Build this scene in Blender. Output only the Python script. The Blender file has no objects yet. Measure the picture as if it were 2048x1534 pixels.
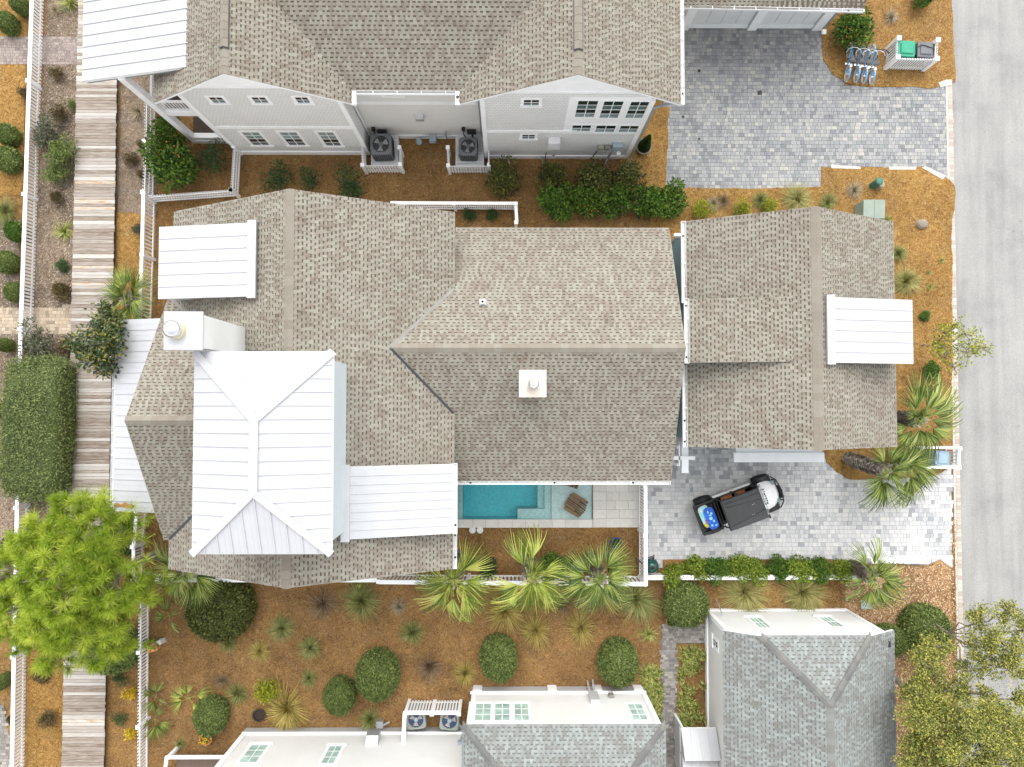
import bpy, math, random
from mathutils import Vector, Matrix, Euler, noise as mnoise
random.seed(7)
R = math.radians
C = bpy.context.scene.collection
sc = bpy.context.scene

# ------------------------------------------------------------------ camera, sky, sun, exposure
HC, FPX = 33.0, 1456.0                       # height of the drone, focal length in photo pixels
NAD = (1014.0, 815.0)                        # where straight down falls in the photo
cam = bpy.data.cameras.new('camera'); camo = bpy.data.objects.new('camera', cam); C.objects.link(camo)
cam.sensor_width = 36; cam.lens = FPX / 2048 * 36; cam.clip_end = 600; cam.clip_start = .5
_n = Vector((NAD[0]-1024, -(NAD[1]-767), -FPX)).normalized()
QR = _n.rotation_difference(Vector((0, 0, -1)))
camo.rotation_mode = 'QUATERNION'; camo.rotation_quaternion = QR; camo.location = (0, 0, HC)
sc.camera = camo

SUN_EL, SUN_AZ = 56, 3                      # weak sun through thin cloud, from the top of the picture
w = bpy.data.worlds.new('World'); sc.world = w; w.use_nodes = True
nt = w.node_tree; bg = nt.nodes['Background']
sk = nt.nodes.new('ShaderNodeTexSky'); sk.sky_type = 'NISHITA'; sk.sun_disc = False
sk.sun_elevation = R(SUN_EL); sk.sun_rotation = R(SUN_AZ); sk.dust_density = 2; sk.ozone_density = .6; sk.air_density = 1
hs = nt.nodes.new('ShaderNodeHueSaturation'); hs.inputs['Saturation'].default_value = .13
nt.links.new(sk.outputs[0], hs.inputs['Color']); nt.links.new(hs.outputs[0], bg.inputs[0])
bg.inputs[1].default_value = .15
sl = bpy.data.lights.new('sun', 'SUN'); sl.energy = .72; sl.angle = R(75); sl.color = (1, .965, .91)
so = bpy.data.objects.new('sun', sl); C.objects.link(so); so.location = (0, 0, 60)
_d = Vector((math.sin(R(SUN_AZ))*math.cos(R(SUN_EL)), math.cos(R(SUN_AZ))*math.cos(R(SUN_EL)), math.sin(R(SUN_EL))))
so.rotation_mode = 'QUATERNION'; so.rotation_quaternion = _d.to_track_quat('Z', 'Y')
vs = sc.view_settings; vs.view_transform = 'Standard'; vs.look = 'None'; vs.gamma = 1; vs.exposure = 1.5
sc.cycles.max_bounces = 5; sc.cycles.diffuse_bounces = 3; sc.cycles.transparent_max_bounces = 6

def W(u, v, z=0.0):                          # ground point seen at a photo pixel, at height z
    d = QR @ Vector((u-1024, -(v-767), -FPX)); t = (z-HC)/d.z
    return Vector((d.x*t, d.y*t, z))
def WY(u, v, Y):
    d = QR @ Vector((u-1024, -(v-767), -FPX)); t = Y/d.y
    return Vector((d.x*t, Y, HC+d.z*t))
def WX(u, v, X):
    d = QR @ Vector((u-1024, -(v-767), -FPX)); t = X/d.x
    return Vector((X, d.y*t, HC+d.z*t))
PXM = FPX/HC

# ------------------------------------------------------------------ materials
MAT = {}
def newmat(name):
    m = bpy.data.materials.new(name); m.use_nodes = True; MAT[name] = m
    return m, m.node_tree.nodes, m.node_tree.links, m.node_tree.nodes['Principled BSDF']
def ramp(N, stops, interp='LINEAR'):
    r = N.new('ShaderNodeValToRGB'); r.color_ramp.interpolation = interp
    e = r.color_ramp.elements
    while len(e) < len(stops): e.new(.5)
    for k, (p, c) in enumerate(stops): e[k].position = p; e[k].color = (*c, 1)
    return r
def coords(N, L, scale=(1, 1, 1), which='Object', world=False):
    tc = N.new('ShaderNodeTexCoord'); mp = N.new('ShaderNodeMapping'); mp.inputs['Scale'].default_value = scale
    if world:
        g = N.new('ShaderNodeNewGeometry'); L.new(g.outputs['Position'], mp.inputs['Vector'])
    else: L.new(tc.outputs[which], mp.inputs['Vector'])
    return mp.outputs[0]
def tex_noise(N, L, vec, scale, detail=3, rough=.6):
    n = N.new('ShaderNodeTexNoise'); n.inputs['Scale'].default_value = scale; n.inputs['Detail'].default_value = detail
    n.inputs['Roughness'].default_value = rough; L.new(vec, n.inputs['Vector']); return n.outputs['Fac']
def mixc(N, L, fac, a, b, mode='MIX'):
    m = N.new('ShaderNodeMix'); m.data_type = 'RGBA'; m.blend_type = mode
    if isinstance(fac, float): m.inputs[0].default_value = fac
    else: L.new(fac, m.inputs[0])
    for k, x in ((6, a), (7, b)):
        if isinstance(x, tuple): m.inputs[k].default_value = (*x, 1)
        else: L.new(x, m.inputs[k])
    return m.outputs[2]
def bump(N, L, P, h, strength, dist=.02):
    b = N.new('ShaderNodeBump'); b.inputs['Strength'].default_value = strength; b.inputs['Distance'].default_value = dist
    L.new(h, b.inputs['Height']); L.new(b.outputs[0], P.inputs['Normal'])
def plain(name, col, rough=.6, metal=0, var=.12, vs_=3.0, bmp=0, spec=.4):
    m, N, L, P = newmat(name)
    v = coords(N, L, world=True); n = tex_noise(N, L, v, vs_, 4)
    c2 = tuple(x*(1-var) for x in col); c3 = tuple(min(1, x*(1+var)) for x in col)
    r = ramp(N, [(.3, c2), (.7, c3)]); L.new(n, r.inputs[0]); L.new(r.outputs[0], P.inputs['Base Color'])
    P.inputs['Roughness'].default_value = rough; P.inputs['Metallic'].default_value = metal
    P.inputs['Specular IOR Level'].default_value = spec
    if bmp: bump(N, L, P, tex_noise(N, L, v, vs_*12, 3), bmp)
    return m
def tinted(name, stops, rough=.6, gran=.25, gscale=60, spec=.3, low=0, lowscale=.5, rnd=False, transl=0, bmp=0):
    """colour ramp over each piece's own tint, plus grain"""
    m, N, L, P = newmat(name)
    if rnd:
        a = N.new('ShaderNodeObjectInfo'); src = a.outputs['Random']
    else:
        a = N.new('ShaderNodeAttribute'); a.attribute_name = 'tint'; src = a.outputs['Fac']
    v = coords(N, L, world=True)
    if low:
        nl = tex_noise(N, L, v, lowscale, 3)
        ma = N.new('ShaderNodeMath'); ma.operation = 'MULTIPLY_ADD'; L.new(nl, ma.inputs[0]); ma.inputs[1].default_value = low
        mb = N.new('ShaderNodeMath'); mb.operation = 'SUBTRACT'; L.new(src, mb.inputs[0]); mb.inputs[1].default_value = low/2
        L.new(mb.outputs[0], ma.inputs[2]); src = ma.outputs[0]
    r = ramp(N, stops); L.new(src, r.inputs[0]); out = r.outputs[0]
    if gran:
        n = tex_noise(N, L, v, gscale, 2)
        rr = ramp(N, [(.25, (1-gran,)*3), (.75, (1+gran*.6,)*3)]); L.new(n, rr.inputs[0])
        out = mixc(N, L, 1.0, out, rr.outputs[0], 'MULTIPLY')
        if bmp: bump(N, L, P, n, bmp)
    L.new(out, P.inputs['Base Color']); P.inputs['Roughness'].default_value = rough
    P.inputs['Specular IOR Level'].default_value = spec
    if transl:
        t = N.new('ShaderNodeBsdfTranslucent'); L.new(out, t.inputs[0]); mx = N.new('ShaderNodeMixShader')
        mx.inputs[0].default_value = transl; L.new(P.outputs[0], mx.inputs[1]); L.new(t.outputs[0], mx.inputs[2])
        L.new(mx.outputs[0], N['Material Output'].inputs[0])
    return m
def litter(name, dark, mid, light, big=.35, fleck=(.5, .42, .3), fl=.72, straw=True):
    """pine straw or bark: fine strands, patches and pale flecks"""
    m, N, L, P = newmat(name)
    v = coords(N, L, world=True)
    wv = N.new('ShaderNodeTexNoise'); wv.inputs['Scale'].default_value = 3; L.new(v, wv.inputs['Vector'])
    vv = N.new('ShaderNodeVectorMath'); vv.operation = 'MULTIPLY_ADD'; L.new(wv.outputs['Color'], vv.inputs[0])
    vv.inputs[1].default_value = (.6, .6, 0); L.new(v, vv.inputs[2])
    n1 = tex_noise(N, L, vv.outputs[0], 11, 6, .78)
    n2 = tex_noise(N, L, v, .5, 7, .68)
    n3 = tex_noise(N, L, v, 34, 2, .7)
    mx = mixc(N, L, .42, n1, n3)
    r = ramp(N, [(.40, dark), (.5, mid), (.60, light)]); L.new(mx, r.inputs[0])
    rl = ramp(N, [(.32, (1-big,)*3), (.68, (1+big*.75,)*3)]); L.new(n2, rl.inputs[0])
    c = mixc(N, L, 1.0, r.outputs[0], rl.outputs[0], 'MULTIPLY')
    n6 = tex_noise(N, L, vv.outputs[0], 1.15, 5, .65); r6 = ramp(N, [(.5, (0, 0, 0)), (.66, (1, 1, 1))]); L.new(n6, r6.inputs[0])
    m6 = N.new('ShaderNodeMath'); m6.operation = 'MULTIPLY'; m6.inputs[1].default_value = .5; L.new(r6.outputs[0], m6.inputs[0])
    c = mixc(N, L, m6.outputs[0], c, mixc(N, L, 1.0, c, (.86, .98, 1.25), 'MULTIPLY'))
    vo = N.new('ShaderNodeTexVoronoi'); vo.inputs['Scale'].default_value = 5.5; L.new(vv.outputs[0], vo.inputs['Vector'])
    rf = ramp(N, [(.0, (1, 1, 1)), (.1, (1, 1, 1)), (.13, (0, 0, 0))]); L.new(vo.outputs['Distance'], rf.inputs[0])
    n4 = tex_noise(N, L, v, 2.1, 2); rg = ramp(N, [(fl-.06, (0, 0, 0)), (fl, (1, 1, 1))]); L.new(n4, rg.inputs[0])
    ff = N.new('ShaderNodeMath'); ff.operation = 'MULTIPLY'; L.new(rf.outputs[0], ff.inputs[0]); L.new(rg.outputs[0], ff.inputs[1])
    c = mixc(N, L, ff.outputs[0], c, fleck)
    L.new(c, P.inputs['Base Color']); P.inputs['Roughness'].default_value = .95; P.inputs['Specular IOR Level'].default_value = .1
    bump(N, L, P, mx, .9, .06)
    return m
def wood(name, stops, axis=0, gscale=9, rnd=True, rough=.85):
    m, N, L, P = newmat(name)
    oi = N.new('ShaderNodeObjectInfo'); s = [30, 30, 30]; s[axis] = 1.6
    v = coords(N, L, tuple(s), world=True)
    ad = N.new('ShaderNodeVectorMath'); ad.operation = 'ADD'; L.new(v, ad.inputs[0])
    cm = N.new('ShaderNodeCombineXYZ'); mu = N.new('ShaderNodeMath'); mu.operation = 'MULTIPLY'; mu.inputs[1].default_value = 90
    L.new(oi.outputs['Random'], mu.inputs[0]); L.new(mu.outputs[0], cm.inputs[0]); L.new(cm.outputs[0], ad.inputs[1])
    g = tex_noise(N, L, ad.outputs[0], 1.1, 5, .7)
    sm = N.new('ShaderNodeMath'); sm.operation = 'MULTIPLY_ADD'; L.new(g, sm.inputs[0]); sm.inputs[1].default_value = 1.3; sm.inputs[2].default_value = -.62
    pw = N.new('ShaderNodeMath'); pw.operation = 'POWER'; L.new(oi.outputs['Random'], pw.inputs[0]); pw.inputs[1].default_value = 2.2 if name == 'weathered_wood' else 1
    pm = N.new('ShaderNodeMath'); pm.operation = 'MULTIPLY_ADD'; L.new(pw.outputs[0], pm.inputs[0]); pm.inputs[1].default_value = .74 if name == 'weathered_wood' else 1; pm.inputs[2].default_value = .2 if name == 'weathered_wood' else 0
    s2 = N.new('ShaderNodeMath'); s2.operation = 'ADD'; L.new(sm.outputs[0], s2.inputs[0]); L.new(pm.outputs[0], s2.inputs[1])
    r = ramp(N, stops); L.new(s2.outputs[0], r.inputs[0]); L.new(r.outputs[0], P.inputs['Base Color'])
    P.inputs['Roughness'].default_value = rough; P.inputs['Specular IOR Level'].default_value = .2
    bump(N, L, P, g, .35)
    return m
def siding(name, col, pitch=.14, shingly=False, rough=.6):
    """painted lap boards or wall shingles: fine relief of the courses on a wall, dirt in soft patches"""
    m, N, L, P = newmat(name)
    g = N.new('ShaderNodeNewGeometry'); sp = N.new('ShaderNodeSeparateXYZ'); L.new(g.outputs['Position'], sp.inputs[0])
    dv = N.new('ShaderNodeMath'); dv.operation = 'DIVIDE'; L.new(sp.outputs[2], dv.inputs[0]); dv.inputs[1].default_value = pitch
    fr = N.new('ShaderNodeMath'); fr.operation = 'FRACT'; L.new(dv.outputs[0], fr.inputs[0])
    v = coords(N, L, world=True); n = tex_noise(N, L, v, .9, 4)
    c = tuple(x*.93 for x in col); r = ramp(N, [(.3, c), (.7, col)]); L.new(n, r.inputs[0]); out = r.outputs[0]
    rr = ramp(N, [(0, (.84,)*3), (.1, (.97,)*3), (.2, (1, 1, 1))]); L.new(fr.outputs[0], rr.inputs[0])
    out = mixc(N, L, 1.0, out, rr.outputs[0], 'MULTIPLY')
    if shingly:
        br = N.new('ShaderNodeTexBrick'); br.inputs['Scale'].default_value = 1; br.inputs['Mortar Size'].default_value = .016
        br.inputs['Brick Width'].default_value = .15; br.inputs['Row Height'].default_value = pitch; br.offset = .5
        br.inputs['Color1'].default_value = (1, 1, 1, 1); br.inputs['Color2'].default_value = (.95, .95, .945, 1); br.inputs['Mortar'].default_value = (.80, .80, .81, 1)
        cx = N.new('ShaderNodeCombineXYZ'); ad = N.new('ShaderNodeMath'); L.new(sp.outputs[0], ad.inputs[0]); L.new(sp.outputs[1], ad.inputs[1])
        wn = tex_noise(N, L, v, 5, 2); w2 = N.new('ShaderNodeMath'); w2.operation = 'MULTIPLY_ADD'; L.new(wn, w2.inputs[0]); w2.inputs[1].default_value = .09; L.new(ad.outputs[0], w2.inputs[2])
        L.new(w2.outputs[0], cx.inputs[0]); L.new(sp.outputs[2], cx.inputs[1]); L.new(cx.outputs[0], br.inputs['Vector'])
        out = mixc(N, L, 1.0, out, br.outputs[0], 'MULTIPLY')
    L.new(out, P.inputs['Base Color']); P.inputs['Roughness'].default_value = rough
    iv = N.new('ShaderNodeMath'); iv.operation = 'SUBTRACT'; iv.inputs[0].default_value = 1; L.new(fr.outputs[0], iv.inputs[1])
    bump(N, L, P, iv.outputs[0], .5, .02)
    return m

SH = [(0, (.082, .068, .052)), (.16, (.122, .104, .081)), (.3, (.196, .166, .134)), (.45, (.226, .199, .163)), (.6, (.249, .228, .190)), (.8, (.270, .260, .213)), (1, (.305, .285, .240))]
tinted('shingle_beige', SH, .9, .24, 45, .1, low=.2, lowscale=.45, bmp=.3)
SG = [(0, (.125, .125, .12)), (.16, (.15, .153, .147)), (.3, (.175, .172, .158)), (.5, (.205, .213, .202)), (.75, (.245, .266, .255)), (1, (.30, .325, .31))]
tinted('shingle_grey', SG, .9, .22, 45, .1, low=.2, lowscale=.45, bmp=.3)
plain('cart_white', (.78, .78, .77), .25, 0, .03, 2, spec=.6)
plain('cart_black', (.022, .023, .025), .3, 0, .15, 5, spec=.6)
plain('white_metal', (.44, .447, .462), .38, 0, .05, .9, spec=.5)
plain('white_paint', (.70, .705, .71), .5, 0, .05, 2)
plain('white_trim', (.86, .863, .865), .5, 0, .04, 2)
siding('siding_white', (.70, .695, .675), .13)
siding('siding_shingle', (.75, .75, .735), .16, True)
siding('siding_grey', (.72, .71, .685), .12)
siding('siding_teal', (.16, .25, .27), .15)
siding('siding_pale_blue', (.52, .58, .60), .15)
plain('teal_paint', (.17, .27, .29), .5)
litter('pine_straw', (.095, .045, .014), (.235, .130, .048), (.40, .25, .105), .4)
litter('orange_straw', (.12, .055, .014), (.275, .152, .045), (.42, .27, .10), .22, fl=.66)
litter('sandy_mulch', (.075, .05, .032), (.19, .142, .10), (.33, .265, .20), .35, fl=.56, fleck=(.55, .48, .4))
litter('bark_chips', (.10, .048, .02), (.29, .165, .082), (.50, .34, .20), .3, fl=.5, fleck=(.58, .44, .28))
def asphalt():
    m, N, L, P = newmat('asphalt'); v = coords(N, L, world=True)
    n = tex_noise(N, L, v, 38, 3, .8); r = ramp(N, [(.3, (.205, .203, .196)), (.5, (.287, .284, .274)), (.72, (.385, .38, .366))]); L.new(n, r.inputs[0])
    n2 = tex_noise(N, L, v, .55, 5, .6); r2 = ramp(N, [(.3, (.83, .83, .835)), (.5, (.98, .98, .98)), (.75, (1.08, 1.07, 1.055))]); L.new(n2, r2.inputs[0])
    c = mixc(N, L, 1.0, r.outputs[0], r2.outputs[0], 'MULTIPLY')
    v2 = coords(N, L, (2.2, .12, 1), world=True); n3 = tex_noise(N, L, v2, 1.2, 4); r3 = ramp(N, [(.35, (.89, .89, .89)), (.6, (1.04, 1.04, 1.04))]); L.new(n3, r3.inputs[0])
    c = mixc(N, L, 1.0, c, r3.outputs[0], 'MULTIPLY')
    vo = N.new('ShaderNodeTexVoronoi'); vo.inputs['Scale'].default_value = .9; L.new(v, vo.inputs['Vector'])
    rs = ramp(N, [(0, (.5, .5, .5)), (.055, (.8, .8, .8)), (.075, (1, 1, 1))]); L.new(vo.outputs['Distance'], rs.inputs[0])
    c = mixc(N, L, .6, c, mixc(N, L, 1.0, c, rs.outputs[0], 'MULTIPLY'))
    L.new(c, P.inputs['Base Color']); P.inputs['Roughness'].default_value = .92; P.inputs['Specular IOR Level'].default_value = .2; bump(N, L, P, n, .4)
asphalt()
PV = [(0, (.185, .19, .198)), (.25, (.235, .24, .247)), (.55, (.288, .29, .29)), (.8, (.33, .326, .315)), (1, (.385, .373, .34))]
tinted('paver_grey', PV, .85, .22, 30, .2, low=.22, lowscale=.3)
PVL = [(0, (.29, .30, .31)), (.2, (.42, .425, .43)), (.5, (.505, .505, .50)), (.8, (.54, .535, .525)), (1, (.58, .567, .54))]
tinted('paver_pale', PVL, .85, .16, 30, .2, low=.2, lowscale=.35)
tinted('paver_tan', [(0, (.26, .21, .16)), (.5, (.42, .34, .25)), (1, (.50, .42, .32))], .85, .18, 30, .2)
tinted('paver_pink', [(0, (.20, .165, .15)), (.5, (.28, .235, .215)), (1, (.36, .30, .26))], .85, .18, 30, .2)
tinted('paver_walk', [(0, (.15, .14, .13)), (.4, (.24, .225, .21)), (1, (.38, .35, .31))], .85, .2, 30, .2)
tinted('kerb_brick', [(0, (.38, .31, .26)), (.5, (.46, .395, .335)), (1, (.53, .48, .42))], .85, .15, 30, .2)
plain('concrete', (.46, .44, .40), .85, 0, .15, 4, .3)
plain('paving_joint', (.27, .265, .255), .95, 0, .2, 8)
plain('joint_sand', (.11, .105, .10), .95, 0, .3, 8)
plain('travertine', (.52, .48, .42), .7, 0, .1, 3)
tinted('travertine_slab', [(0, (.60, .575, .53)), (1, (.67, .645, .60))], .7, .1, 8, .3)
wood('weathered_wood', [(0, (.105, .074, .05)), (.16, (.20, .155, .12)), (.36, (.31, .27, .23)), (.6, (.395, .362, .325)), (.84, (.49, .468, .438)), (.95, (.47, .42, .36)), (1, (.40, .24, .10))], 0)
wood('dark_deck', [(0, (.05, .035, .028)), (.5, (.09, .065, .05)), (1, (.14, .10, .08))], 1)
wood('teak', [(0, (.12, .075, .045)), (.5, (.20, .13, .08)), (1, (.28, .20, .13))], 0)
plain('bark', (.24, .20, .165), .95, 0, .4, 12, .8)
tinted('palm_trunk', [(0, (.22, .18, .145)), (.5, (.44, .39, .33)), (1, (.66, .61, .54))], .95, .3, 30, .1)
def leaves(name, a, b, c, low=.35, rough=.55, transl=.12, spec=.25, ls=1.3):
    tinted(name, [(0, a), (.5, b), (1, c)], rough, .15, 25, spec, low=low, lowscale=ls, transl=transl)
leaves('leaf_box', (.06, .09, .02), (.165, .22, .058), (.30, .36, .12), .35, .55, .22)
leaves('leaf_hedge', (.055, .08, .024), (.155, .195, .06), (.29, .34, .125), .4, .55, .2)
leaves('leaf_green', (.022, .065, .01), (.075, .155, .02), (.19, .28, .04), .4)
leaves('leaf_lush', (.045, .09, .012), (.16, .24, .025), (.40, .44, .06), .45)
leaves('leaf_clip', (.03, .04, .008), (.085, .10, .022), (.16, .18, .045), .3)
leaves('leaf_dark', (.012, .034, .01), (.04, .085, .024), (.10, .16, .045), .35)
leaves('leaf_olive', (.03, .036, .01), (.085, .095, .024), (.20, .20, .05), .4)
leaves('leaf_yellow', (.09, .13, .012), (.26, .30, .02), (.48, .46, .04), .35)
leaves('leaf_gold', (.35, .2, .01), (.6, .42, .02), (.75, .62, .08), .35)
leaves('leaf_oak', (.075, .095, .02), (.205, .225, .05), (.46, .42, .09), .5, ls=.8)
leaves('leaf_magnolia', (.012, .03, .01), (.04, .075, .016), (.22, .20, .035), .35, .35, .05, .5)
leaves('leaf_brown', (.04, .025, .01), (.10, .07, .026), (.16, .13, .045), .35)
leaves('leaf_grey', (.04, .045, .025), (.10, .11, .065), (.2, .2, .13), .35)
leaves('needle', (.085, .155, .013), (.29, .40, .03), (.58, .64, .095), .45, .55, .25, ls=.9)
leaves('palm_green', (.025, .05, .011), (.11, .17, .032), (.38, .43, .11), .3, .45, .12, .35)
leaves('palm_yellow', (.05, .09, .014), (.20, .27, .034), (.52, .54, .13), .3, .45, .12, .35)
leaves('blade_green', (0.068, 0.088, 0.020), (0.203, 0.230, 0.061), (0.432, 0.405, 0.162), .3)
leaves('blade_gold', (0.135, 0.101, 0.020), (0.365, 0.284, 0.068), (0.675, 0.540, 0.189), .3)
leaves('blade_fountain', (.11, .12, .03), (.31, .29, .085), (.58, .51, .22), .3)
leaves('blade_brown', (0.074, 0.049, 0.024), (0.203, 0.135, 0.074), (0.392, 0.284, 0.176), .3)
leaves('blade_pale', (.16, .12, .07), (.36, .29, .18), (.55, .47, .33), .3)
leaves('blade_lily', (0.081, 0.121, 0.020), (0.270, 0.324, 0.068), (0.621, 0.567, 0.216), .3)
plain('orange_berry', (.55, .16, .02), .5, 0, .3, 20)
plain('black_plastic', (.014, .014, .015), .45, 0, .2, 5)
plain('dark_grey_plastic', (.04, .042, .046), .42, 0, .15, 5)
plain('grey_plastic', (.12, .125, .135), .5, 0, .12, 5)
plain('rubber', (.012, .012, .012), .9, 0, .3, 12)
plain('ac_grey', (.12, .128, .135), .5, 0, .1, 5)
plain('ac_pale', (.24, .26, .235), .5, 0, .1, 5)
plain('ac_dark', (.02, .022, .026), .5)
plain('ac_blue', (.02, .05, .13), .45)
plain('fan_metal', (.32, .32, .31), .45, .3)
plain('fan_pink', (.42, .37, .33), .5, .2)
plain('galvanised', (.42, .43, .44), .45, .6, .15, 4)
plain('aluminium', (.66, .67, .68), .3, .85, .12, 14)
plain('lead_grey', (.20, .19, .17), .6)
plain('downspout', (.26, .29, .31), .45, .2)
plain('utility_blue', (.30, .37, .42), .45)
plain('utility_tan', (.26, .27, .22), .6)
plain('bin_green', (.015, .26, .15), .4, 0, .12, 4)
plain('bin_dark_green', (.008, .10, .065), .45)
plain('bin_blue', (.26, .36, .44), .45)
plain('bike_blue', (.03, .32, .68), .35)
plain('tyre_white', (.56, .55, .52), .7)
plain('seat_brown', (.36, .12, .035), .55)
plain('board_blue', (.01, .10, .55), .35, 0, .5, 9)
plain('board_pale', (.26, .58, .62), .4, 0, .1, 5)
plain('cream_edge', (.62, .55, .34), .5)
plain('ball_yellow', (.65, .58, .03), .4)
plain('red_paint', (.5, .02, .06), .4)
plain('transformer_green', (.24, .285, .235), .55, 0, .1, 2)
plain('pedestal_green', (.045, .14, .105), .5)
plain('pedestal_tan', (.28, .25, .16), .6)
plain('kamado_green', (.008, .055, .045), .25, 0, .3, 25, spec=.6)
plain('glaze_blue', (.01, .03, .22), .2, spec=.6)
plain('terracotta', (.40, .15, .07), .8)
plain('orange_pot', (.62, .27, .10), .6, 0, .35, 14)
plain('stone_pot', (.24, .20, .16), .9, 0, .35, 14, .4)
plain('pale_ceramic', (.62, .62, .6), .4)
plain('light_blue', (.12, .38, .62), .4)
plain('soil', (.03, .02, .014), .95)
plain('rust', (.30, .11, .03), .9, 0, .4, 10)
def glass(name, col, rough=.06):
    m, N, L, P = newmat(name); v = coords(N, L, world=True)
    n = tex_noise(N, L, v, 1.2, 2); r = ramp(N, [(.35, tuple(x*.7 for x in col)), (.65, tuple(min(1, x*1.2) for x in col))]); L.new(n, r.inputs[0])
    L.new(r.outputs[0], P.inputs['Base Color']); P.inputs['Roughness'].default_value = rough; P.inputs['Specular IOR Level'].default_value = .6
glass('glass_dark', (.018, .028, .03)); glass('glass_blind', (.26, .33, .33)); glass('glass_green', (.40, .56, .50)); glass('glass_mid', (.10, .14, .14))
glass('windscreen', (.42, .50, .48))
def water():
    m, N, L, P = newmat('pool_water'); out = N['Material Output']
    tr = N.new('ShaderNodeBsdfTransparent'); gl = N.new('ShaderNodeBsdfGlossy'); gl.inputs['Roughness'].default_value = .03
    fz = N.new('ShaderNodeFresnel'); fz.inputs['IOR'].default_value = 1.33; mx = N.new('ShaderNodeMixShader')
    L.new(fz.outputs[0], mx.inputs[0]); L.new(tr.outputs[0], mx.inputs[1]); L.new(gl.outputs[0], mx.inputs[2]); L.new(mx.outputs[0], out.inputs['Surface'])
    v = coords(N, L, world=True); n = tex_noise(N, L, v, 4.5, 3); b = N.new('ShaderNodeBump'); b.inputs['Strength'].default_value = .25; b.inputs['Distance'].default_value = .03
    L.new(n, b.inputs['Height']); L.new(b.outputs[0], gl.inputs['Normal']); L.new(b.outputs[0], fz.inputs['Normal'])
    va = N.new('ShaderNodeVolumeAbsorption'); va.inputs['Color'].default_value = (.05, .86, .92, 1); va.inputs['Density'].default_value = .62; L.new(va.outputs[0], out.inputs['Volume'])
water()
plain('pool_finish', (.50, .80, .82), .7, 0, .12, 9)
plain('pool_plaster', (.62, .70, .67), .7, 0, .16, 9)

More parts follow.
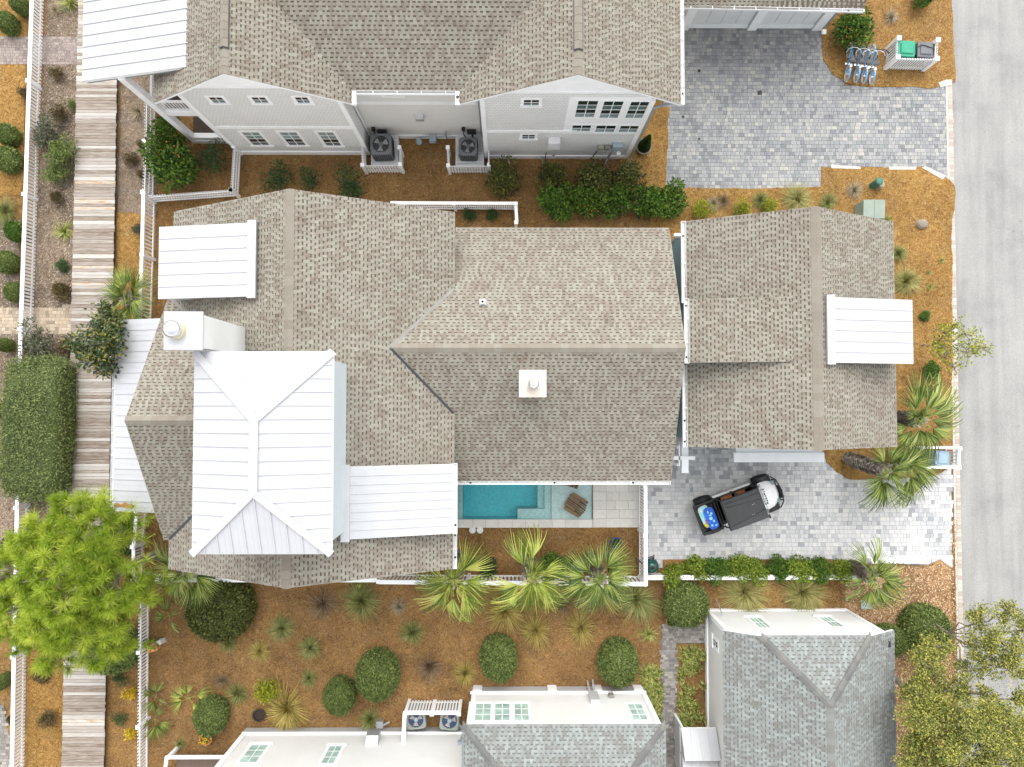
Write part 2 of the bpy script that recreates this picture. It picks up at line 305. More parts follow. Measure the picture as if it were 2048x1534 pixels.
# ------------------------------------------------------------------ mesh building
WM = {}
class MB:
    def __init__(s): s.v = []; s.f = []; s.t = []; s.m = []
    def poly(s, pts, t=.5, mi=0):
        n = len(s.v); s.v.extend([tuple(p) for p in pts]); s.f.append(tuple(range(n, n+len(pts)))); s.t.append(t); s.m.append(mi)
    def hexa(s, p, t=.5, mi=0, bottom=True):            # p: 4 bottom, 4 top, both anticlockwise
        n = len(s.v); s.v.extend([tuple(q) for q in p])
        fs = [(4, 5, 6, 7), (0, 1, 5, 4), (1, 2, 6, 5), (2, 3, 7, 6), (3, 0, 4, 7)]
        if bottom: fs.append((3, 2, 1, 0))
        for f in fs: s.f.append(tuple(n+k for k in f)); s.t.append(t); s.m.append(mi)
    def box(s, x0, x1, y0, y1, z0, z1, t=.5, mi=0, bottom=True):
        s.hexa([(x0, y0, z0), (x1, y0, z0), (x1, y1, z0), (x0, y1, z0), (x0, y0, z1), (x1, y0, z1), (x1, y1, z1), (x0, y1, z1)], t, mi, bottom)
    def frame(s, O, e, u, n, a0, a1, b0, b1, c0, c1, t=.5, mi=0):   # box in a frame of three axes
        P = lambda a, b, c: O + e*a + u*b + n*c
        s.hexa([P(a0, b0, c0), P(a1, b0, c0), P(a1, b1, c0), P(a0, b1, c0), P(a0, b0, c1), P(a1, b0, c1), P(a1, b1, c1), P(a0, b1, c1)], t, mi)
    def beam(s, p, q, wd, ht, t=.5, mi=0):
        p = Vector(p); q = Vector(q); d = (q-p); L_ = d.length; d.normalize()
        up = Vector((0, 0, 1)) if abs(d.z) < .95 else Vector((0, 1, 0)); sd = d.cross(up).normalized(); up = sd.cross(d)
        s.frame(p, d, -sd, up, 0, L_, -wd/2, wd/2, -ht/2, ht/2, t, mi)
    def prism(s, pts, z0, z1, t=.5, mi=0):
        n = len(pts); s.poly([(p[0], p[1], z1) for p in pts], t, mi); s.poly([(p[0], p[1], z0) for p in reversed(pts)], t, mi)
        for i in range(n):
            a, b = pts[i], pts[(i+1) % n]; s.poly([(a[0], a[1], z0), (b[0], b[1], z0), (b[0], b[1], z1), (a[0], a[1], z1)], t, mi)
    def tube(s, pts, rad, n=8, t=.5, mi=0, cap=True):
        pts = [Vector(p) for p in pts]; k = len(s.v); rings = len(pts)
        if not isinstance(rad, (list, tuple)): rad = [rad]*rings
        for i, p in enumerate(pts):
            d = (pts[min(i+1, rings-1)]-pts[max(i-1, 0)]).normalized()
            a = d.orthogonal().normalized() if i == 0 else (a - d*a.dot(d)).normalized()
            b = d.cross(a)
            for j in range(n): s.v.append(tuple(p + (a*math.cos(2*math.pi*j/n) + b*math.sin(2*math.pi*j/n))*rad[i]))
        for i in range(rings-1):
            for j in range(n):
                s.f.append((k+i*n+j, k+i*n+(j+1) % n, k+(i+1)*n+(j+1) % n, k+(i+1)*n+j)); s.t.append(t); s.m.append(mi)
        if cap:
            s.f.append(tuple(k+j for j in reversed(range(n)))); s.t.append(t); s.m.append(mi)
            s.f.append(tuple(k+(rings-1)*n+j for j in range(n))); s.t.append(t); s.m.append(mi)
    def lathe(s, prof, c=(0, 0, 0), n=16, t=.5, mi=0, sx=1, sy=1):
        k = len(s.v); m = len(prof)
        for r, z in prof:
            for j in range(n): s.v.append((c[0]+r*sx*math.cos(2*math.pi*j/n), c[1]+r*sy*math.sin(2*math.pi*j/n), c[2]+z))
        for i in range(m-1):
            for j in range(n): s.f.append((k+i*n+j, k+i*n+(j+1) % n, k+(i+1)*n+(j+1) % n, k+(i+1)*n+j)); s.t.append(t); s.m.append(mi)
        s.f.append(tuple(k+j for j in reversed(range(n)))); s.t.append(t); s.m.append(mi)
        s.f.append(tuple(k+(m-1)*n+j for j in range(n))); s.t.append(t); s.m.append(mi)
    def torus(s, c, r, rr, ax='z', n=20, k=6, t=.5, mi=0):
        pts = []
        for i in range(n+1):
            a = 2*math.pi*i/n; x, y = r*math.cos(a), r*math.sin(a)
            pts.append({'z': (c[0]+x, c[1]+y, c[2]), 'x': (c[0], c[1]+x, c[2]+y), 'y': (c[0]+x, c[1], c[2]+y)}[ax])
        s.tube(pts, rr, k, t, mi, False)
    def mesh(s, name, mats, smooth=False):
        me = bpy.data.meshes.new(name); me.from_pydata(s.v, [], s.f)
        a = me.attributes.new('tint', 'FLOAT', 'FACE'); a.data.foreach_set('value', s.t)
        for m in (mats if isinstance(mats, (list, tuple)) else [mats]): me.materials.append(MAT[m])
        if any(s.m): me.polygons.foreach_set('material_index', s.m)
        if smooth: me.polygons.foreach_set('use_smooth', [True]*len(s.f))
        me.update(); return me
    def build(s, name, mats, parent=None, smooth=False, local=False, bevel=0):
        o = bpy.data.objects.new(name, s.mesh(name, mats, smooth)); C.objects.link(o)
        if bevel:
            b = o.modifiers.new('edge', 'BEVEL'); b.width = bevel; b.segments = 2; b.limit_method = 'ANGLE'
        put(o, parent, local); return o
def put(o, parent, local=False):
    if parent is not None:
        o.parent = parent
        if not local: o.matrix_parent_inverse = WM[parent].inverted() if parent in WM else Matrix()
    if not local: WM.setdefault(o, Matrix())
def tag(o, label, cat, group=None):
    o['label'] = label; o['category'] = cat
    if group: o['group'] = group
    return o
def structure(o): o['kind'] = 'structure'; return o
def stuff(o): o['kind'] = 'stuff'; return o
def thing(name, label, cat, loc=(0, 0, 0), rz=0, group=None):
    o = bpy.data.objects.new(name, None); C.objects.link(o); o.empty_display_size = .3
    o.location = loc; o.rotation_euler = (0, 0, rz); WM[o] = Matrix.Translation(Vector(loc)) @ Matrix.Rotation(rz, 4, 'Z')
    return tag(o, label, cat, group)
def dup(root, loc, rz, label, scale=None):
    def cp(o, par):
        c = o.copy(); C.objects.link(c)
        if par is not None: c.parent = par
        for ch in kids.get(o, ()): cp(ch, c)
        return c
    kids = {}
    for o in C.objects:
        if o.parent: kids.setdefault(o.parent, []).append(o)
    c = cp(root, None); c.location = loc; c.rotation_euler = (0, 0, rz); c['label'] = label
    if scale: c.scale = (scale,)*3 if not isinstance(scale, tuple) else scale
    return c
def inst(name, me, parent=None, M=None):
    o = bpy.data.objects.new(name, me); C.objects.link(o)
    if parent is not None:
        o.parent = parent
        if parent in WM: o.matrix_parent_inverse = WM[parent].inverted()
    if M is not None: o.matrix_basis = M
    return o
def inside(p, poly):
    x, y = p[0], p[1]; r = False; j = len(poly)-1
    for i in range(len(poly)):
        a, b = poly[i], poly[j]
        if (a[1] > y) != (b[1] > y) and x < (b[0]-a[0])*(y-a[1])/(b[1]-a[1])+a[0]: r = not r
        j = i
    return r
# ------------------------------------------------------------------ ground, beds, road
POOL = (W(905, 900).x, W(1184, 900).x, W(1000, 1040).y, -2.2)         # x0, x1, y0, y1 of the basin
def sheet(name, polys, mat, z=0.0):
    b = MB()
    for p in polys: b.poly([(q[0], q[1], z) for q in p])
    return structure(b.build(name, mat))
g = 150; px0, px1, py0, py1 = POOL
sheet('ground', [[(-g, -g), (g, -g), (g, py0), (-g, py0)], [(-g, py1), (g, py1), (g, g), (-g, g)], [(-g, py0), (px0, py0), (px0, py1), (-g, py1)], [(px1, py0), (g, py0), (g, py1), (px1, py1)]], 'pine_straw')
def ragged(pix, z, amp=.05, step=.18, closed=True):
    pts = [W(u, v) for u, v in pix]; out = []
    for i in range(len(pts)):
        a, b = pts[i], pts[(i+1) % len(pts)]; n = max(1, int((b-a).length/step)); d = (b-a); nr = Vector((-d.y, d.x, 0)).normalized()
        for k in range(n):
            p = a + d*k/n; q = amp*(mnoise.noise(p*1.1)*1.6 + mnoise.noise(p*4)*.8)
            out.append(p + nr*q)
    return [(p.x, p.y, z) for p in out]
def bed(name, pix, mat, z=.035, amp=.05):
    """a raised mat of mulch with an uneven edge, skirted down to the ground"""
    pts = ragged(pix, z, amp); b = MB(); b.poly(pts); c = Vector((sum(p[0] for p in pts)/len(pts), sum(p[1] for p in pts)/len(pts), 0))
    n = len(pts)
    for i in range(n):
        p, q = pts[i], pts[(i+1) % n]; b.poly([(p[0], p[1], -.01), (q[0], q[1], -.01), q, p])
    return structure(b.build(name, mat))
RX = lambda v: W(1914, v).x
xr = W(1916, 767).x
sheet('road', [[(xr, -g), (xr+60, -g), (xr+60, g), (xr, g)]], 'asphalt', .012)
xk = W(1907, 767).x
kb = MB(); kb.box(W(1902.5, 767).x, xk-.006, -60, 60, -.1, .032); structure(kb.build('kerb_edge', 'concrete'))
kp = MB(); kp.box(xk-.004, xr+.004, -60, 60, -.1, .012); kerb = structure(kp.build('kerb', 'joint_sand'))
km = []
for t in (.1, .4, .6, .9):
    b = MB(); b.box(-(xr-xk)/2+.006, (xr-xk)/2-.006, -.083, .083, -.02, .022, t); km.append(b.mesh('kerb_brick', 'kerb_brick'))
for k in range(-110, 112):
    inst('brick', random.choice(km), kerb, Matrix.Translation(((xr+xk)/2, k*.175+.02, .006+random.uniform(0, .004))))

bed('sandy_bed', [(96, -30), (172, -30), (168, 160), (240, 160), (236, 400), (140, 700), (140, 1060), (45, 1080), (62, 700), (80, 300)], 'sandy_mulch', .02)
bed('sandy_bed', [(-60, 440), (42, 440), (38, 620), (25, 1240), (-60, 1240)], 'sandy_mulch', .02)
bed('straw_bed', [(-60, 122), (52, 122), (44, 392), (-60, 392)], 'orange_straw', .02)
bed('straw_bed', [(-60, -40), (62, -40), (54, 76), (-60, 76)], 'orange_straw', .02)
bed('sandy_bed', [(243, 150), (312, 150), (312, 432), (236, 425)], 'sandy_mulch', .03, .08)
bed('straw_bed', [(236, 415), (304, 415), (300, 640), (225, 640)], 'orange_straw', .02)
bed('straw_bed', [(40, 1310), (136, 1310), (132, 1580), (-40, 1580), (22, 1410)], 'orange_straw', .02)

def pavers(name, pix, mat, z, rowh, widths, single=300, bias=None, ang=0, base='joint_sand', cut=None):
    poly = [W(u, v) for u, v in pix]
    b = MB(); b.poly([(p.x, p.y, z-.016) for p in poly]); s = structure(b.build(name, base))
    x0 = min(p.x for p in poly); x1 = max(p.x for p in poly); y0 = min(p.y for p in poly); y1 = max(p.y for p in poly)
    y0 = max(y0, -18.2); y1 = min(y1, 20.5); x0 = max(x0, -26)
    cells = []; r = 0; y = y0
    while y < y1:
        h = rowh*random.choice((1, 1, 1, 1.0)); x = x0 - random.random()*.2
        while x < x1:
            wd = random.choice(widths)
            c = (x+wd/2, y+h/2)
            if inside(c, poly) and not (cut and inside(c, cut)):
                t = random.betavariate(2.2, 2.2) + .28*mnoise.noise(Vector((c[0]*.9, c[1]*.9, 3)))
                if random.random() < .07: t = random.choice((.02, .98))
                cells.append((x, y, wd, h, max(0, min(1, t + (bias(c) if bias else 0)))))
            x += wd
        y += h
    random.shuffle(cells)
    me = {}
    for x, y, wd, h, t in cells[:single]:
        k = (round(wd, 3), round(h, 3), int(t*7.99))
        if k not in me:
            q = MB(); q.box(-wd/2+.005, wd/2-.005, -h/2+.005, h/2-.005, -.02, 0, (k[2]+.5)/8, bottom=False); me[k] = q.mesh('paver', mat)
        inst('paver', me[k], s, Matrix.Translation((x+wd/2, y+h/2, z+random.uniform(-.002, .002))))
    q = MB()
    for x, y, wd, h, t in cells[single:]: q.box(x+.005, x+wd-.005, y+.005, y+h-.005, z-.02, z+random.uniform(-.002, .002), t, bottom=False)
    if q.f: stuff(q.build('pavers', mat, s))
    return s
pavers('north_driveway', [(1364, 20), (1690, 20), (1690, 175), (1903, 150), (1903, 372), (1650, 345), (1650, 385), (1325, 385), (1325, 200), (1364, 205)], 'paver_grey', .022, .172, (.172, .172, .258, .115, .23))
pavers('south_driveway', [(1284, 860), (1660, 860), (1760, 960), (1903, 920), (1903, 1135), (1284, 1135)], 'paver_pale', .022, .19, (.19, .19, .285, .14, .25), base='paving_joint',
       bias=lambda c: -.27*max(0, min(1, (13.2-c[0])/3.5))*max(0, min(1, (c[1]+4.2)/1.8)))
pavers('garden_walk', [(1322, 1249), (1412, 1249), (1412, 1287), (1353, 1287), (1353, 1600), (1322, 1600)], 'paver_walk', .022, .105, (.21, .21, .105), 300)
pavers('tan_walk', [(-60, 612), (150, 612), (150, 668), (-60, 668)], 'paver_tan', .03, .15, (.15, .15, .225), 300)
pavers('brick_walk', [(-60, 72), (172, 72), (172, 129), (-60, 129)], 'paver_pink', .03, .13, (.13, .19, .19), 300)
pavers('grey_walk', [(-60, 1400), (8, 1410), (20, 1470), (24, 1600), (-60, 1600)], 'paver_walk', .03, .13, (.13, .19, .19), 200)
# mulch lying over the edges of the paving
bed('straw_bed', [(1641, -40), (1903, -40), (1905, 60), (1910, 165), (1872, 176), (1800, 176), (1716, 172), (1690, 166), (1664, 150), (1645, 118), (1641, 60)], 'orange_straw', .05)
bed('straw_bed', [(1642, 334), (1762, 336), (1850, 334), (1895, 358), (1909, 372), (1908, 420), (1903, 440), (1903, 900), (1650, 905), (1300, 600), (1300, 395), (1330, 376), (1500, 378), (1642, 374)], 'orange_straw', .05)
bed('straw_bed', [(1648, 880), (1903, 880), (1902, 932), (1870, 952), (1800, 958), (1700, 957), (1672, 944), (1654, 925)], 'orange_straw', .055)
bed('straw_bed', [(1268, 215), (1338, 215), (1331, 372), (1331, 400), (1240, 400), (1240, 320)], 'orange_straw', .05)
bed('straw_bed', [(1640, -40), (1300, -40), (1300, -20), (1640, -20)], 'orange_straw', .02)
bed('bark_bed', [(1690, 1128), (1856, 1128), (1880, 1118), (1902, 1135), (1903, 1620), (1690, 1620)], 'bark_chips', .05)
bed('pine_straw_bed', [(1325, 1119), (1700, 1119), (1700, 1215), (1325, 1240)], 'pine_straw', .045, .03)
stp = MB()
stp.prism([W(u, v) for u, v in [(1842, 336), (1850, 333), (1890, 352), (1884, 360)]], .0, .062); stp.prism([W(u, v) for u, v in [(1660, 330), (1720, 334), (1720, 339), (1662, 337)]], 0, .056)
stp.prism([W(u, v) for u, v in [(1776, 334), (1832, 334), (1830, 340), (1778, 340)]], 0, .056); stp.prism([W(u, v) for u, v in [(1876, 166), (1892, 160), (1903, 160), (1903, 170), (1880, 176)]], 0, .054)
structure(stp.build('concrete_border', 'concrete'))

# fallen straw, chips and leaves: real slivers lying on the beds
def scatter(name, mat, n, area, z, ln, wd, lo=0, hi=1):
    b = MB(); poly = [W(u, v) for u, v in area]
    x0 = min(p.x for p in poly); x1 = max(p.x for p in poly); y0 = min(p.y for p in poly); y1 = max(p.y for p in poly); k = 0
    while k < n:
        p = Vector((random.uniform(x0, x1), random.uniform(y0, y1), z+random.uniform(.004, .02))); k += 1
        if not inside(p, poly): continue
        a = random.uniform(0, 6.28); l = random.uniform(*ln)/2; e = Vector((math.cos(a), math.sin(a), random.uniform(-.1, .1)))*l; s = Vector((-math.sin(a), math.cos(a), 0))*wd
        b.poly([p-e-s, p+e-s*.4, p+e*.6+s], random.uniform(lo, hi))
    stuff(b.build(name, mat))
tinted('straw_bits', [(0, (.10, .04, .012)), (.5, (.34, .17, .06)), (1, (.58, .40, .20))], .95, 0)
tinted('leaf_bits', [(0, (.12, .05, .02)), (.4, (.45, .25, .10)), (1, (.72, .60, .42))], .95, 0)
tinted('pale_bits', [(0, (.25, .18, .12)), (1, (.62, .54, .44))], .95, 0)
tinted('brown_bits', [(0, (.06, .025, .01)), (1, (.40, .25, .14))], .95, 0)
scatter('fallen_straw', 'straw_bits', 9000, [(1641, 0), (1903, 0), (1905, 160), (1720, 170), (1645, 110)], .05, (.08, .22), .006)
scatter('fallen_straw', 'straw_bits', 12000, [(1642, 340), (1900, 372), (1900, 900), (1790, 900), (1790, 440), (1640, 410)], .05, (.08, .22), .006)
scatter('bark_litter', 'leaf_bits', 9000, [(1690, 1132), (1900, 1130), (1900, 1534), (1690, 1534)], .05, (.05, .12), .022)
scatter('fallen_needles', 'brown_bits', 24000, [(298, 1165), (1330, 1165), (1325, 1450), (298, 1530)], .0, (.1, .25), .006)
scatter('fallen_needles', 'brown_bits', 8000, [(305, 275), (1330, 310), (1325, 440), (310, 520)], .0, (.1, .25), .006)
scatter('dry_leaf_litter', 'pale_bits', 4200, [(90, 0), (168, 0), (160, 600), (140, 1050), (45, 1050), (66, 650)], .02, (.05, .14), .014)
scatter('dry_leaf_litter', 'pale_bits', 1500, [(0, 440), (40, 440), (25, 1230), (0, 1230)], .02, (.05, .14), .014)
scatter('road_leaves', 'leaf_bits', 700, [(1914, 1180), (1990, 1260), (2048, 1400), (2048, 1534), (1914, 1534)], .012, (.05, .1), .022)
scatter('kerb_leaves', 'leaf_bits', 900, [(1901, 1040), (1914, 1040), (1914, 1400), (1901, 1400)], .03, (.04, .1), .02)

# ------------------------------------------------------------------ boardwalk
bw = []
def bx(v): return W(165-33*v/1534, v).x, W(243-29*v/1534, v).x
b = MB()
for u in (172, 205, 236):
    p, q = W(u, -40, .1), W(u-31, 1580, .1); b.beam(p, q, .1, .3)
boardwalk = structure(b.build('boardwalk', 'dark_deck'))
y = W(100, 1590).y; yend = W(100, -60).y; k = 0
while y < yend:
    wd = random.choice((.14, .14, .14, .135, .19)); v = 815-y*PXM; xa, xb = bx(v)
    b = MB(); j = random.uniform(-.02, .02); tz = .30+random.uniform(-.004, .006)
    b.box(xa+j-.02, xb+j+.02, y+.004, y+wd-.004, tz-.04, tz, .5); b.build('plank', 'weathered_wood', boardwalk)
    y += wd+.003

# ------------------------------------------------------------------ roofs
def clip_half(poly, k, lim, keep_less):
    out = []
    for i in range(len(poly)):
        a, b = poly[i], poly[(i+1) % len(poly)]
        ia = a[k] <= lim if keep_less else a[k] >= lim; ib = b[k] <= lim if keep_less else b[k] >= lim
        if ia: out.append(a)
        if ia != ib:
            t = (lim-a[k])/(b[k]-a[k]); out.append(tuple(a[j]+(b[j]-a[j])*t for j in (0, 1)))
    return out
def plane_axes(poly):
    P = [Vector(p) for p in poly]; n = sum(((P[i]-P[0]).cross(P[i+1]-P[0]) for i in range(1, len(P)-1)), Vector()).normalized()
    if n.z < 0: n = -n
    s = Vector((0, 0, 1)) - n*n.z; s.normalize(); e = s.cross(n); return P[0], e, s, n
def span(poly, b):
    xs = []
    for i in range(len(poly)):
        p, q = poly[i], poly[(i+1) % len(poly)]
        if (p[1] > b) != (q[1] > b): xs.append(p[0]+(q[0]-p[0])*(b-p[1])/(q[1]-p[1]))
    xs.sort(); return [(xs[i], xs[i+1]) for i in range(0, len(xs)-1, 2)]
def shingle_roof(parent, planes, mat, thick=.12, single=300, ex=.138, name='roof', edge='white_trim'):
    """deck with a fascia, then every course of laminated shingles: raised tabs over the lower layer"""
    deck = MB()
    for poly in planes:
        O, e, s, n = plane_axes(poly); P = [Vector(p) for p in poly]; k = len(P)
        if (P[1]-P[0]).cross(P[2]-P[0]).z < 0: P = P[::-1]
        deck.poly(P, .14, 0); deck.poly([p - Vector((0, 0, thick)) for p in reversed(P)], .5, 1)
        for i in range(k):
            a, b = P[i], P[(i+1) % k]; d = Vector((0, 0, thick)); deck.poly([a-d, b-d, b, a], .5, 1)
    roof = deck.build(name, [mat, edge], parent)
    bulk = MB(); tabs = []
    for poly in planes:
        O, e, s, n = plane_axes(poly)
        p2 = [((Vector(p)-O).dot(e), (Vector(p)-O).dot(s)) for p in poly]
        b0 = min(p[1] for p in p2); bm = max(p[1] for p in p2); b0 -= .03
        M = Matrix(((e.x, s.x, n.x, O.x), (e.y, s.y, n.y, O.y), (e.z, s.z, n.z, O.z), (0, 0, 0, 1)))
        P = lambda a, b, c: O+e*a+s*b+n*c
        while b0 < bm-.02:
            b1 = min(b0+ex, bm)
            for a0, a1 in span(p2, (max(b0, 1e-4)+b1)/2 if b0 < 0 else (b0+b1)/2):
                a = a0 - random.random()*.1
                while a < a1:
                    wt = random.choice((.075, .10, .10, .13)); ws = random.choice((.085, .105, .125))
                    l, r = max(a, a0), min(a+wt, a1)
                    if r-l > .015:
                        wv = P((l+r)/2, b0, 0)
                        t = .6 + .26*mnoise.noise(Vector((wv.x*2.6, wv.y*2.6, wv.z*2.6))) + random.choice((-.24, -.12, 0, .05, .1, .18)) + random.uniform(-.1, .1)
                        ti = max(3, min(10, int(t*11)))
                        if r-l > wt-.001 and b1-b0 > ex-.001: tabs.append((wv.z, l, b0, wt, ti, M))
                        else:
                            t = (ti+.5)/11
                            bulk.poly([P(l, b0, .020), P(r, b0, .020), P(r, b1, .012), P(l, b1, .012)], t)
                            bulk.poly([P(l, b0, .0), P(r, b0, .0), P(r, b0, .020), P(l, b0, .020)], t)
                    l, r = max(a+wt, a0), min(a+wt+ws, a1)
                    if r-l > .01:
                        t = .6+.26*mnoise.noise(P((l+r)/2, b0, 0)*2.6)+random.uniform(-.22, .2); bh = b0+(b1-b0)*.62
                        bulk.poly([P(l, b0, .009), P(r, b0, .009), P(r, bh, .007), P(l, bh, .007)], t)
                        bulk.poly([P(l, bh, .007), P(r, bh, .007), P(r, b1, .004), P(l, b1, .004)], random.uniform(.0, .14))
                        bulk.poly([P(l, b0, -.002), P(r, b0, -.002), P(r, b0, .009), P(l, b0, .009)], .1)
                    a += wt+ws
            b0 += ex
    tabs.sort(key=lambda q: -q[0]); me = {}
    def tabmesh(q, wt, ti):
        t = (ti+.5)/11
        q.poly([(0, 0, .020), (wt, 0, .020), (wt, ex, .012), (0, ex, .012)], t); q.poly([(0, 0, 0), (wt, 0, 0), (wt, 0, .020), (0, 0, .020)], t)
        q.poly([(0, ex, .004), (0, 0, .0), (0, 0, .020), (0, ex, .012)], t); q.poly([(wt, 0, 0), (wt, ex, .004), (wt, ex, .012), (wt, 0, .020)], t)
    for i, (z, l, bb, wt, ti, M) in enumerate(tabs):
        if i < single:
            if (wt, ti) not in me: q = MB(); tabmesh(q, wt, ti); me[(wt, ti)] = q.mesh('shingle', mat)
            inst('shingle', me[(wt, ti)], roof, M @ Matrix.Translation((l, bb, 0)))
        else:
            q = MB(); tabmesh(q, wt, ti); Mt = M @ Matrix.Translation((l, bb, 0)); n0 = len(bulk.v)
            bulk.v.extend(tuple(Mt @ Vector(v)) for v in q.v); bulk.f.extend(tuple(k+n0 for k in f) for f in q.f); bulk.t.extend(q.t); bulk.m.extend(q.m)
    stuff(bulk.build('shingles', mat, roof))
    return roof
def ridge_caps(roof, p, q, nl, nr, mat, half=.17, ex=.29, tints=(.44, .5, .54, .58, .62, .47), lift=0):
    """cap shingles folded over a ridge or hip from p up to q; nl, nr: directions running down each side"""
    p, q = Vector(p), Vector(q); d = (q-p); L_ = d.length; d.normalize(); nl = Vector(nl).normalized(); nr = Vector(nr).normalized()
    up = -(nl+nr).normalized()
    if up.z < 0: up = Vector((0, 0, 1))
    n = max(1, round(L_/ex)); ex = L_/n; ms = []
    for t in tints:
        b = MB(); z0 = up*.042; z1 = up*.026; e = d*(ex*1.08)
        for s in (nl, nr):
            b.poly([z0, s*half+z0*.8, s*half+e+z1*.8, e+z1] if s is nr else [s*half+z0*.8, z0, e+z1, s*half+e+z1*.8], t)
            b.poly([Vector((0, 0, 0)), s*half, s*half+z0*.8, z0], t)
            b.poly([s*half, s*half+e, s*half+e+z1*.8, s*half+z0*.8], t*.5)
        ms.append(b.mesh('ridge_cap', mat))
    for i in range(n): inst('ridge_cap', random.choice(ms), roof, Matrix.Translation(p+d*(i*ex)+Vector((0, 0, lift))))
def metal_roof(parent, polys, spacing, name='metal_roof', thick=.1, rib=.028, ofs=0, mat='white_metal', fascia='white_trim', minor=2):
    """standing seam roof: each pan between two seams is a panel"""
    deck = MB()
    for poly in polys:
        P = [Vector(p) for p in poly]
        if (P[1]-P[0]).cross(P[2]-P[0]).z < 0: P = P[::-1]
        d = Vector((0, 0, thick)); k = len(P); z = Vector((0, 0, .012))
        deck.poly([p-z for p in P]); deck.poly([p-d for p in reversed(P)])
        for i in range(k): a, c = P[i], P[(i+1) % k]; deck.poly([a-d, c-d, c-z, a-z])
    roof = deck.build(name, fascia, parent)
    for poly in polys:
        O, e, s, n = plane_axes(poly); p2 = [((Vector(p)-O).dot(e), (Vector(p)-O).dot(s)) for p in poly]
        a0 = min(p[0] for p in p2); a1 = max(p[0] for p in p2); m = max(1, round((a1-a0)/spacing)); sp = (a1-a0)/m
        P = lambda a, b, c: O+e*a+s*b+n*c
        for i in range(m):
            l = a0+i*sp; c = clip_half(clip_half(p2, 0, l, False), 0, l+sp, True)
            if len(c) < 3: continue
            b = MB(); b.poly([P(x, y, 0) for x, y in c], .5)
            def seam(x, w_, h_):
                sp_ = [q for q in ((min(y), max(y)) for y in [[yy for yy in _ys(p2, x)]] if len(y) >= 2)]
                for lo, hi in sp_: b.frame(O, e, s, n, x-w_/2, x+w_/2, lo+.02, hi-.02, 0, h_)
            if i > 0: seam(l, .03, rib)
            for j in range(minor): seam(l+sp*(j+1)/(minor+1), .03, .006)
            b.build('panel', mat, roof)
    return roof
def _ys(p2, x):
    ys = []
    for i in range(len(p2)):
        p, q = p2[i], p2[(i+1) % len(p2)]
        if (p[0] > x) != (q[0] > x): ys.append(p[1]+(q[1]-p[1])*(x-p[0])/(q[0]-p[0]))
    return ys
def gutter(parent, p, q, outlets=(), name='gutter', wd=.13, mat='white_paint', lids=True):
    p, q = Vector(p), Vector(q); d = q-p; L_ = d.length; d.normalize(); sd = d.cross(Vector((0, 0, 1))); up = Vector((0, 0, 1))
    b = MB(); b.frame(p, d, sd, up, 0, L_, 0, .012, -.12, 0); b.frame(p, d, sd, up, 0, L_, wd-.012, wd, -.12, 0); b.frame(p, d, sd, up, .012, L_-.012, .012, wd-.012, -.118, -.105)
    for a in (0, L_-.012): b.frame(p, d, sd, up, a, a+.012, .012, wd-.012, -.12, 0)
    k = .7
    while k < L_: b.frame(p, d, sd, up, k, k+.03, .012, wd-.012, -.02, -.006); k += .9
    gt = b.build(name, mat, parent)
    for a in outlets:
        c = p+d*a+sd*wd/2+up*-.095; b = MB(); b.lathe([(.04, -.01), (.04, .012)], tuple(c), 10); b.build('outlet', 'black_plastic', gt)
    return gt
def window(parent, P0, e, n, wd, ht, cols, rows, panes, trim=.11, sill=True, mat='white_trim', bar=.028):
    """trim, sash bars and one pane per light; P0 lower left corner of the glazed area"""
    P0, e, n = Vector(P0), Vector(e).normalized(), Vector(n).normalized(); u = Vector((0, 0, 1))
    b = MB(); t = trim
    b.frame(P0, e, u, n, -t, 0, -t, ht+t, -.02, .02); b.frame(P0, e, u, n, wd, wd+t, -t, ht+t, -.02, .02)
    b.frame(P0, e, u, n, 0, wd, ht, ht+t*1.1, -.02, .0185); b.frame(P0, e, u, n, -t*1.2, wd+t*1.2, -t*1.1, -.002, -.02, .05 if sill else .024)
    cw, rh = wd/cols, ht/rows
    for i in range(1, cols): b.frame(P0, e, u, n, i*cw-bar/2, i*cw+bar/2, 0, ht, -.01, .010)
    for j in range(1, rows):
        bb = bar*1.5 if rows == 4 and j == 2 else bar
        b.frame(P0, e, u, n, .001, wd-.001, j*rh-bb/2, j*rh+bb/2, -.01, .0112)
    wo = b.build('window', mat, parent)
    for i in range(cols):
        for j in range(rows):
            pm = panes[j % len(panes)]; q = MB(); q.frame(P0, e, u, n, i*cw+.002, (i+1)*cw-.002, j*rh+.002, (j+1)*rh-.002, .001, .005)
            q.build('pane', pm, wo)
    return wo
def winY(parent, Y, nrm, lo, hi, cols, rows, panes, **k):   # corners as read in the photo, on a wall of constant y
    a, b = WY(*lo, Y), WY(*hi, Y); x0, x1 = min(a.x, b.x), max(a.x, b.x); z0, z1 = min(a.z, b.z), max(a.z, b.z)
    if nrm < 0: return window(parent, (x0, Y, z0), (1, 0, 0), (0, -1, 0), x1-x0, z1-z0, cols, rows, panes, **k)
    return window(parent, (x1, Y, z0), (-1, 0, 0), (0, 1, 0), x1-x0, z1-z0, cols, rows, panes, **k)

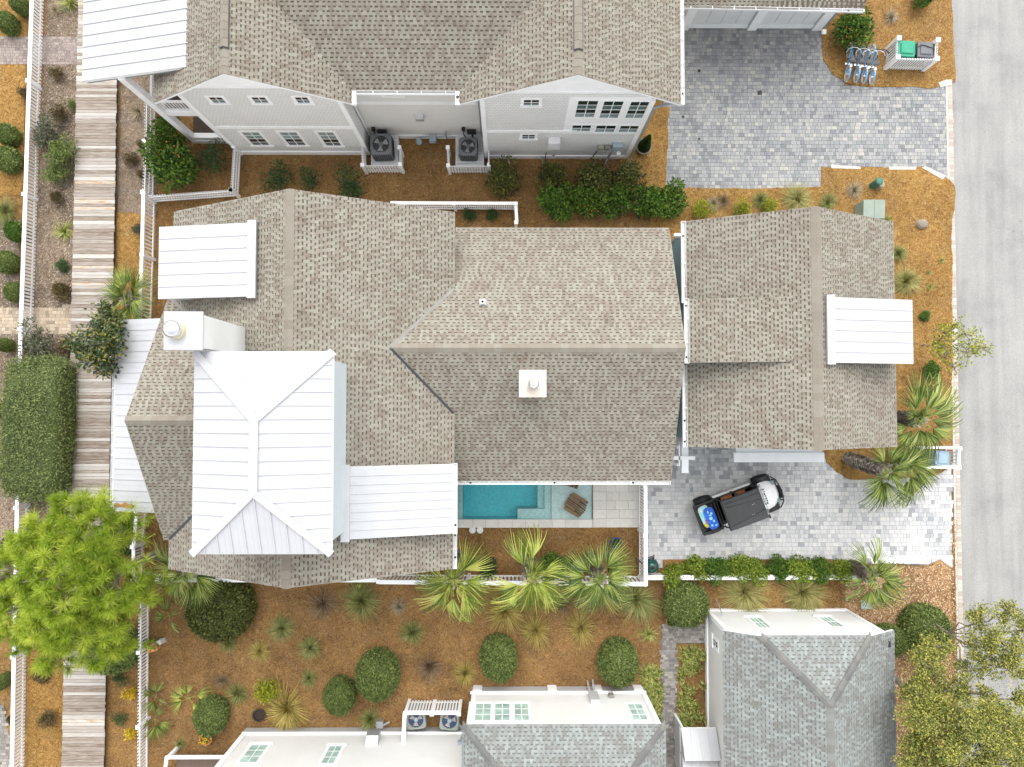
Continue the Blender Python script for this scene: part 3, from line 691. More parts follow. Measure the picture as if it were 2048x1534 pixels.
# ------------------------------------------------------------------ the beige house with pool
H1 = thing('house', 'large beige shingled house with white metal dormers and a white lookout tower', 'house', (-4, 1, 0))
xr_, zr, ze, xw, xe, yN, yS = -7.13, 9.3, 6.5, -12.16, -1.94, 7.17, -5.82
yg, gN, gS, xg = -.42, 3.92, -4.74, -12.38
yw, zw, zwe, wN, wS, wE = 2.08, 7.65, 5.2, 6.89, -2.8, 6.25
b = MB()
b.prism([(xw+.35, yS+.3), (xe-.35, yS+.3), (xe-.35, yN-.3), (xw+.35, yN-.3)], 0, ze-.05)
for yy in (yS+.3, yN-.3):
    pts = [(xw+.35, yy, ze-.06), (xe-.35, yy, ze-.06), (xe-.35, yy, ze+.15), (xr_, yy, zr-.2), (xw+.35, yy, ze+.15)]
    b.poly(pts if yy < 0 else pts[::-1])
b.build('wall', 'siding_white', H1)
b = MB(); b.prism([(xe-.4, wS+.35), (wE-.12, wS+.35), (wE-.12, wN-.35), (xe-.4, wN-.35)], 0, zwe)
b.poly([(wE-.12, wS+.35, zwe-.01), (wE-.12, wN-.35, zwe-.01), (wE-.12, wN-.35, zwe+.1), (wE-.12, yw, zw-.16), (wE-.12, wS+.35, zwe+.1)])
b.build('wall', 'siding_white', H1)
b = MB(); b.prism([(xg+.3, gS+.3), (xr_, gS+.3), (xr_, gN-.3), (xg+.3, gN-.3)], 0, ze-.06)
b.poly([(xg+.3, gN-.3, ze-.07), (xg+.3, gS+.3, ze-.07), (xg+.3, gS+.3, ze+.1), (xg+.3, yg, zr-.2), (xg+.3, gN-.3, ze+.1)])
b.build('wall', 'siding_white', H1)
fE = lambda x: zr-(zr-ze)/(xe-xr_)*(x-xr_)
fWn = lambda y: zw-(zw-zwe)/(wN-yw)*(y-yw)
xm = xr_+(zr-zw)/((zr-ze)/(xe-xr_)); dy = (zw-ze)/((zw-zwe)/(wN-yw)); dyS = (zw-ze)/((zw-zwe)/(yw-wS))
roof1 = shingle_roof(H1, [
    [(xe, yS, ze), (xe, yN, ze), (xr_, yN, zr), (xr_, yS, zr)],
    [(xw, gN, ze), (xr_, yg, zr), (xr_, yN, zr), (xw, yN, ze)],
    [(xw, yS, ze), (xr_, yS, zr), (xr_, yg, zr), (xw, gS, ze)],
    [(xg, gN, ze), (xg, yg, zr), (xr_, yg, zr), (xw, gN, ze)],
    [(xg, gS, ze), (xw, gS, ze), (xr_, yg, zr), (xg, yg, zr)],
    [(xm, yw, zw), (wE, yw, zw), (wE, wN, zwe), (xe-.3, wN, zwe), (xe-.02, yw+dy, ze)],
    [(xm, yw, zw), (xe-.02, yw-dyS, ze), (xe-.3, wS, zwe), (wE, wS, zwe), (wE, yw, zw)]], 'shingle_beige')
dE = Vector((xe-xr_, 0, ze-zr)); dW = Vector((xw-xr_, 0, ze-zr)); dN = Vector((0, wN-yw, zwe-zw)); dS = Vector((0, wS-yw, zwe-zw))
ridge_caps(roof1, (xr_, yN, zr), (xr_, yS, zr), dE, dW, 'shingle_beige')
ridge_caps(roof1, (wE, yw, zw), (xm+.1, yw, zw), dN, dS, 'shingle_beige')
ridge_caps(roof1, (xg, yg, zr), (-9.3, yg, zr), (0, gN-yg, ze-zr), (0, gS-yg, ze-zr), 'shingle_beige')
def valley(parent, p, q, wd=.11, mat='lead_grey'):
    p, q = Vector(p), Vector(q); b = MB(); b.beam(p+Vector((0, 0, .035)), q+Vector((0, 0, .035)), wd, .012); return b.build('valley_flashing', mat, parent)
valley(H1, (xm, yw, zw), (xe, yw+dy, ze)); valley(H1, (xm, yw, zw), (xe, yw-dyS, ze), .09, 'dark_grey_plastic')
valley(H1, (xw, gN, ze), (xr_, yg, zr)); valley(H1, (xw, gS, ze), (xr_, yg, zr), .09, 'dark_grey_plastic')
gutter(H1, (xe-.35, wS, zwe+.03), (wE-.02, wS, zwe+.03), (.9, 4.1, 7.1))
gutter(H1, (xe, yS, ze+.02), (xe, -4.45, ze+.02), (.4, 1.2))
def dormer(parent, x0, x1, y0, y1, z0, z1, base, wall, spacing, ofs=.15, name='dormer_roof', minor=2, ends=(1, 1)):
    """shed dormer: x0 low end, x1 high end; base(x) gives the slope it stands on"""
    b = MB(); s = 1 if x1 > x0 else -1
    for yy, sg in ((y0+ofs, -1), (y1-ofs, 1)):
        pts = [(x0+s*ofs, yy, base(x0+s*ofs)-.1), (x1-s*.02, yy, base(x1)-.1), (x1-s*.02, yy, z1-.09), (x0+s*ofs, yy, z0+(z1-z0)*ofs/abs(x1-x0)-.09)]
        b.poly(pts if sg*s < 0 else pts[::-1])
    xx = x0+s*ofs; zt = z0+(z1-z0)*ofs/abs(x1-x0)-.09
    pts = [(xx, y0+ofs, base(xx)-.1), (xx, y1-ofs, base(xx)-.1), (xx, y1-ofs, zt), (xx, y0+ofs, zt)]
    b.poly(pts if s < 0 else pts[::-1])
    b.build('dormer_wall', wall, parent)
    r = metal_roof(parent, [[(x0, y0, z0), (x1, y0, z1), (x1, y1, z1), (x0, y1, z0)]], spacing, name, minor=minor)
    b = MB(); b.box(min(x1-s*.26, x1+s*.03), max(x1-s*.26, x1+s*.03), y0-.07, y1+.07, z1-.08, z1+.055); b.build('flashing', 'white_metal', r, bevel=.01)
    return r
fW = lambda x: zr-(zr-ze)/(xr_-xw)*(xr_-x)
dormer(H1, -11.95, -8.42, 3.72, 6.2, 8.1, 8.75, fW, 'siding_pale_blue', .42)
dormer(H1, -1.88, -5.5, -4.4, -1.98, 7.4, 8.6, fE, 'siding_pale_blue', .30)
gutter(H1, (-1.87, -4.42, 7.4), (-1.87, -1.96, 7.4), (.3,))
# lookout tower
tx0, tx1, ty0, ty1, tz, tp = -9.35, -5.2, -4.35, 1.68, 11.2, 12.0
b = MB(); b.box(tx0+.22, tx1-.22, ty0+.22, ty1-.22, 6.6, tz-.06); b.build('tower_wall', 'siding_pale_blue', H1)
hx = (tx0+tx1)/2; hN, hS = -.36, -2.43
tr = metal_roof(H1, [[(tx0, ty0, tz), (hx, hS, tp), (hx, hN, tp), (tx0, ty1, tz)], [(tx1, ty0, tz), (tx1, ty1, tz), (hx, hN, tp), (hx, hS, tp)],
    [(tx0, ty1, tz), (hx, hN, tp), (tx1, ty1, tz)], [(tx0, ty0, tz), (tx1, ty0, tz), (hx, hS, tp)]], .41, 'tower_roof', .14, rib=.035, minor=1)
def cap(parent, p, q, wd=.26, mat='white_metal', h=.03):
    b = MB(); b.beam(Vector(p)+Vector((0, 0, .03)), Vector(q)+Vector((0, 0, .03)), wd, h); return b.build('ridge_cap', mat, parent, bevel=.008)
cap(tr, (hx, hS, tp), (hx, hN, tp))
for p, q in (((tx0, ty1, tz), (hx, hN, tp)), ((tx1, ty1, tz), (hx, hN, tp)), ((tx0, ty0, tz), (hx, hS, tp)), ((tx1, ty0, tz), (hx, hS, tp))): cap(tr, p, q, .24)
# porch roof on the boardwalk side
metal_roof(H1, [[(-15.83, -4.16, 3.5), (-12.05, -4.16, 4.5), (-12.05, 3.55, 4.5), (-15.83, 3.55, 3.5)]], .42, 'porch_roof', .16, minor=1)
gutter(H1, (-15.84, 3.3, 3.47), (-15.84, -4.0, 3.47), ())
b = MB()
for yy in (-3.9, -1.4, .9, 3.3): b.box(-15.6, -15.4, yy-.1, yy+.1, 0, 3.36)
b.build('porch_post', 'white_paint', H1)
b = MB(); b.box(-15.7, -12.08, -4.0, 3.4, .05, .42); b.build('porch_floor', 'dark_deck', H1)
b = MB(); c = W(240, 1016, 3.55)
b.poly([W(u, v, 3.53+.265*(W(u, v, 3.56).x+15.83)+.02) for u, v in [(227, 1008), (234, 1005), (241, 1009), (250, 1004), (258, 1008), (268, 1013), (264, 1017), (240, 1013), (228, 1014)]])
stuff(b.build('pine_debris', 'straw_bits', H1))
# chimney
b = MB(); b.box(-9.86, -8.86, 1.74, 2.70, 6.9, 11.9); ch = b.build('chimney', 'siding_white', H1)
b = MB(); b.box(-9.93, -8.8, 1.66, 2.78, 11.86, 11.95); b.build('chimney_cap', 'white_metal', ch, bevel=.02)
def flue(parent, c, s=1.0):
    b = MB(); b.lathe([(.27*s, 0), (.27*s, .16), (.25*s, .18), (.25*s, .2)], c, 20); b.build('flue_collar', 'cream_edge', parent, smooth=False)
    b = MB(); b.lathe([(.24*s, .19), (.255*s, .24), (.25*s, .36), (.2*s, .42), (.1*s, .46), (.0, .47)], c, 20); b.build('flue_cap', 'aluminium', parent, smooth=True)
flue(ch, (-9.55, 2.24, 11.95))
cc = W(1065.5, 767, 8.25); hw = .47
b = MB(); b.box(cc.x-hw+.05, cc.x+hw-.05, cc.y-hw+.05, cc.y+hw-.05, 6.2, 8.15); vb = b.build('chimney', 'siding_white', H1)
b = MB(); P = [(cc.x-hw, cc.y-hw), (cc.x+hw, cc.y-hw), (cc.x+hw, cc.y+hw), (cc.x-hw, cc.y+hw)]
b.prism(P, 8.13, 8.2)
for i in range(4): a, d = P[i], P[(i+1) % 4]; b.poly([(a[0], a[1], 8.201), (d[0], d[1], 8.201), (cc.x, cc.y, 8.30)])
b.build('chimney_cap', 'travertine', vb); flue(vb, (cc.x+.02, cc.y-.02, 8.24), .72)
p = W(966, 607, 6.6); zz = fWn(p.y)
b = MB(); b.lathe([(.075, -.1), (.075, .3), (.05, .3), (.05, .1)], (p.x, p.y, zz), 14); vp = b.build('vent_pipe', 'white_paint', H1)
b = MB(); b.lathe([(.048, .12), (.048, .14)], (p.x, p.y, zz), 12); b.build('vent_hole', 'ac_dark', vp)
b = MB(); b.frame(Vector((p.x, p.y, zz+.03)), Vector((1, 0, 0)), Vector((0, 1, -.508)).normalized(), Vector((0, .45, .89)), -.12, .12, -.1, .16, -.01, .01); b.build('pipe_flashing', 'white_metal', vp)

# ------------------------------------------------------------------ the carriage house by the road
H2 = thing('garage', 'beige shingled garage beside the road with one white metal dormer', 'garage', (11, 2.8, 0))
gx, gz, gze, gw, ge, gn, gs = 11.0, 7.4, 5.3, 6.86, 14.84, 7.15, -1.5
b = MB(); b.prism([(gw+.12, gs+.3), (ge-.3, gs+.3), (ge-.3, gn-.3), (gw+.12, gn-.3)], 0, gze-.02)
for yy in (gs+.3, gn-.3):
    pts = [(gw+.12, yy, gze-.03), (ge-.3, yy, gze-.03), (ge-.3, yy, gze+.03), (gx, yy, gz-.2), (gw+.12, yy, gze+.03)]
    b.poly(pts if yy < 0 else pts[::-1])
b.build('wall', 'siding_teal', H2)
gf = lambda x: gz-(gz-gze)/(gx-gw)*(gx-x); gf2 = lambda x: gz-(gz-gze)/(ge-gx)*(x-gx)
dz = 6.4; dx0 = W(1378, 660, dz).x; dx1 = 10.25; dzt = gf(dx1)+.03
r2 = shingle_roof(H2, [[(gw, gs, gze), (gx, gs, gz), (gx, gn, gz), (gw, gn, gze)], [(ge, gs, gze), (ge, gn, gze), (gx, gn, gz), (gx, gs, gz)],
    [(dx0, 1.65, dz), (dx1, 1.65, dzt), (dx1, 3.98, dzt), (dx0, 3.98, dz)]], 'shingle_beige')
ridge_caps(r2, (gx, gn, gz), (gx, gs, gz), (gw-gx, 0, gze-gz), (ge-gx, 0, gze-gz), 'shingle_beige', .2)
b = MB()
for yy, sg in ((1.8, -1), (3.83, 1)):
    pts = [(dx0+.15, yy, gf(dx0+.15)-.1), (dx1, yy, gf(dx1)-.1), (dx1, yy, dzt-.12), (dx0+.15, yy, dz-.1)]
    b.poly(pts if sg < 0 else pts[::-1])
b.poly([(dx0+.15, 3.83, gf(dx0)-.4), (dx0+.15, 1.8, gf(dx0)-.4), (dx0+.15, 1.8, dz-.1), (dx0+.15, 3.83, dz-.1)])
b.build('dormer_wall', 'siding_teal', H2)
gutter(H2, (dx0, 4.0, dz+.02), (dx0, 1.62, dz+.02), (.25, 2.15), wd=.17)
gutter(H2, (gw, gn, gze+.02), (gw, 4.0, gze+.02), (.55,), wd=.17); gutter(H2, (gw, 1.6, gze+.02), (gw, gs, gze+.02), (2.1, 2.9), wd=.17)
dormer(H2, 14.82, 11.38, 1.59, 3.93, 6.6, 7.32, gf2, 'siding_teal', .41)
# shade roof over the garage door on the drive side
b = MB(); a0, a1 = W(1468, 905, 3.0), W(1648, 912, 3.0)
b.box(a0.x, a1.x, a0.y-.4, a0.y-.0, 2.86, 3.02); b.box(a0.x+.1, a1.x-.1, a0.y, gs+.3, 2.88, 2.96)
aw = b.build('door_hood', 'white_paint', H2)
b = MB(); b.box(a0.x+.25, a1.x-.2, gs+.28, gs+.3-.06, .05, 2.7); b.build('garage_door', 'white_paint', H2)
b = MB()
for k in range(3): q = W(1548+k*0, 900, 3.0); b.box(a0.x+.3+k*(a1.x-a0.x-.8)/2, a0.x+.5+k*(a1.x-a0.x-.8)/2, gs+.02, gs+.3, 2.4, 2.86)
b.build('bracket', 'white_paint', H2)
# ------------------------------------------------------------------ the grey-white house across the top
H3 = thing('house', 'pale grey two storey house with twin gables and many small windows', 'house', (-3, 13.5, 0))
YL, YC, YR = 11.61, 12.37, 11.45
lx, lr, lzr, lze, lxw, lxe = -9.6, 2.43, 8.65, 6.25, -13.1, -5.75
rxw, rxe = -1.79, 6.49; YG = 11.29; NB = 18.5
slL = (lzr-lze)/(lxe-lx); slR = (lzr-lze)/(lr-rxw)
yc0 = 11.77; slC = .59; ycr = yc0+(lzr-lze-.25)/slC; zcr = lzr-.25
b = MB(); b.prism([(-12.2, YL), (-6.27, YL), (-6.27, NB), (-12.2, NB)], 0, 6.15)
b.poly([(-12.2, YL, 6.14), (-6.27, YL, 6.14), (-6.27, YL, lzr-.12-slL*(-6.27-lx)), (lx, YL, lzr-.12), (-12.2, YL, lzr-.12-.686*(lx+12.2))]); b.build('wall', 'siding_shingle', H3)
b = MB(); b.prism([(-6.27, YC), (-1.0, YC), (-1.0, NB), (-6.27, NB)], 0, 6.35); b.build('wall', 'siding_grey', H3)
b = MB(); b.prism([(-1.0, YR), (5.53, YR), (5.53, NB), (-1.0, NB)], 0, 6.15)
b.poly([(-1.0, YR, 6.14), (5.53, YR, 6.14), (5.53, YR, lzr-.12-slR*(5.53-lr)), (lr, YR, lzr-.12), (-1.0, YR, lzr-.12-slR*(lr+1.0))]); b.build('wall', 'siding_shingle', H3)
def band(parent, x0, x1, Y, z0, z1, d=.04, name='trim_board', mat='white_trim'):
    b = MB(); b.box(x0, x1, Y-d, Y+.01, z0, z1); return b.build(name, mat, parent)
band(H3, -12.2, -6.27, YL, 3.02, 3.24); band(H3, -6.27, -1.0, YC, 3.7, 3.92); band(H3, -1.0, 2.9, YR, 3.1, 3.3)
band(H3, -12.22, -6.25, YL, .0, .34, .06, 'base_board'); band(H3, -6.2, -1.06, YC, .0, .34, .06, 'base_board'); band(H3, -1.02, 5.5, YR, .0, .34, .06, 'base_board')
for x, Y in ((-12.13, YL), (-6.34, YL), (-.93, YR), (5.45, YR)):
    b = MB(); b.box(x-.09, x+.09, Y-.055, Y+.01, .34, 6.3); b.build('corner_board', 'white_trim', H3)
# smooth gable boards at the top
for (gx_, a, c, Y) in ((lx, -11.3, -7.9, YL), (lr, .55, 4.3, YR)):
    zt = 7.05; s_ = slR if gx_ > 0 else slL
    b = MB(); sl_ = .686 if gx_ < 0 else s_; pts = [(gx_-(lzr-.13-zt)/sl_, Y-.03, zt), (gx_+(lzr-.13-zt)/s_, Y-.03, zt), (gx_, Y-.03, lzr-.13)]
    b.poly(pts); b.box(pts[0][0]-.02, pts[1][0]+.02, Y-.05, Y, zt-.12, zt); b.build('gable_board', 'white_trim', H3)
r3 = shingle_roof(H3, [
    [(lxw, YG, lze), (lx, YG, lzr), (lx, NB, lzr), (lxw, NB, lze)],
    [(lxe, YG, lze), (lxe, yc0, lze), (lx+(lzr-zcr)/slL, ycr, zcr), (lx+(lzr-zcr)/slL, NB, zcr), (lx, NB, lzr), (lx, YG, lzr)],
    [(rxw, YG, lze), (lr, YG, lzr), (lr, NB, lzr), (lr-(lzr-zcr)/slR, NB, zcr), (lr-(lzr-zcr)/slR, ycr, zcr), (rxw, yc0, lze)],
    [(rxe, YG, lze), (rxe, NB, lze), (lr, NB, lzr), (lr, YG, lzr)],
    [(lxe, yc0, lze), (rxw, yc0, lze), (lr-(lzr-zcr)/slR, ycr, zcr), (lx+(lzr-zcr)/slL, ycr, zcr)]], 'shingle_beige', ex=.15)
yv = 13.12
for gx_, s1, s2 in ((lx, (lxw-lx, 0, lze-lzr), (lxe-lx, 0, lze-lzr)), (lr, (rxw-lr, 0, lze-lzr), (rxe-lr, 0, lze-lzr))):
    ridge_caps(r3, (gx_, YG, lzr), (gx_, NB, lzr), s1, s2, 'shingle_beige')
    d1, d2 = Vector(s1).normalized(), Vector(s2).normalized()
    b = MB(); y0 = 12.15 if gx_ > 0 else 12.18
    for d in (d1, d2):
        o = Vector((gx_, y0, lzr+.07)); b.frame(o, Vector((0, 1, 0)), d, Vector((0, 0, 1)), 0, NB-y0, 0, .19, -.03, .012)
    rv = b.build('ridge_vent', 'dark_grey_plastic', r3)
    for i in range(20):
        q = MB()
        for d in (d1, d2): q.frame(Vector((gx_, y0+.03+i*.29, lzr+.085)), Vector((0, 1, 0)), d, Vector((0, 0, 1)), 0, .28, 0, .165, 0, .012, random.uniform(.4, .62))
        q.build('ridge_cap', 'shingle_beige', r3)
gutter(H3, (lxe+.05, yc0, lze+.03), (rxw-.05, yc0, lze+.03), ())
gutter(H3, (rxe, YG, lze+.02), (rxe, NB, lze+.02), (.45,)); 
b = MB(); b.box(lxe-.03, lxe+.14, YG-.03, yc0, lze-.14, lze+.02); b.build('gutter', 'white_paint', H3)
b = MB(); b.box(rxw-.14, rxw+.03, YG-.03, yc0, lze-.14, lze+.02); gq = b.build('gutter', 'white_paint', H3)
b = MB(); b.lathe([(.06, 0), (.06, .03)], (rxw-.05, YG+.25, lze+.02), 12); b.build('outlet', 'black_plastic', gq)
def downpipe(parent, pts, mat='downspout', r=.05):
    b = MB(); b.tube(pts, r, 8); return b.build('downspout', mat, parent)
downpipe(H3, [(-1.12, 11.5, 6.1), (-1.12, 12.2, 5.7), (-1.12, 12.3, .25), (-.98, 11.9, .1)]); downpipe(H3, [(-6.2, 11.62, 6.1), (-6.2, 12.25, 5.8), (-6.2, 12.3, .4)], 'white_paint')
downpipe(H3, [(6.3, 11.45, 6.1), (5.62, 11.4, 5.7), (5.62, 11.38, .3), (5.62, 11.2, .12)])
D, B_, M_ = 'glass_dark', 'glass_blind', 'glass_mid'
for lo, hi in (((483, 264), (540, 290)), ((558, 264), (612, 290)), ((635, 264), (683, 291))): winY(H3, YL, -1, lo, hi, 2, 4, (M_, D, B_, B_), trim=.13)
for lo, hi in (((417, 194), (453, 205)), ((502, 194), (538, 205)), ((589, 194), (621, 205))): winY(H3, YL, -1, lo, hi, 2, 2, (M_, D), trim=.13)
winY(H3, YC, -1, (768, 186), (802, 190), 2, 1, (D,), trim=.12)
winY(H3, YR, -1, (1048, 199), (1077, 210), 2, 2, (M_, D), trim=.12); winY(H3, YR, -1, (1045, 269), (1069, 277), 2, 2, (M_, D), trim=.12)
for lo, hi in (((1157, 201), (1187, 234)), ((1209, 202), (1235, 235.5)), ((1263, 203), (1284, 235.5))): winY(H3, YR, -1, lo, hi, 2, 4, (B_, D, M_, D), trim=.075, sill=False)
for lo, hi in (((1146, 250), (1179, 262)), ((1194, 250.5), (1227, 264)), ((1242, 251), (1274, 264))): winY(H3, YR, -1, lo, hi, 2, 2, (B_, D), trim=.075, sill=False)
a, c = WY(1152, 199, YR), WY(1139, 266, YR)
b = MB(); b.box(a.x-.25, 5.36, YR-.0005, YR+.02, c.z-.1, a.z+.25)
_x = ((2.75, 3.0),); b.build('window_wall_board', 'white_trim', H3)
# boxes and pipes along that wall
def wallbox(u, v, Y, w_, h_, d_, mat, name, z=None):
    p = WY(u, v, Y-d_); b = MB(); b.box(p.x-w_/2, p.x+w_/2, Y-d_, Y+.0, p.z-h_, p.z); return b.build(name, mat, H3, bevel=.015)
hb = wallbox(1109, 287, YR, .5, .75, .28, 'white_paint', 'water_heater'); b = MB(); p = WY(1107, 312, YR-.29); b.box(p.x-.05, p.x+.05, YR-.29, YR-.28, p.z, p.z+.12); b.build('exhaust_port', 'black_plastic', hb)
wallbox(1202, 297, YR, .26, .24, .18, 'utility_tan', 'meter_box'); wallbox(1215, 297, YR, .24, .26, .18, 'lead_grey', 'meter_box')
mb_ = wallbox(1236, 294, YR, .42, .55, .2, 'utility_blue', 'meter_box'); p = WY(1237, 306, YR-.26); b = MB(); b.lathe([(.1, 0), (.1, .09), (.07, .12)], (p.x, YR-.26, p.z-.1), 14); b.build('meter_dial', 'pale_ceramic', mb_)
for pts, m_, r_ in (([(4.65, YR-.08, .9), (4.6, YR-.08, .3), (4.45, YR-.35, .05)], 'galvanised', .045), ([(4.0, YR-.06, 1.0), (3.86, YR-.06, .05)], 'black_plastic', .022), ([(1.75, YR-.06, .8), (1.75, YR-.06, .1), (1.85, YR-.4, .03)], 'black_plastic', .018),
                  ([(1.5, YR-.1, .4), (1.62, YR-.1, .35), (1.62, YR-.45, .03)], 'galvanised', .03), ([(-.2, YR-.1, .55), (.05, YR-.1, .5), (.1, YR-.3, .05)], 'white_paint', .03)):
    b = MB(); b.tube(pts, r_, 6); b.build('pipe', m_, H3)
p = WY(839, 230, YC); b = MB(); b.hexa([(p.x-.18, YC-.22, p.z-.15), (p.x+.18, YC-.22, p.z-.15), (p.x+.18, YC, p.z-.2), (p.x-.18, YC, p.z-.2), (p.x-.17, YC-.2, p.z+.02), (p.x+.17, YC-.2, p.z+.02), (p.x+.17, YC, p.z+.18), (p.x-.17, YC, p.z+.18)]); b.build('vent_hood', 'galvanised', H3)
b = MB()
for pts in ([(-4.0, YC-.12, .25), (-3.6, YC-.15, .5), (-3.3, YC-.2, .45), (-2.9, YC-.15, .5), (-2.75, YC-.1, .5)], [(-2.75, YC-.1, .9), (-2.75, YC-.12, .2)], [(-3.3, YC-.22, .5), (-3.3, YC-.22, .05)]): b.tube(pts, .035, 6)
b.box(-3.5, -3.2, YC-.4, YC-.12, .35, .6); b.lathe([(.13, .1), (.16, .2), (.1, .34)], (-4.0, YC-.3, .1), 10); b.build('gas_meter', 'utility_blue', H3)
# porch and upper balcony at the boardwalk corner
px_ = -14.2; py_ = 12.2
b = MB()
b.box(px_-.13, px_+.13, py_-.13, py_+.13, 0, 6.48); b.box(-12.9, -12.66, py_-.06, py_+.12, .55, 3.2)
b.build('porch_post', 'white_trim', H3)
b = MB(); b.box(px_+.11, -12.2, py_-.08, py_+.1, 3.0, 3.34); b.box(px_-.1, px_+.1, py_+.11, NB, 3.0, 3.34); b.box(px_+.11, -12.2, py_-.1, py_+.12, .35, .62); b.build('porch_beam', 'white_trim', H3)
b = MB(); b.box(px_+.1, -12.2, py_+.12, NB, .45, .6); b.box(px_+.1, -12.2, py_+.1, NB, 3.1, 3.25); b.build('porch_floor', 'dark_deck', H3)
b = MB(); b.box(px_-.05, -12.2, py_-.14, py_+.02, .02, .3); b.build('base_board', 'white_trim', H3)
b = MB(); b.box(px_-.04, px_+.04, py_+.11, NB, 4.2, 4.28); b.box(px_-.03, px_+.03, py_+.11, NB, 3.45, 3.5); b.box(px_+.11, -12.2, py_-.03, py_+.05, 4.2, 4.28)
rl = b.build('balcony_rail', 'white_trim', H3); bm_ = MB(); bm_.box(-.018, .018, -.018, .018, 3.34, 4.22); bme = bm_.mesh('baluster', 'white_trim')
for k in range(45): inst('baluster', bme, rl, Matrix.Translation((px_, py_+.25+k*.13, 0)))
for k in range(14): inst('baluster', bme, rl, Matrix.Translation((px_+.22+k*.13, py_+.01, 0)))
metal_roof(H3, [[(-15.78, 12.12, 6.25), (-11.08, 12.12, 7.5), (-11.08, NB, 7.5), (-15.78, NB, 6.25)]], .43, 'balcony_roof', .16, rib=.035)
b = MB(); b.beam((-15.7, 12.2, 6.05), (-11.2, 12.2, 7.24), .1, .16); b.build('roof_fascia', 'downspout', H3)

# carriage house at the top edge
H4 = thing('garage', 'white garage with two panelled doors facing the grey paver driveway', 'garage', (11, 18, 0))
Yg = 17.55
b = MB(); b.box(7.6, 14.45, Yg, 23, 0, 3.5); b.build('wall', 'siding_white', H4)
r4 = shingle_roof(H4, [[(6.6, 16.62, 3.42), (14.85, 16.55, 3.42), (14.85, 20.2, 5.3), (6.6, 20.2, 5.3)], [(6.6, 20.2, 5.3), (14.85, 20.2, 5.3), (14.85, 23.5, 3.42), (6.6, 23.5, 3.42)]], 'shingle_beige', .12, 120)
gutter(H4, (6.9, 16.66, 3.44), (14.8, 16.52, 3.44), (7.3,))
for xa, xb in ((8.35, 11.05), (11.5, 14.05)):
    b = MB(); b.box(xa, xb, Yg-.03, Yg+.02, .03, 2.65); d = b.build('garage_door', 'white_paint', H4)
    n = 4; sw = (xb-xa)/n
    for k in range(n):
        q = MB(); q.box(xa+k*sw+.03, xa+(k+1)*sw-.03, Yg-.055, Yg-.03, .4, 2.6); q.build('door_panel', 'white_paint', d)
    q = MB(); q.box(xa, xb, Yg-.07, Yg-.03, .05, .38); q.build('door_rail', 'white_trim', d)
for x in (8.15, 11.28, 14.27):
    b = MB(); b.box(x-.2, x+.2, Yg-.16, Yg+.02, 0, 3.3); b.build('pilaster', 'white_trim', H4)
b = MB(); b.box(7.9, 14.5, Yg-.1, Yg+.0, 2.7, 3.36); b.build('lintel', 'white_trim', H4)
downpipe(H4, [(14.6, 16.6, 3.3), (14.55, 17.4, 3.0), (14.55, 17.42, .2)]); b = MB(); b.box(14.5, 14.72, 17.2, 17.42, 0, .1); b.build('splash_block', 'pale_ceramic', H4)

# ------------------------------------------------------------------ the white cottage along the bottom edge
H5 = thing('house', 'white cottage with grey hipped roof and green tinted windows, behind two fan units', 'house', (0, -15, 0))
Yc, Yd = -14.3, -12.52
b = MB(); b.box(-11.56, -1.6, -20, Yc, 0, 5.2); b.build('wall', 'siding_white', H5)
b = MB(); b.prism([(-1.54, -20), (6.07, -20), (6.07, Yd), (-1.54, Yd)], 0, 4.3); b.build('wall', 'siding_white', H5)
def bandN(parent, x0, x1, Y, z0, z1, d=.04, name='trim_board', mat='white_trim'):
    b = MB(); b.box(x0, x1, Y-.01, Y+d, z0, z1); return b.build(name, mat, parent)
bandN(H5, -11.6, -1.6, Yc, .02, .5, .05, 'base_board', 'white_metal'); bandN(H5, -11.6, -1.6, Yc, .5, .6, .09); bandN(H5, -1.56, 6.08, Yd, .02, .62, .05, 'base_board', 'white_metal'); bandN(H5, -1.6, 6.1, Yd, .62, .72, .09)
for x, Y in ((-11.5, Yc), (-1.44, Yd), (5.98, Yd)):
    b = MB(); b.box(x-.1, x+.1, Y-.02, Y+.07, .6, 4.3); b.build('corner_board', 'white_trim', H5)
for x in (-1.3, 2.0, 4.0, 5.8):
    b = MB(); b.box(x-.2, x+.2, Yd, Yd+.11, 0, .6); b.build('pier', 'white_trim', H5)
G = ('glass_green',)
winY(H5, Yc, 1, (505, 1489), (512, 1525), 2, 3, G, trim=.13); winY(H5, Yc, 1, (661, 1491), (667.5, 1526.6), 2, 3, G, trim=.13)
b = MB(); _a, _b = WY(953, 1407, Yd), WY(1058, 1441, Yd); b.box(_a.x-.32, _b.x+.1, Yd-.01, Yd+.0008, _a.z-.22, _b.z+.2); b.build('window_wall_board', 'white_trim', H5)
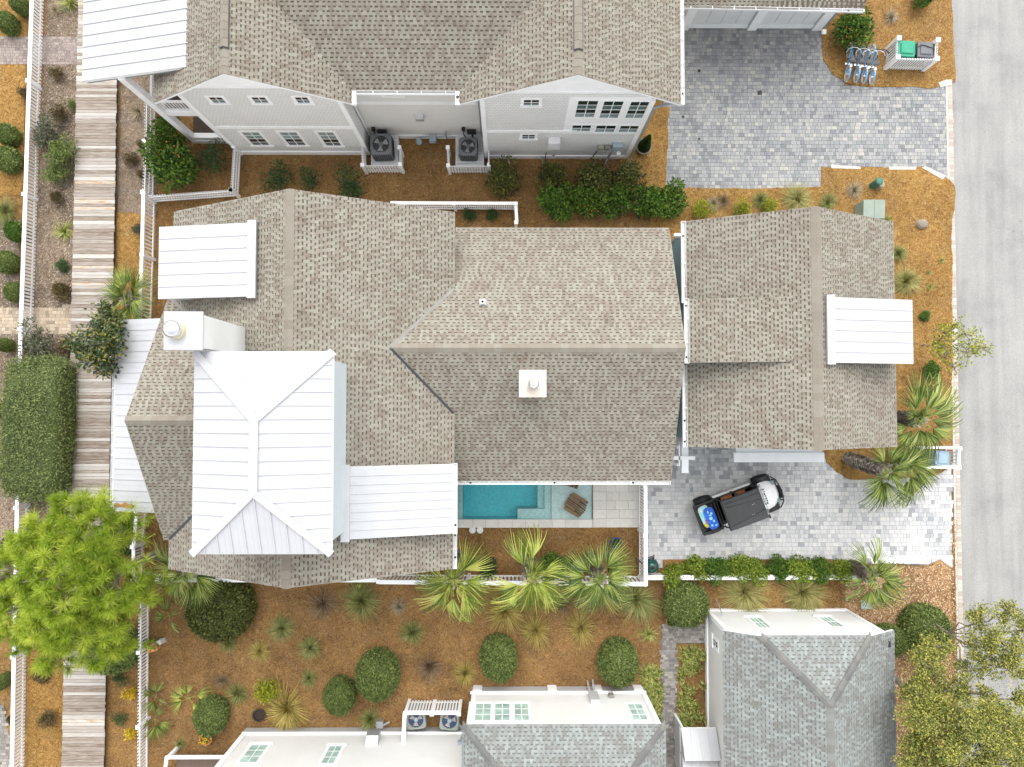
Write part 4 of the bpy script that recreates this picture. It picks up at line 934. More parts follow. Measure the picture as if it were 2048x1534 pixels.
# corners of these are read low-left and high-right
for lo, hi in (((953, 1407), (980, 1441)), ((991, 1407), (1019, 1441)), ((1029, 1407), (1058, 1441)), ((1255, 1408), (1296, 1440))): winY(H5, Yd, 1, lo, hi, 2, 3, G, trim=.1, sill=False, bar=.035)
dzt, dye, dxl, dxr = 4.35, -12.3, -1.72, 6.14; run = (dxr-dxl)/2; dzr = dzt+.5*run
r5 = shingle_roof(H5, [[(dxl, dye, dzt), (dxl+run, dye-run, dzr), (dxr, dye, dzt)], [(dxl, dye, dzt), (dxl, -20, dzt), (dxl+run, -20, dzr), (dxl+run, dye-run, dzr)], [(dxr, dye, dzt), (dxl+run, dye-run, dzr), (dxl+run, -20, dzr), (dxr, -20, dzt)]], 'shingle_grey', ex=.15)
ridge_caps(r5, (dxl, dye, dzt), (dxl+run, dye-run, dzr), (0, .7, -.3), (-.7, 0, -.3), 'shingle_grey', .2, .24, (.0, .2, .1, .32, .22, .05), .045); ridge_caps(r5, (dxr, dye, dzt), (dxl+run, dye-run, dzr), (.7, 0, -.3), (0, .7, -.3), 'shingle_grey', .2, .24, (.0, .2, .1, .32, .22, .05), .045)
p = WY(1188, 1392, Yd+.15); b = MB(); b.box(p.x-.2, p.x+.2, Yd, Yd+.2, p.z-.4, p.z+.5); b.tube([(p.x-.12, Yd+.1, p.z-.3), (p.x-.14, Yd+.3, .05)], .045, 6); b.tube([(p.x+.06, Yd+.1, p.z-.3), (p.x+.1, Yd+.35, .05)], .045, 6); b.build('meter_box', 'white_metal', H5)
p = WY(1222, 1388, Yd+.15); b = MB(); b.box(p.x-.1, p.x+.12, Yd, Yd+.14, p.z-.2, p.z+.1); b.tube([(p.x, Yd+.1, p.z), (p.x+.1, Yd+.2, p.z-.3), (p.x+.05, Yd+.3, .05)], .02, 6); b.build('meter_box', 'lead_grey', H5)
p = WY(744, 1480, Yc+.2); b = MB(); b.hexa([(p.x-.28, Yc, p.z-.5), (p.x+.28, Yc, p.z-.5), (p.x+.28, Yc+.42, p.z-.5), (p.x-.28, Yc+.42, p.z-.5), (p.x-.26, Yc, p.z+.12), (p.x+.26, Yc, p.z+.12), (p.x+.26, Yc+.38, p.z-.02), (p.x-.26, Yc+.38, p.z-.02)]); b.build('meter_box', 'galvanised', H5)
p = WY(770, 1450, Yc+.3); b = MB(); b.tube([(-5.9, Yc+.3, .2), (-5.75, Yc+.3, .45), (-5.4, Yc+.35, .45), (-5.2, Yc+.4, .3)], .045, 6); b.box(-5.75, -5.45, Yc+.2, Yc+.5, .2, .5); b.build('gas_meter', 'galvanised', H5)
b = MB(); q = W(745, 1466); b.box(q.x-.22, q.x+.2, q.y-.1, q.y+.12, .4, .62); b.build('warning_tag', 'red_paint', H5)
b = MB(); p = WY(920, 1484, Yc+.12); b.box(p.x-.1, p.x+.1, Yc, Yc+.14, p.z-.2, p.z+.05); b.tube([(p.x, Yc+.1, p.z-.2), (p.x+.06, Yc+.2, .8), (p.x-.1, Yc+.5, .6)], .025, 6); b.build('disconnect_box', 'utility_blue', H5)
# entry steps of the cottage at lower left
b = MB(); a = W(352, 1512, .5); c = W(452, 1512, .5); b.box(a.x, -11.5, -20, a.y, .36, .46); pf = b.build('porch_floor', 'dark_deck', H5)
b = MB(); b.beam((a.x-.1, a.y+.15, .92), (-11.6, a.y+.15, .92), .14, .08); b.beam((a.x-.2, a.y+.2, .92), (a.x-.75, -20, .92), .14, .08); b.box(a.x-.2, a.x-.06, a.y+.08, a.y+.22, 0, .95); b.build('porch_rail', 'white_trim', H5)

# ------------------------------------------------------------------ grey roofed carriage house at lower right
H6 = thing('garage', 'small white building with grey clipped gable roof and two green windows under it', 'building', (12, -13, 0))
b = MB(); b.box(8.95, 15.2, -20, -9.07, 0, 3.75)
b.poly([(15.2, -9.07, 3.74), (8.95, -9.07, 3.74), (8.95, -9.07, 3.88), (9.98, -9.07, 4.42), (13.9, -9.07, 4.42), (15.2, -9.07, 3.9)]); b.build('wall', 'siding_white', H6)
bandN(H6, 8.9, 15.25, -9.07, .02, .3, .05, 'base_board'); b = MB(); b.box(8.89, 8.95, -20, -9.03, .0, .3); b.build('base_board', 'white_trim', H6)
b = MB(); b.box(8.88, 9.05, -9.24, -9.03, .3, 3.7); b.build('corner_board', 'white_trim', H6)
b = MB(); b.box(15.1, 15.26, -9.2, -9.03, .3, 3.7); b.build('corner_board', 'white_trim', H6)
winY(H6, -9.07, 1, (1495, 1234), (1543, 1256), 3, 2, G, trim=.13); winY(H6, -9.07, 1, (1635, 1233), (1689, 1254), 3, 2, G, trim=.13)
pa, pb = WX(1426.5, 1276, 8.95), WX(1437, 1299, 8.95)
window(H6, (8.95, pa.y, pa.z), (0, -1, 0), (-1, 0, 0), pa.y-pb.y, max(.5, pb.z-pa.z-.1), 2, 2, ('glass_dark',), trim=.16)
el, er, ez, ex_, ezr, ezc = 8.59, 15.4, 3.8, 11.97, 5.82, 4.55; es = (ezr-ez)/(ex_-el); es2 = (ezr-ez)/(er-ex_)
ya, yr_ = -8.86, -11.0; ka = el+(ezc-ez)/es; kb_ = er-(ezc-ez)/es2
r6 = shingle_roof(H6, [[(el, ya, ez), (el, -20, ez), (ex_, -20, ezr), (ex_, yr_, ezr), (ka, ya, ezc)], [(er, ya, ez), (kb_, ya, ezc), (ex_, yr_, ezr), (ex_, -20, ezr), (er, -20, ez)], [(ka, ya, ezc), (ex_, yr_, ezr), (kb_, ya, ezc)]], 'shingle_grey', ex=.15)
ridge_caps(r6, (ex_, -20, ezr), (ex_, yr_, ezr), (-1, 0, -es), (1, 0, -es2), 'shingle_grey', .16, .29, (.3, .4, .5, .35, .45, .42)); ridge_caps(r6, (ka, ya, ezc), (ex_, yr_, ezr), (-.7, -.2, -.35), (.2, .8, -.4), 'shingle_grey', .17, .24, (.0, .2, .1, .32, .22, .05), .045); ridge_caps(r6, (kb_, ya, ezc), (ex_, yr_, ezr), (.7, -.2, -.35), (-.2, .8, -.4), 'shingle_grey', .17, .24, (.0, .2, .1, .32, .22, .05), .045)
p = W(1779, 1288, 4.0); b = MB(); b.box(p.x-.04, p.x+.04, p.y-.12, p.y+.1, ez+es2*(er-p.x), ez+es2*(er-p.x)+.06); b.build('roof_vent', 'ac_dark', H6)
p = WY(1442, 1224, -8.9); b = MB(); b.tube([(9.35, -9.1, 1.1), (9.35, -8.95, 1.1), (9.28, -8.5, .5)], .03, 6); b.build('pipe', 'galvanised', H6)
# little white entry roofs on its near side
for i, (u0, u1, v0, zz) in enumerate(((1357, 1424, 1456, 2.3), (1357, 1424, 1503, 2.3))):
    a = W(u0, v0, 1.6); a2 = W(u1-6, v0, 1.6)
    x0, x1 = W(1362, v0, 1.6).x, 8.9; y0 = a.y; y1 = a.y-1.05
    b = MB(); b.box(x0+.06, x0+.16, y1+.05, y1+.15, 0, 1.9+.3); b.box(x0+.06, x0+.16, y0-.15, y0-.05, 0, 1.6); b.build('porch_post', 'white_trim', H6)
    metal_roof(H6, [[(x0, y0, 1.62), (x1, y0, 1.62), (x1, y1, 2.3), (x0, y1, 2.3)]], .42, 'entry_roof', .1)
    b = MB(); b.box(x0-.06, x0+.03, y1, y0, 1.45, 1.62); b.poly([(x0-.02, y0, 1.62), (x0-.02, y0, .5), (x0-.02, y1, .5), (x0-.02, y1, 2.3)]); b.build('side_panel', 'white_metal', H6)

# ------------------------------------------------------------------ pool
pool = bpy.data.objects.new('pool', None); C.objects.link(pool); pool.location = (.8, -4, 0); WM[pool] = Matrix.Translation((.8, -4, 0)); structure(pool)
zb, zs, z1_, z2_ = -1.3, -.16, -.32, -.5
xa, xb_ = W(926, 1000, -.6).x, W(1075, 1000, -.5).x; xc, xd = W(1089, 1000, -.3).x, W(1103, 1000, -.2).x
ys_, ye_ = W(1000, 1017, -.4).y, py0
b = MB(); S = .12
b.poly([(px0, py0, zb), (px1, py0, zb), (px1, py1, zb), (px0, py1, zb)])
b.box(px0-S, px0, py0-S, py1+S, zb-.1, -.004); b.box(px1, px1+S, py0-S, py1+S, zb-.1, -.004); b.box(px0, px1, py0-S, py0, zb-.1, -.004); b.box(px0, px1, py1, py1+S, zb-.1, -.004)
b.build('pool_basin', 'pool_finish', pool)
b = MB(); b.box(xd, px1-.002, py0+.002, py1-.002, zb+.002, zs); b.build('sun_shelf', 'pool_plaster', pool)
b = MB(); b.box(xc, xd-.002, py0+.002, py1-.002, zb+.002, z1_); b.box(xb_, xc-.002, ys_, py1-.002, zb+.002, z2_); b.box(W(1035, 1020, -.4).x, xc-.002, py0+.002, ys_-.002, zb+.002, z1_-.002); b.build('pool_step', 'pool_plaster', pool)
b = MB(); b.box(px0+.002, xa, py0+.002, py1-.002, zb+.002, z2_+.1); b.build('pool_step', 'pool_plaster', pool)
b = MB(); b.box(px0-.05, px1+.05, py0-.05, py1+.05, zb-.05, -.045); b.build('pool_water', 'pool_water', pool)
deck = bpy.data.objects.new('pool_deck', None); C.objects.link(deck); deck.location = (4, -4, 0); WM[deck] = Matrix.Translation((4, -4, 0)); structure(deck)
cy0, cy1 = W(1000, 1055).y, W(1000, 1040).y-.02; dx1_ = W(1279, 1000).x
x = px0-.3
while x < px1+.02:
    b = MB(); b.box(x+.004, min(x+.6, px1+.02)-.004, cy0, py0+.03, -.03, .05, random.random()); b.build('coping_slab', 'travertine_slab', deck); x += .6
y = cy0
while y < -2.2:
    x = px1+.03; o = random.random()*.3
    while x < dx1_:
        wd = min(random.choice((.6, .4, .6)), dx1_-x)
        if wd > .05:
            b = MB(); b.box(x+.004, x+wd-.004, y+.004, y+.396, -.03, .05, random.random()); b.build('deck_slab', 'travertine_slab', deck)
        x += wd
    y += .4
# ------------------------------------------------------------------ fences
PK = {}
def picket_mesh(h, wd, pointed, th=.022):
    k = (round(h, 2), wd, pointed)
    if k not in PK:
        b = MB()
        if pointed:
            b.box(-wd/2, wd/2, -th/2, th/2, .06, h-.05); b.hexa([(-wd/2, -th/2, h-.05), (wd/2, -th/2, h-.05), (wd/2, th/2, h-.05), (-wd/2, th/2, h-.05), (-.012, -th/2, h), (.012, -th/2, h), (.012, th/2, h), (-.012, th/2, h)])
        else: b.box(-wd/2, wd/2, -th/2, th/2, .06, h)
        PK[k] = b.mesh('picket', 'white_trim')
    return PK[k]
def fence(label, pts, h, pitch=.15, pw=.085, cap=.12, posts=2.4, pointed=False, lattice=0, name='picket_fence', cat='fence', group=None, side=1, z0=0, nopost=(), mat='white_trim', postw=.13):
    pts = [W(u, v) for u, v in pts]; c = pts[0]
    t = thing(name, label, cat, (c.x, c.y, z0), 0, group)
    for i in range(len(pts)-1):
        a, q = pts[i], pts[i+1]; d = q-a; L_ = d.length; d.normalize(); ang = math.atan2(d.y, d.x); n = Vector((-d.y, d.x, 0))*side; u = Vector((0, 0, 1))
        rails = [.18, h-.16] if not cap else [.18, h-.1]
        for k, z in enumerate(rails):
            b = MB(); b.frame(a, d, n, u, 0, L_, -.045, -.012, z-.045, z+.045); b.build('rail', mat, t)
        for k in range(lattice):
            b = MB(); z = .18+(h-.35)*(k+1)/(lattice+1); b.frame(a, d, n, u, 0, L_, -.04, -.013, z-.02, z+.02); b.build('rail', mat, t)
        if cap: b = MB(); b.frame(a, d, n, u, 0, L_, -cap/2, cap/2, h-.03, h+.02); b.build('cap_rail', mat, t)
        k = pitch/2; me = picket_mesh(h-.04 if cap else h, pw, pointed)
        while k < L_:
            inst('picket', me, t, Matrix.Translation(a+d*k) @ Matrix.Rotation(ang+random.uniform(-.02, .02), 4, 'Z')); k += pitch
        m = max(1, round(L_/posts))
        for k in range(m+1):
            if i > 0 and k == 0: continue
            b = MB(); p = a+d*(L_*k/m); w_ = postw/2; b.frame(p, d, n, u, -w_, w_, -w_-.03, w_-.03, 0, h+.05); b.frame(p, d, n, u, -w_-.02, w_+.02, -w_-.05, w_-.01, h+.05, h+.09)
            b.build('post', mat, t)
    return t
fence('long white slatted fence running beside the boardwalk, past the big clipped hedge', [(90, -40), (76, 400), (67, 662), (60, 1010), (54, 1300), (49, 1580)], .86, .158, .092, .16, 4.2, side=1)
fence('white picket fence beside the boardwalk, next to the porch of the grey two storey house', [(312, 216), (311, 300), (308, 398)], 1.05, .145, .07, 0, 3.8, True, 1, side=-1)
fence('white slatted fence between boardwalk and beige house, up to the palm by the deck', [(311, 402), (308, 520), (303, 650)], 1.1, .17, .07, .14, 2.6, side=-1)
fence('short white lattice fence separating the two houses near the boardwalk', [(311, 404), (478, 392)], .95, .115, .055, .0, 3.9, False, 1, side=1)
fence('short white lattice fence coming from the corner of the grey house', [(482, 308), (477, 393)], .95, .115, .055, 0, 1.9, False, 1, side=-1)
fence('white picket fence between porch roof and pine tree branch', [(296, 1015), (290, 1085), (289, 1145)], 1.0, .14, .065, .14, 2.8, side=1)
fence('white pointed picket fence beside the boardwalk below the pine tree', [(299, 1150), (298, 1290), (296, 1580)], .95, .145, .075, 0, 3.2, True, 0, side=-1)
fence('white fence of the pool yard standing beside the paver driveway', [(1279, 966), (1279, 1152)], 1.45, .135, .08, .16, 2.1, side=1)
fence('long white fence along the pool yard behind the three palms', [(1279, 1153), (768, 1149)], 1.4, .17, .09, .18, 3.5, side=1)
fence('white fence behind the fan palm at the corner of the beige house', [(760, 1148), (300, 1148)], 1.15, .17, .09, .18, 3.2, side=1)
fence('white lattice fence of the small planted pen behind the beige house', [(792, 418), (1031, 419), (1033, 456)], 1.0, .1, .055, .14, 2.4, False, 1, side=1)
fence('white lattice screen around the fan unit nearer the boardwalk', [(731, 304), (733, 346), (807, 346), (807, 312)], 1.05, .125, .058, 0, 3, True, 2, side=-1, cat='fence', group='lattice screens around the fan units')
fence('white lattice screen around the fan unit next to the grey downspout', [(898, 312), (899, 347), (979, 347), (980, 306)], 1.05, .125, .058, 0, 3, True, 2, side=-1, group='lattice screens around the fan units')
fence('white screen fence in front of the two fan units of the white cottage', [(815, 1456), (818, 1400), (922, 1400)], 1.35, .13, .075, .16, 1.15, side=1)
fence('white slatted bin screen beside the four parked bicycles', [(1848, 105), (1846, 141), (1769, 139), (1770, 101)], 1.1, .115, .06, 0, 5, False, 0, side=1, postw=.16)
fence('white bin screen under the palm beside the kerb', [(1812, 892), (1888, 893), (1888, 930), (1820, 931)], 1.1, .15, .06, .12, 5, side=1)
# low white wall of the driveway
lw = thing('low_wall', 'low white wall behind the green hedge shrubs beside the driveway', 'wall', tuple(W(1500, 1148)))
b = MB(); a, c = W(1288, 1146), W(1722, 1146); b.box(a.x, c.x, a.y-.13, a.y+.0, 0, .55); b.build('wall', 'white_trim', lw); b = MB(); b.box(a.x, c.x+.03, a.y-.17, a.y+.04, .55, .62); b.build('coping', 'white_trim', lw)
lw = thing('low_wall', 'end of the low white wall near the road, on bark chips', 'wall', tuple(W(1820, 1120)))
b = MB(); a, c = W(1735, 1115), W(1850, 1115); b.box(a.x, c.x, a.y-.16, a.y, 0, .3); b.build('wall', 'white_trim', lw); b = MB(); b.box(a.x, c.x+.03, a.y-.19, a.y+.03, .3, .36); b.build('coping', 'white_trim', lw)
# white timber arch between house and garage
ar = thing('arbor', 'white timber gate arch between the beige house and its garage', 'arbor', tuple(W(1366, 920)))
za = 2.5; b = MB(); a = W(1363, 890, za); c = W(1363, 944, za); b.beam((a.x-.1, a.y, za), (a.x-.1, c.y+.25, za), .05, .12); b.build('beam', 'white_trim', ar)
b = MB(); q = W(1371, 946, za); b.box(q.x-.14, q.x+.14, q.y, a.y, za-.1, za-.04); b.build('top_board', 'white_trim', ar)
b = MB(); p, q = W(1345, 916, za+.1), W(1391, 916, za+.1); b.box(p.x, q.x, p.y-.08, p.y+.07, za-.02, za+.06); b.build('cross_beam', 'white_trim', ar)
for yy in (a.y-.1, c.y+.3): b = MB(); b.box(a.x-.17, a.x-.05, yy-.06, yy+.06, 0, za-.06); b.build('post', 'white_trim', ar)
gt = thing('garden_gate', 'beige boarded gate in the gap behind the garage gutter', 'gate', tuple(W(1352, 480)))
for k in range(5): b = MB(); p = W(1352, 492); b.box(p.x-.45+k*.19, p.x-.27+k*.19, p.y-.02, p.y+.02, .1, 1.75); b.build('board', 'travertine', gt)
b = MB(); b.box(p.x-.5, p.x+.52, p.y+.02, p.y+.14, 1.66, 1.86); b.build('top_rail', 'white_trim', gt)

# ------------------------------------------------------------------ things around the houses
def fan_unit(label, u, v, mat, dark, blade, loc_z=0, s=.93, rz=0, h=.92):
    p = W(u, v, h); t = thing('fan_unit', label, 'air conditioner', (p.x, p.y, loc_z), rz, 'outdoor fan units'); hw = s/2
    b = MB(); r = .1; c = []
    for cx, cy, a0 in ((hw-r, hw-r, 0), (-hw+r, hw-r, 90), (-hw+r, -hw+r, 180), (hw-r, -hw+r, 270)):
        for k in range(4): a = R(a0+k*30); c.append((cx+r*math.cos(a), cy+r*math.sin(a)))
    b.prism(c, .05, h-.06); b.build('casing', mat, t, local=True)
    b = MB(); ro = s*.40; n = 32; z = h
    ring = [(ro*math.cos(2*math.pi*i/n), ro*math.sin(2*math.pi*i/n)) for i in range(n)]
    def edge(i):
        a = 2*math.pi*i/n; x, y = math.cos(a), math.sin(a); k = min((hw+.01)/max(abs(x), 1e-6), (hw+.01)/max(abs(y), 1e-6), hw*1.28); return (x*k, y*k)
    for i in range(n):
        j = (i+1) % n; A, B2 = edge(i), edge(j); P, Q = ring[i], ring[j]
        b.poly([(P[0], P[1], z), (A[0]*.97, A[1]*.97, z-.015), (B2[0]*.97, B2[1]*.97, z-.015), (Q[0], Q[1], z)]); b.poly([(A[0]*.97, A[1]*.97, z-.015), (A[0], A[1], z-.07), (B2[0], B2[1], z-.07), (B2[0]*.97, B2[1]*.97, z-.015)])
        b.poly([(Q[0], Q[1], z), (Q[0], Q[1], z-.055), (P[0], P[1], z-.055), (P[0], P[1], z)])
    b.build('top_cover', mat, t, local=True)
    b = MB(); b.lathe([(ro-.002, h-.0585), (ro-.002, h-.056)], n=32); b.build('fan_well', dark, t, local=True)
    for k in range(3):
        a0 = R(k*120+rz*40+20); b = MB(); pts = []
        for rr, da in ((.09, -.35), (ro*.9, -.42), (ro*.9, .42), (.09, .3)): pts.append((rr*math.cos(a0+da), rr*math.sin(a0+da), h-.046+.02*da))
        b.poly(pts); b.build('fan_blade', blade, t, local=True)
    b = MB(); b.lathe([(.1, h-.055), (.1, h-.03), (.06, h-.02)], n=14); b.build('hub', 'ac_grey' if dark != 'ac_blue' else 'utility_blue', t, local=True)
    b = MB()
    for k in (.3, .55, .8): b.torus((0, 0, h-.006), ro*k, .005, 'z', 24, 4)
    for k in range(8): a = R(45*k); b.beam((.08*math.cos(a), .08*math.sin(a), h-.006), (ro*math.cos(a), ro*math.sin(a), h-.006), .008, .008)
    stuff(b.build('fan_guard', 'ac_grey', t, local=True))
    b = MB()
    for sx, sy in ((1, 0), (-1, 0), (0, 1), (0, -1)):
        for k in range(9):
            q = -hw*.8+k*hw*.2; e = hw+.008
            if sx: b.box(sx*e-.008, sx*e+.008, q-.018, q+.018, .12, h-.12)
            else: b.box(q-.018, q+.018, sy*e-.008, sy*e+.008, .12, h-.12)
    stuff(b.build('louvres', dark if dark == 'ac_dark' else mat, t, local=True)); return t
fan_unit('dark grey square fan unit on the pad nearer the boardwalk', 765, 295, 'ac_grey', 'ac_dark', 'fan_metal', .45, .92, .04, .95)
fan_unit('dark grey fan unit on the pad next to the grey downspout', 937, 299, 'ac_grey', 'ac_dark', 'fan_metal', .42, .8, 0, .85)
fan_unit('pale fan unit nearer the screen corner, white cottage', 832, 1439, 'ac_pale', 'ac_blue', 'fan_pink', .05, .82, .1, .85)
fan_unit('pale fan unit next to the grey hipped roof, white cottage', 899, 1441, 'ac_pale', 'ac_blue', 'fan_pink', .05, .82, -.1, .85)
for lab, u0, u1, v0, v1 in (('white slatted equipment platform under the fan unit nearer the boardwalk', 742, 797, 274, 330), ('white slatted equipment platform under the fan unit by the downspout', 911, 968, 274, 333)):
    a, c = W(u0, v1, .42), W(u1, v0, .42); t = thing('equipment_platform', lab, 'platform', ((a.x+c.x)/2, a.y, 0), 0, 'equipment platforms')
    yy = a.y; 
    while yy < min(c.y, 12.3): b = MB(); b.box(a.x+.1, c.x-.1, yy+.01, yy+.13, .36, .42); b.build('plank', 'white_paint', t); yy += .135
    b = MB(); b.box(a.x, a.x+.1, a.y, 12.3, .3, .43); b.box(c.x-.1, c.x, a.y, 12.3, .3, .43); b.box(a.x+.1, c.x-.1, a.y-.03, a.y+.01, .3, .43); b.box(a.x+.02, a.x+.1, a.y+.02, 12.2, 0, .3); b.box(c.x-.1, c.x-.02, a.y+.02, 12.2, 0, .3); b.build('frame', 'white_paint', t)
for lab, u, v in (('black electric switch box and conduit behind the fan unit nearer the boardwalk', 764, 266), ('black electric switch box and conduit behind the fan unit by the downspout', 943, 266)):
    p = WY(u, v, YC-.15); t = thing('switch_box', lab, 'switch box', (p.x, YC, p.z), 0, 'switch boxes behind the fan units')
    b = MB(); b.box(p.x-.2, p.x+.2, YC-.14, YC-.0, p.z-.2, p.z+.08); b.build('box', 'black_plastic', t, bevel=.01); b = MB(); b.box(p.x-.42, p.x-.27, YC-.12, YC, p.z+.12, p.z+.34); b.build('small_box', 'black_plastic', t)
    b = MB(); b.tube([(p.x-.34, YC-.08, p.z+.15), (p.x-.36, YC-.15, p.z-.2), (p.x-.1, YC-.35, p.z-.45)], .025, 6); b.tube([(p.x+.03, YC-.1, p.z-.15), (p.x+.03, YC-.3, p.z-.5)], .045, 6); b.build('conduit', 'black_plastic', t)

# bins
def bin_(label, u, v, mat, lid, wd=.66, dp=.82, h=1.08, rz=0, dark=None):
    p = W(u, v, h); t = thing('wheeled_bin', label, 'bin', (p.x, p.y, 0), rz, 'wheeled bins'); w2, d2 = wd/2, dp/2
    b = MB(); b.hexa([(-w2*.78, -d2*.75, .06), (w2*.78, -d2*.75, .06), (w2*.78, d2*.75, .06), (-w2*.78, d2*.75, .06), (-w2*.95, -d2*.95, h-.1), (w2*.95, -d2*.95, h-.1), (w2*.95, d2*.95, h-.1), (-w2*.95, d2*.95, h-.1)]); b.build('body', dark or mat, t, local=True, bevel=.03)
    b = MB(); b.hexa([(-w2, -d2, h-.11), (w2, -d2, h-.11), (w2, d2, h-.11), (-w2, d2, h-.11), (-w2*.96, -d2*.96, h-.04), (w2*.96, -d2*.96, h-.04), (w2*.96, d2*.96, h-.04), (-w2*.96, d2*.96, h-.04)]); b.hexa([(-w2*.7, -d2*.72, h-.042), (w2*.78, -d2*.72, h-.042), (w2*.78, d2*.72, h-.042), (-w2*.7, d2*.72, h-.042), (-w2*.6, -d2*.6, h+.015), (w2*.7, -d2*.62, h+.015), (w2*.7, d2*.62, h+.015), (-w2*.6, d2*.6, h+.015)])
    b.build('lid', lid, t, local=True, bevel=.02)
    b = MB(); b.tube([(w2*1.04, -d2*.7, h-.05), (w2*1.04, d2*.7, h-.05)], .022, 6); b.build('handle', dark or mat, t, local=True)
    for s_ in (-1, 1): b = MB(); b.torus((w2*.8, s_*d2*.8, .12), .1, .035, 'y', 14, 6); b.build('wheel', 'rubber', t, local=True)
    return t
bin_('bright green wheeled bin inside the white screen by the bicycles', 1814, 96, 'bin_green', 'bin_green', .8, .74, 1.08, R(-3), 'bin_dark_green')
t = bin_('grey wheeled bin with a black strap over its lid, beside the green one', 1852, 98, 'grey_plastic', 'grey_plastic', .72, .72, 1.08, R(-3), 'black_plastic')
b = MB(); b.tube([(-.34, .1, 1.07), (-.2, .16, 1.11), (0, .13, 1.12), (.1, .08, 1.13), (.36, .05, 1.07)], .018, 6); b.build('strap', 'black_plastic', t, local=True)
bin_('pale blue grey wheeled bin half under palm fronds', 1886, 917, 'bin_blue', 'bin_blue', .62, .7, 1.0, R(-4))

# bicycles
def bike_build():
    t = thing('bicycle', '', 'bicycle', (0, 0, 0), 0, 'light blue bicycles parked in a row'); r = .345
    for y, nm in ((-.56, 'rear_wheel'), (.56, 'front_wheel')):
        wv = bpy.data.objects.new(nm, None); C.objects.link(wv); wv.parent = t; wv.location = (0, y, r)
        b = MB(); b.torus((0, 0, 0), r-.036, .036, 'x', 28, 7); b.build('tyre', 'tyre_white', wv, local=True)
        b = MB(); b.torus((0, 0, 0), r-.065, .012, 'x', 26, 5); b.tube([(-.05, 0, 0), (.05, 0, 0)], .025, 6)
        for k in range(12): a = R(30*k); b.tube([(0, 0, 0), (0, (r-.06)*math.cos(a), (r-.06)*math.sin(a))], .003, 3)
        b.build('rim', 'aluminium', wv, local=True)
        b = MB(); pts = []
        for k in range(9): a = R(70+k*12) if y < 0 else R(50+k*10); pts.append((0, (r+.025)*math.cos(a), (r+.025)*math.sin(a)))
        for k in range(8):
            p, q = Vector(pts[k]), Vector(pts[k+1]); s = Vector((.02, 0, 0)); b.poly([p-s, q-s, q+s, p+s])
        b.build('mudguard', 'bike_blue', wv, local=True)
    b = MB()
    for p, q, rr in (((0, -.05, .28), (0, -.18, .72), .02), ((0, -.05, .28), (0, .38, .70), .024), ((0, -.16, .60), (0, .37, .78), .02), ((0, -.05, .28), (.05, -.55, .31), .014), ((0, -.05, .28), (-.05, -.55, .31), .014),
                    ((0, -.16, .62), (.05, -.55, .31), .012), ((0, -.16, .62), (-.05, -.55, .31), .012), ((0, .36, .84), (0, .44, .6), .022), ((.05, .43, .62), (.05, .55, .31), .015), ((-.05, .43, .62), (-.05, .55, .31), .015), ((-.05, .43, .62), (.05, .43, .62), .018)): b.tube([p, q], rr, 6)
    b.build('frame', 'bike_blue', t, local=True)
    b = MB(); b.tube([(-.32, .12, .93), (-.27, .26, .98), (-.1, .35, .98), (.1, .35, .98), (.27, .26, .98), (.32, .12, .93)], .013, 6); b.build('handlebar', 'aluminium', t, local=True)
    for s in (-1, 1): b = MB(); b.tube([(s*.32, .12, .93), (s*.34, -.0, .90)], .021, 6); b.build('grip', 'black_plastic', t, local=True)
    b = MB(); b.poly([(-.03, .08, .86), (.03, .08, .86), (.13, -.2, .88), (-.13, -.2, .88)]); b.hexa([(-.13, -.24, .80), (.13, -.24, .80), (.03, .08, .82), (-.03, .08, .82), (-.12, -.24, .87), (.12, -.24, .87), (.025, .08, .85), (-.025, .08, .85)]); b.tube([(0, -.17, .7), (0, -.18, .82)], .014, 6); b.build('saddle', 'dark_grey_plastic', t, local=True)
    b = MB(); b.box(-.055, .055, -.40, -.26, .70, .72); b.box(-.01, .01, -.62, -.40, .70, .71); b.tube([(.05, -.55, .31), (.06, -.5, .66)], .008, 4); b.tube([(-.05, -.55, .31), (-.06, -.5, .66)], .008, 4); b.build('carrier', 'white_paint', t, local=True)
    b = MB(); b.box(-.12, .12, -.09, -.01, .26, .28); b.torus((.03, -.05, .28), .08, .01, 'x', 12, 4); b.build('crank', 'aluminium', t, local=True)
    return t
bk = bike_build(); spots = [(1705, 124, 'light blue bicycle with white tyres, leftmost of the four in the row'), (1723, 126, 'light blue bicycle with white tyres, second from the left of four'), (1738, 128, 'light blue bicycle with white tyres, third of four counting towards the bins'), (1753, 130, 'light blue bicycle with white tyres, nearest to the white bin screen')]
for i, (u, v, lab) in enumerate(spots):
    p = W(u-8, v+1, .345); rz = R(-6+i*1.5)
    if i == 0: bk.location = (p.x, p.y, .05); bk.rotation_euler = (0, R(-4), rz); bk['label'] = lab
    else: o = dup(bk, (p.x, p.y, .05), rz, lab); o.rotation_euler = (0, R(-3-i), rz)
b = MB(); a = [W(1706, 97, .95), W(1730, 98, .98), W(1745, 101, .95), W(1757, 99, .9), W(1772, 100, 1.0), W(1778, 106, .8)]; b.tube(a, .022, 6); o = b.build('cable', 'black_plastic'); tag(o, 'black cable strung from the bicycles to the bin screen', 'cable')

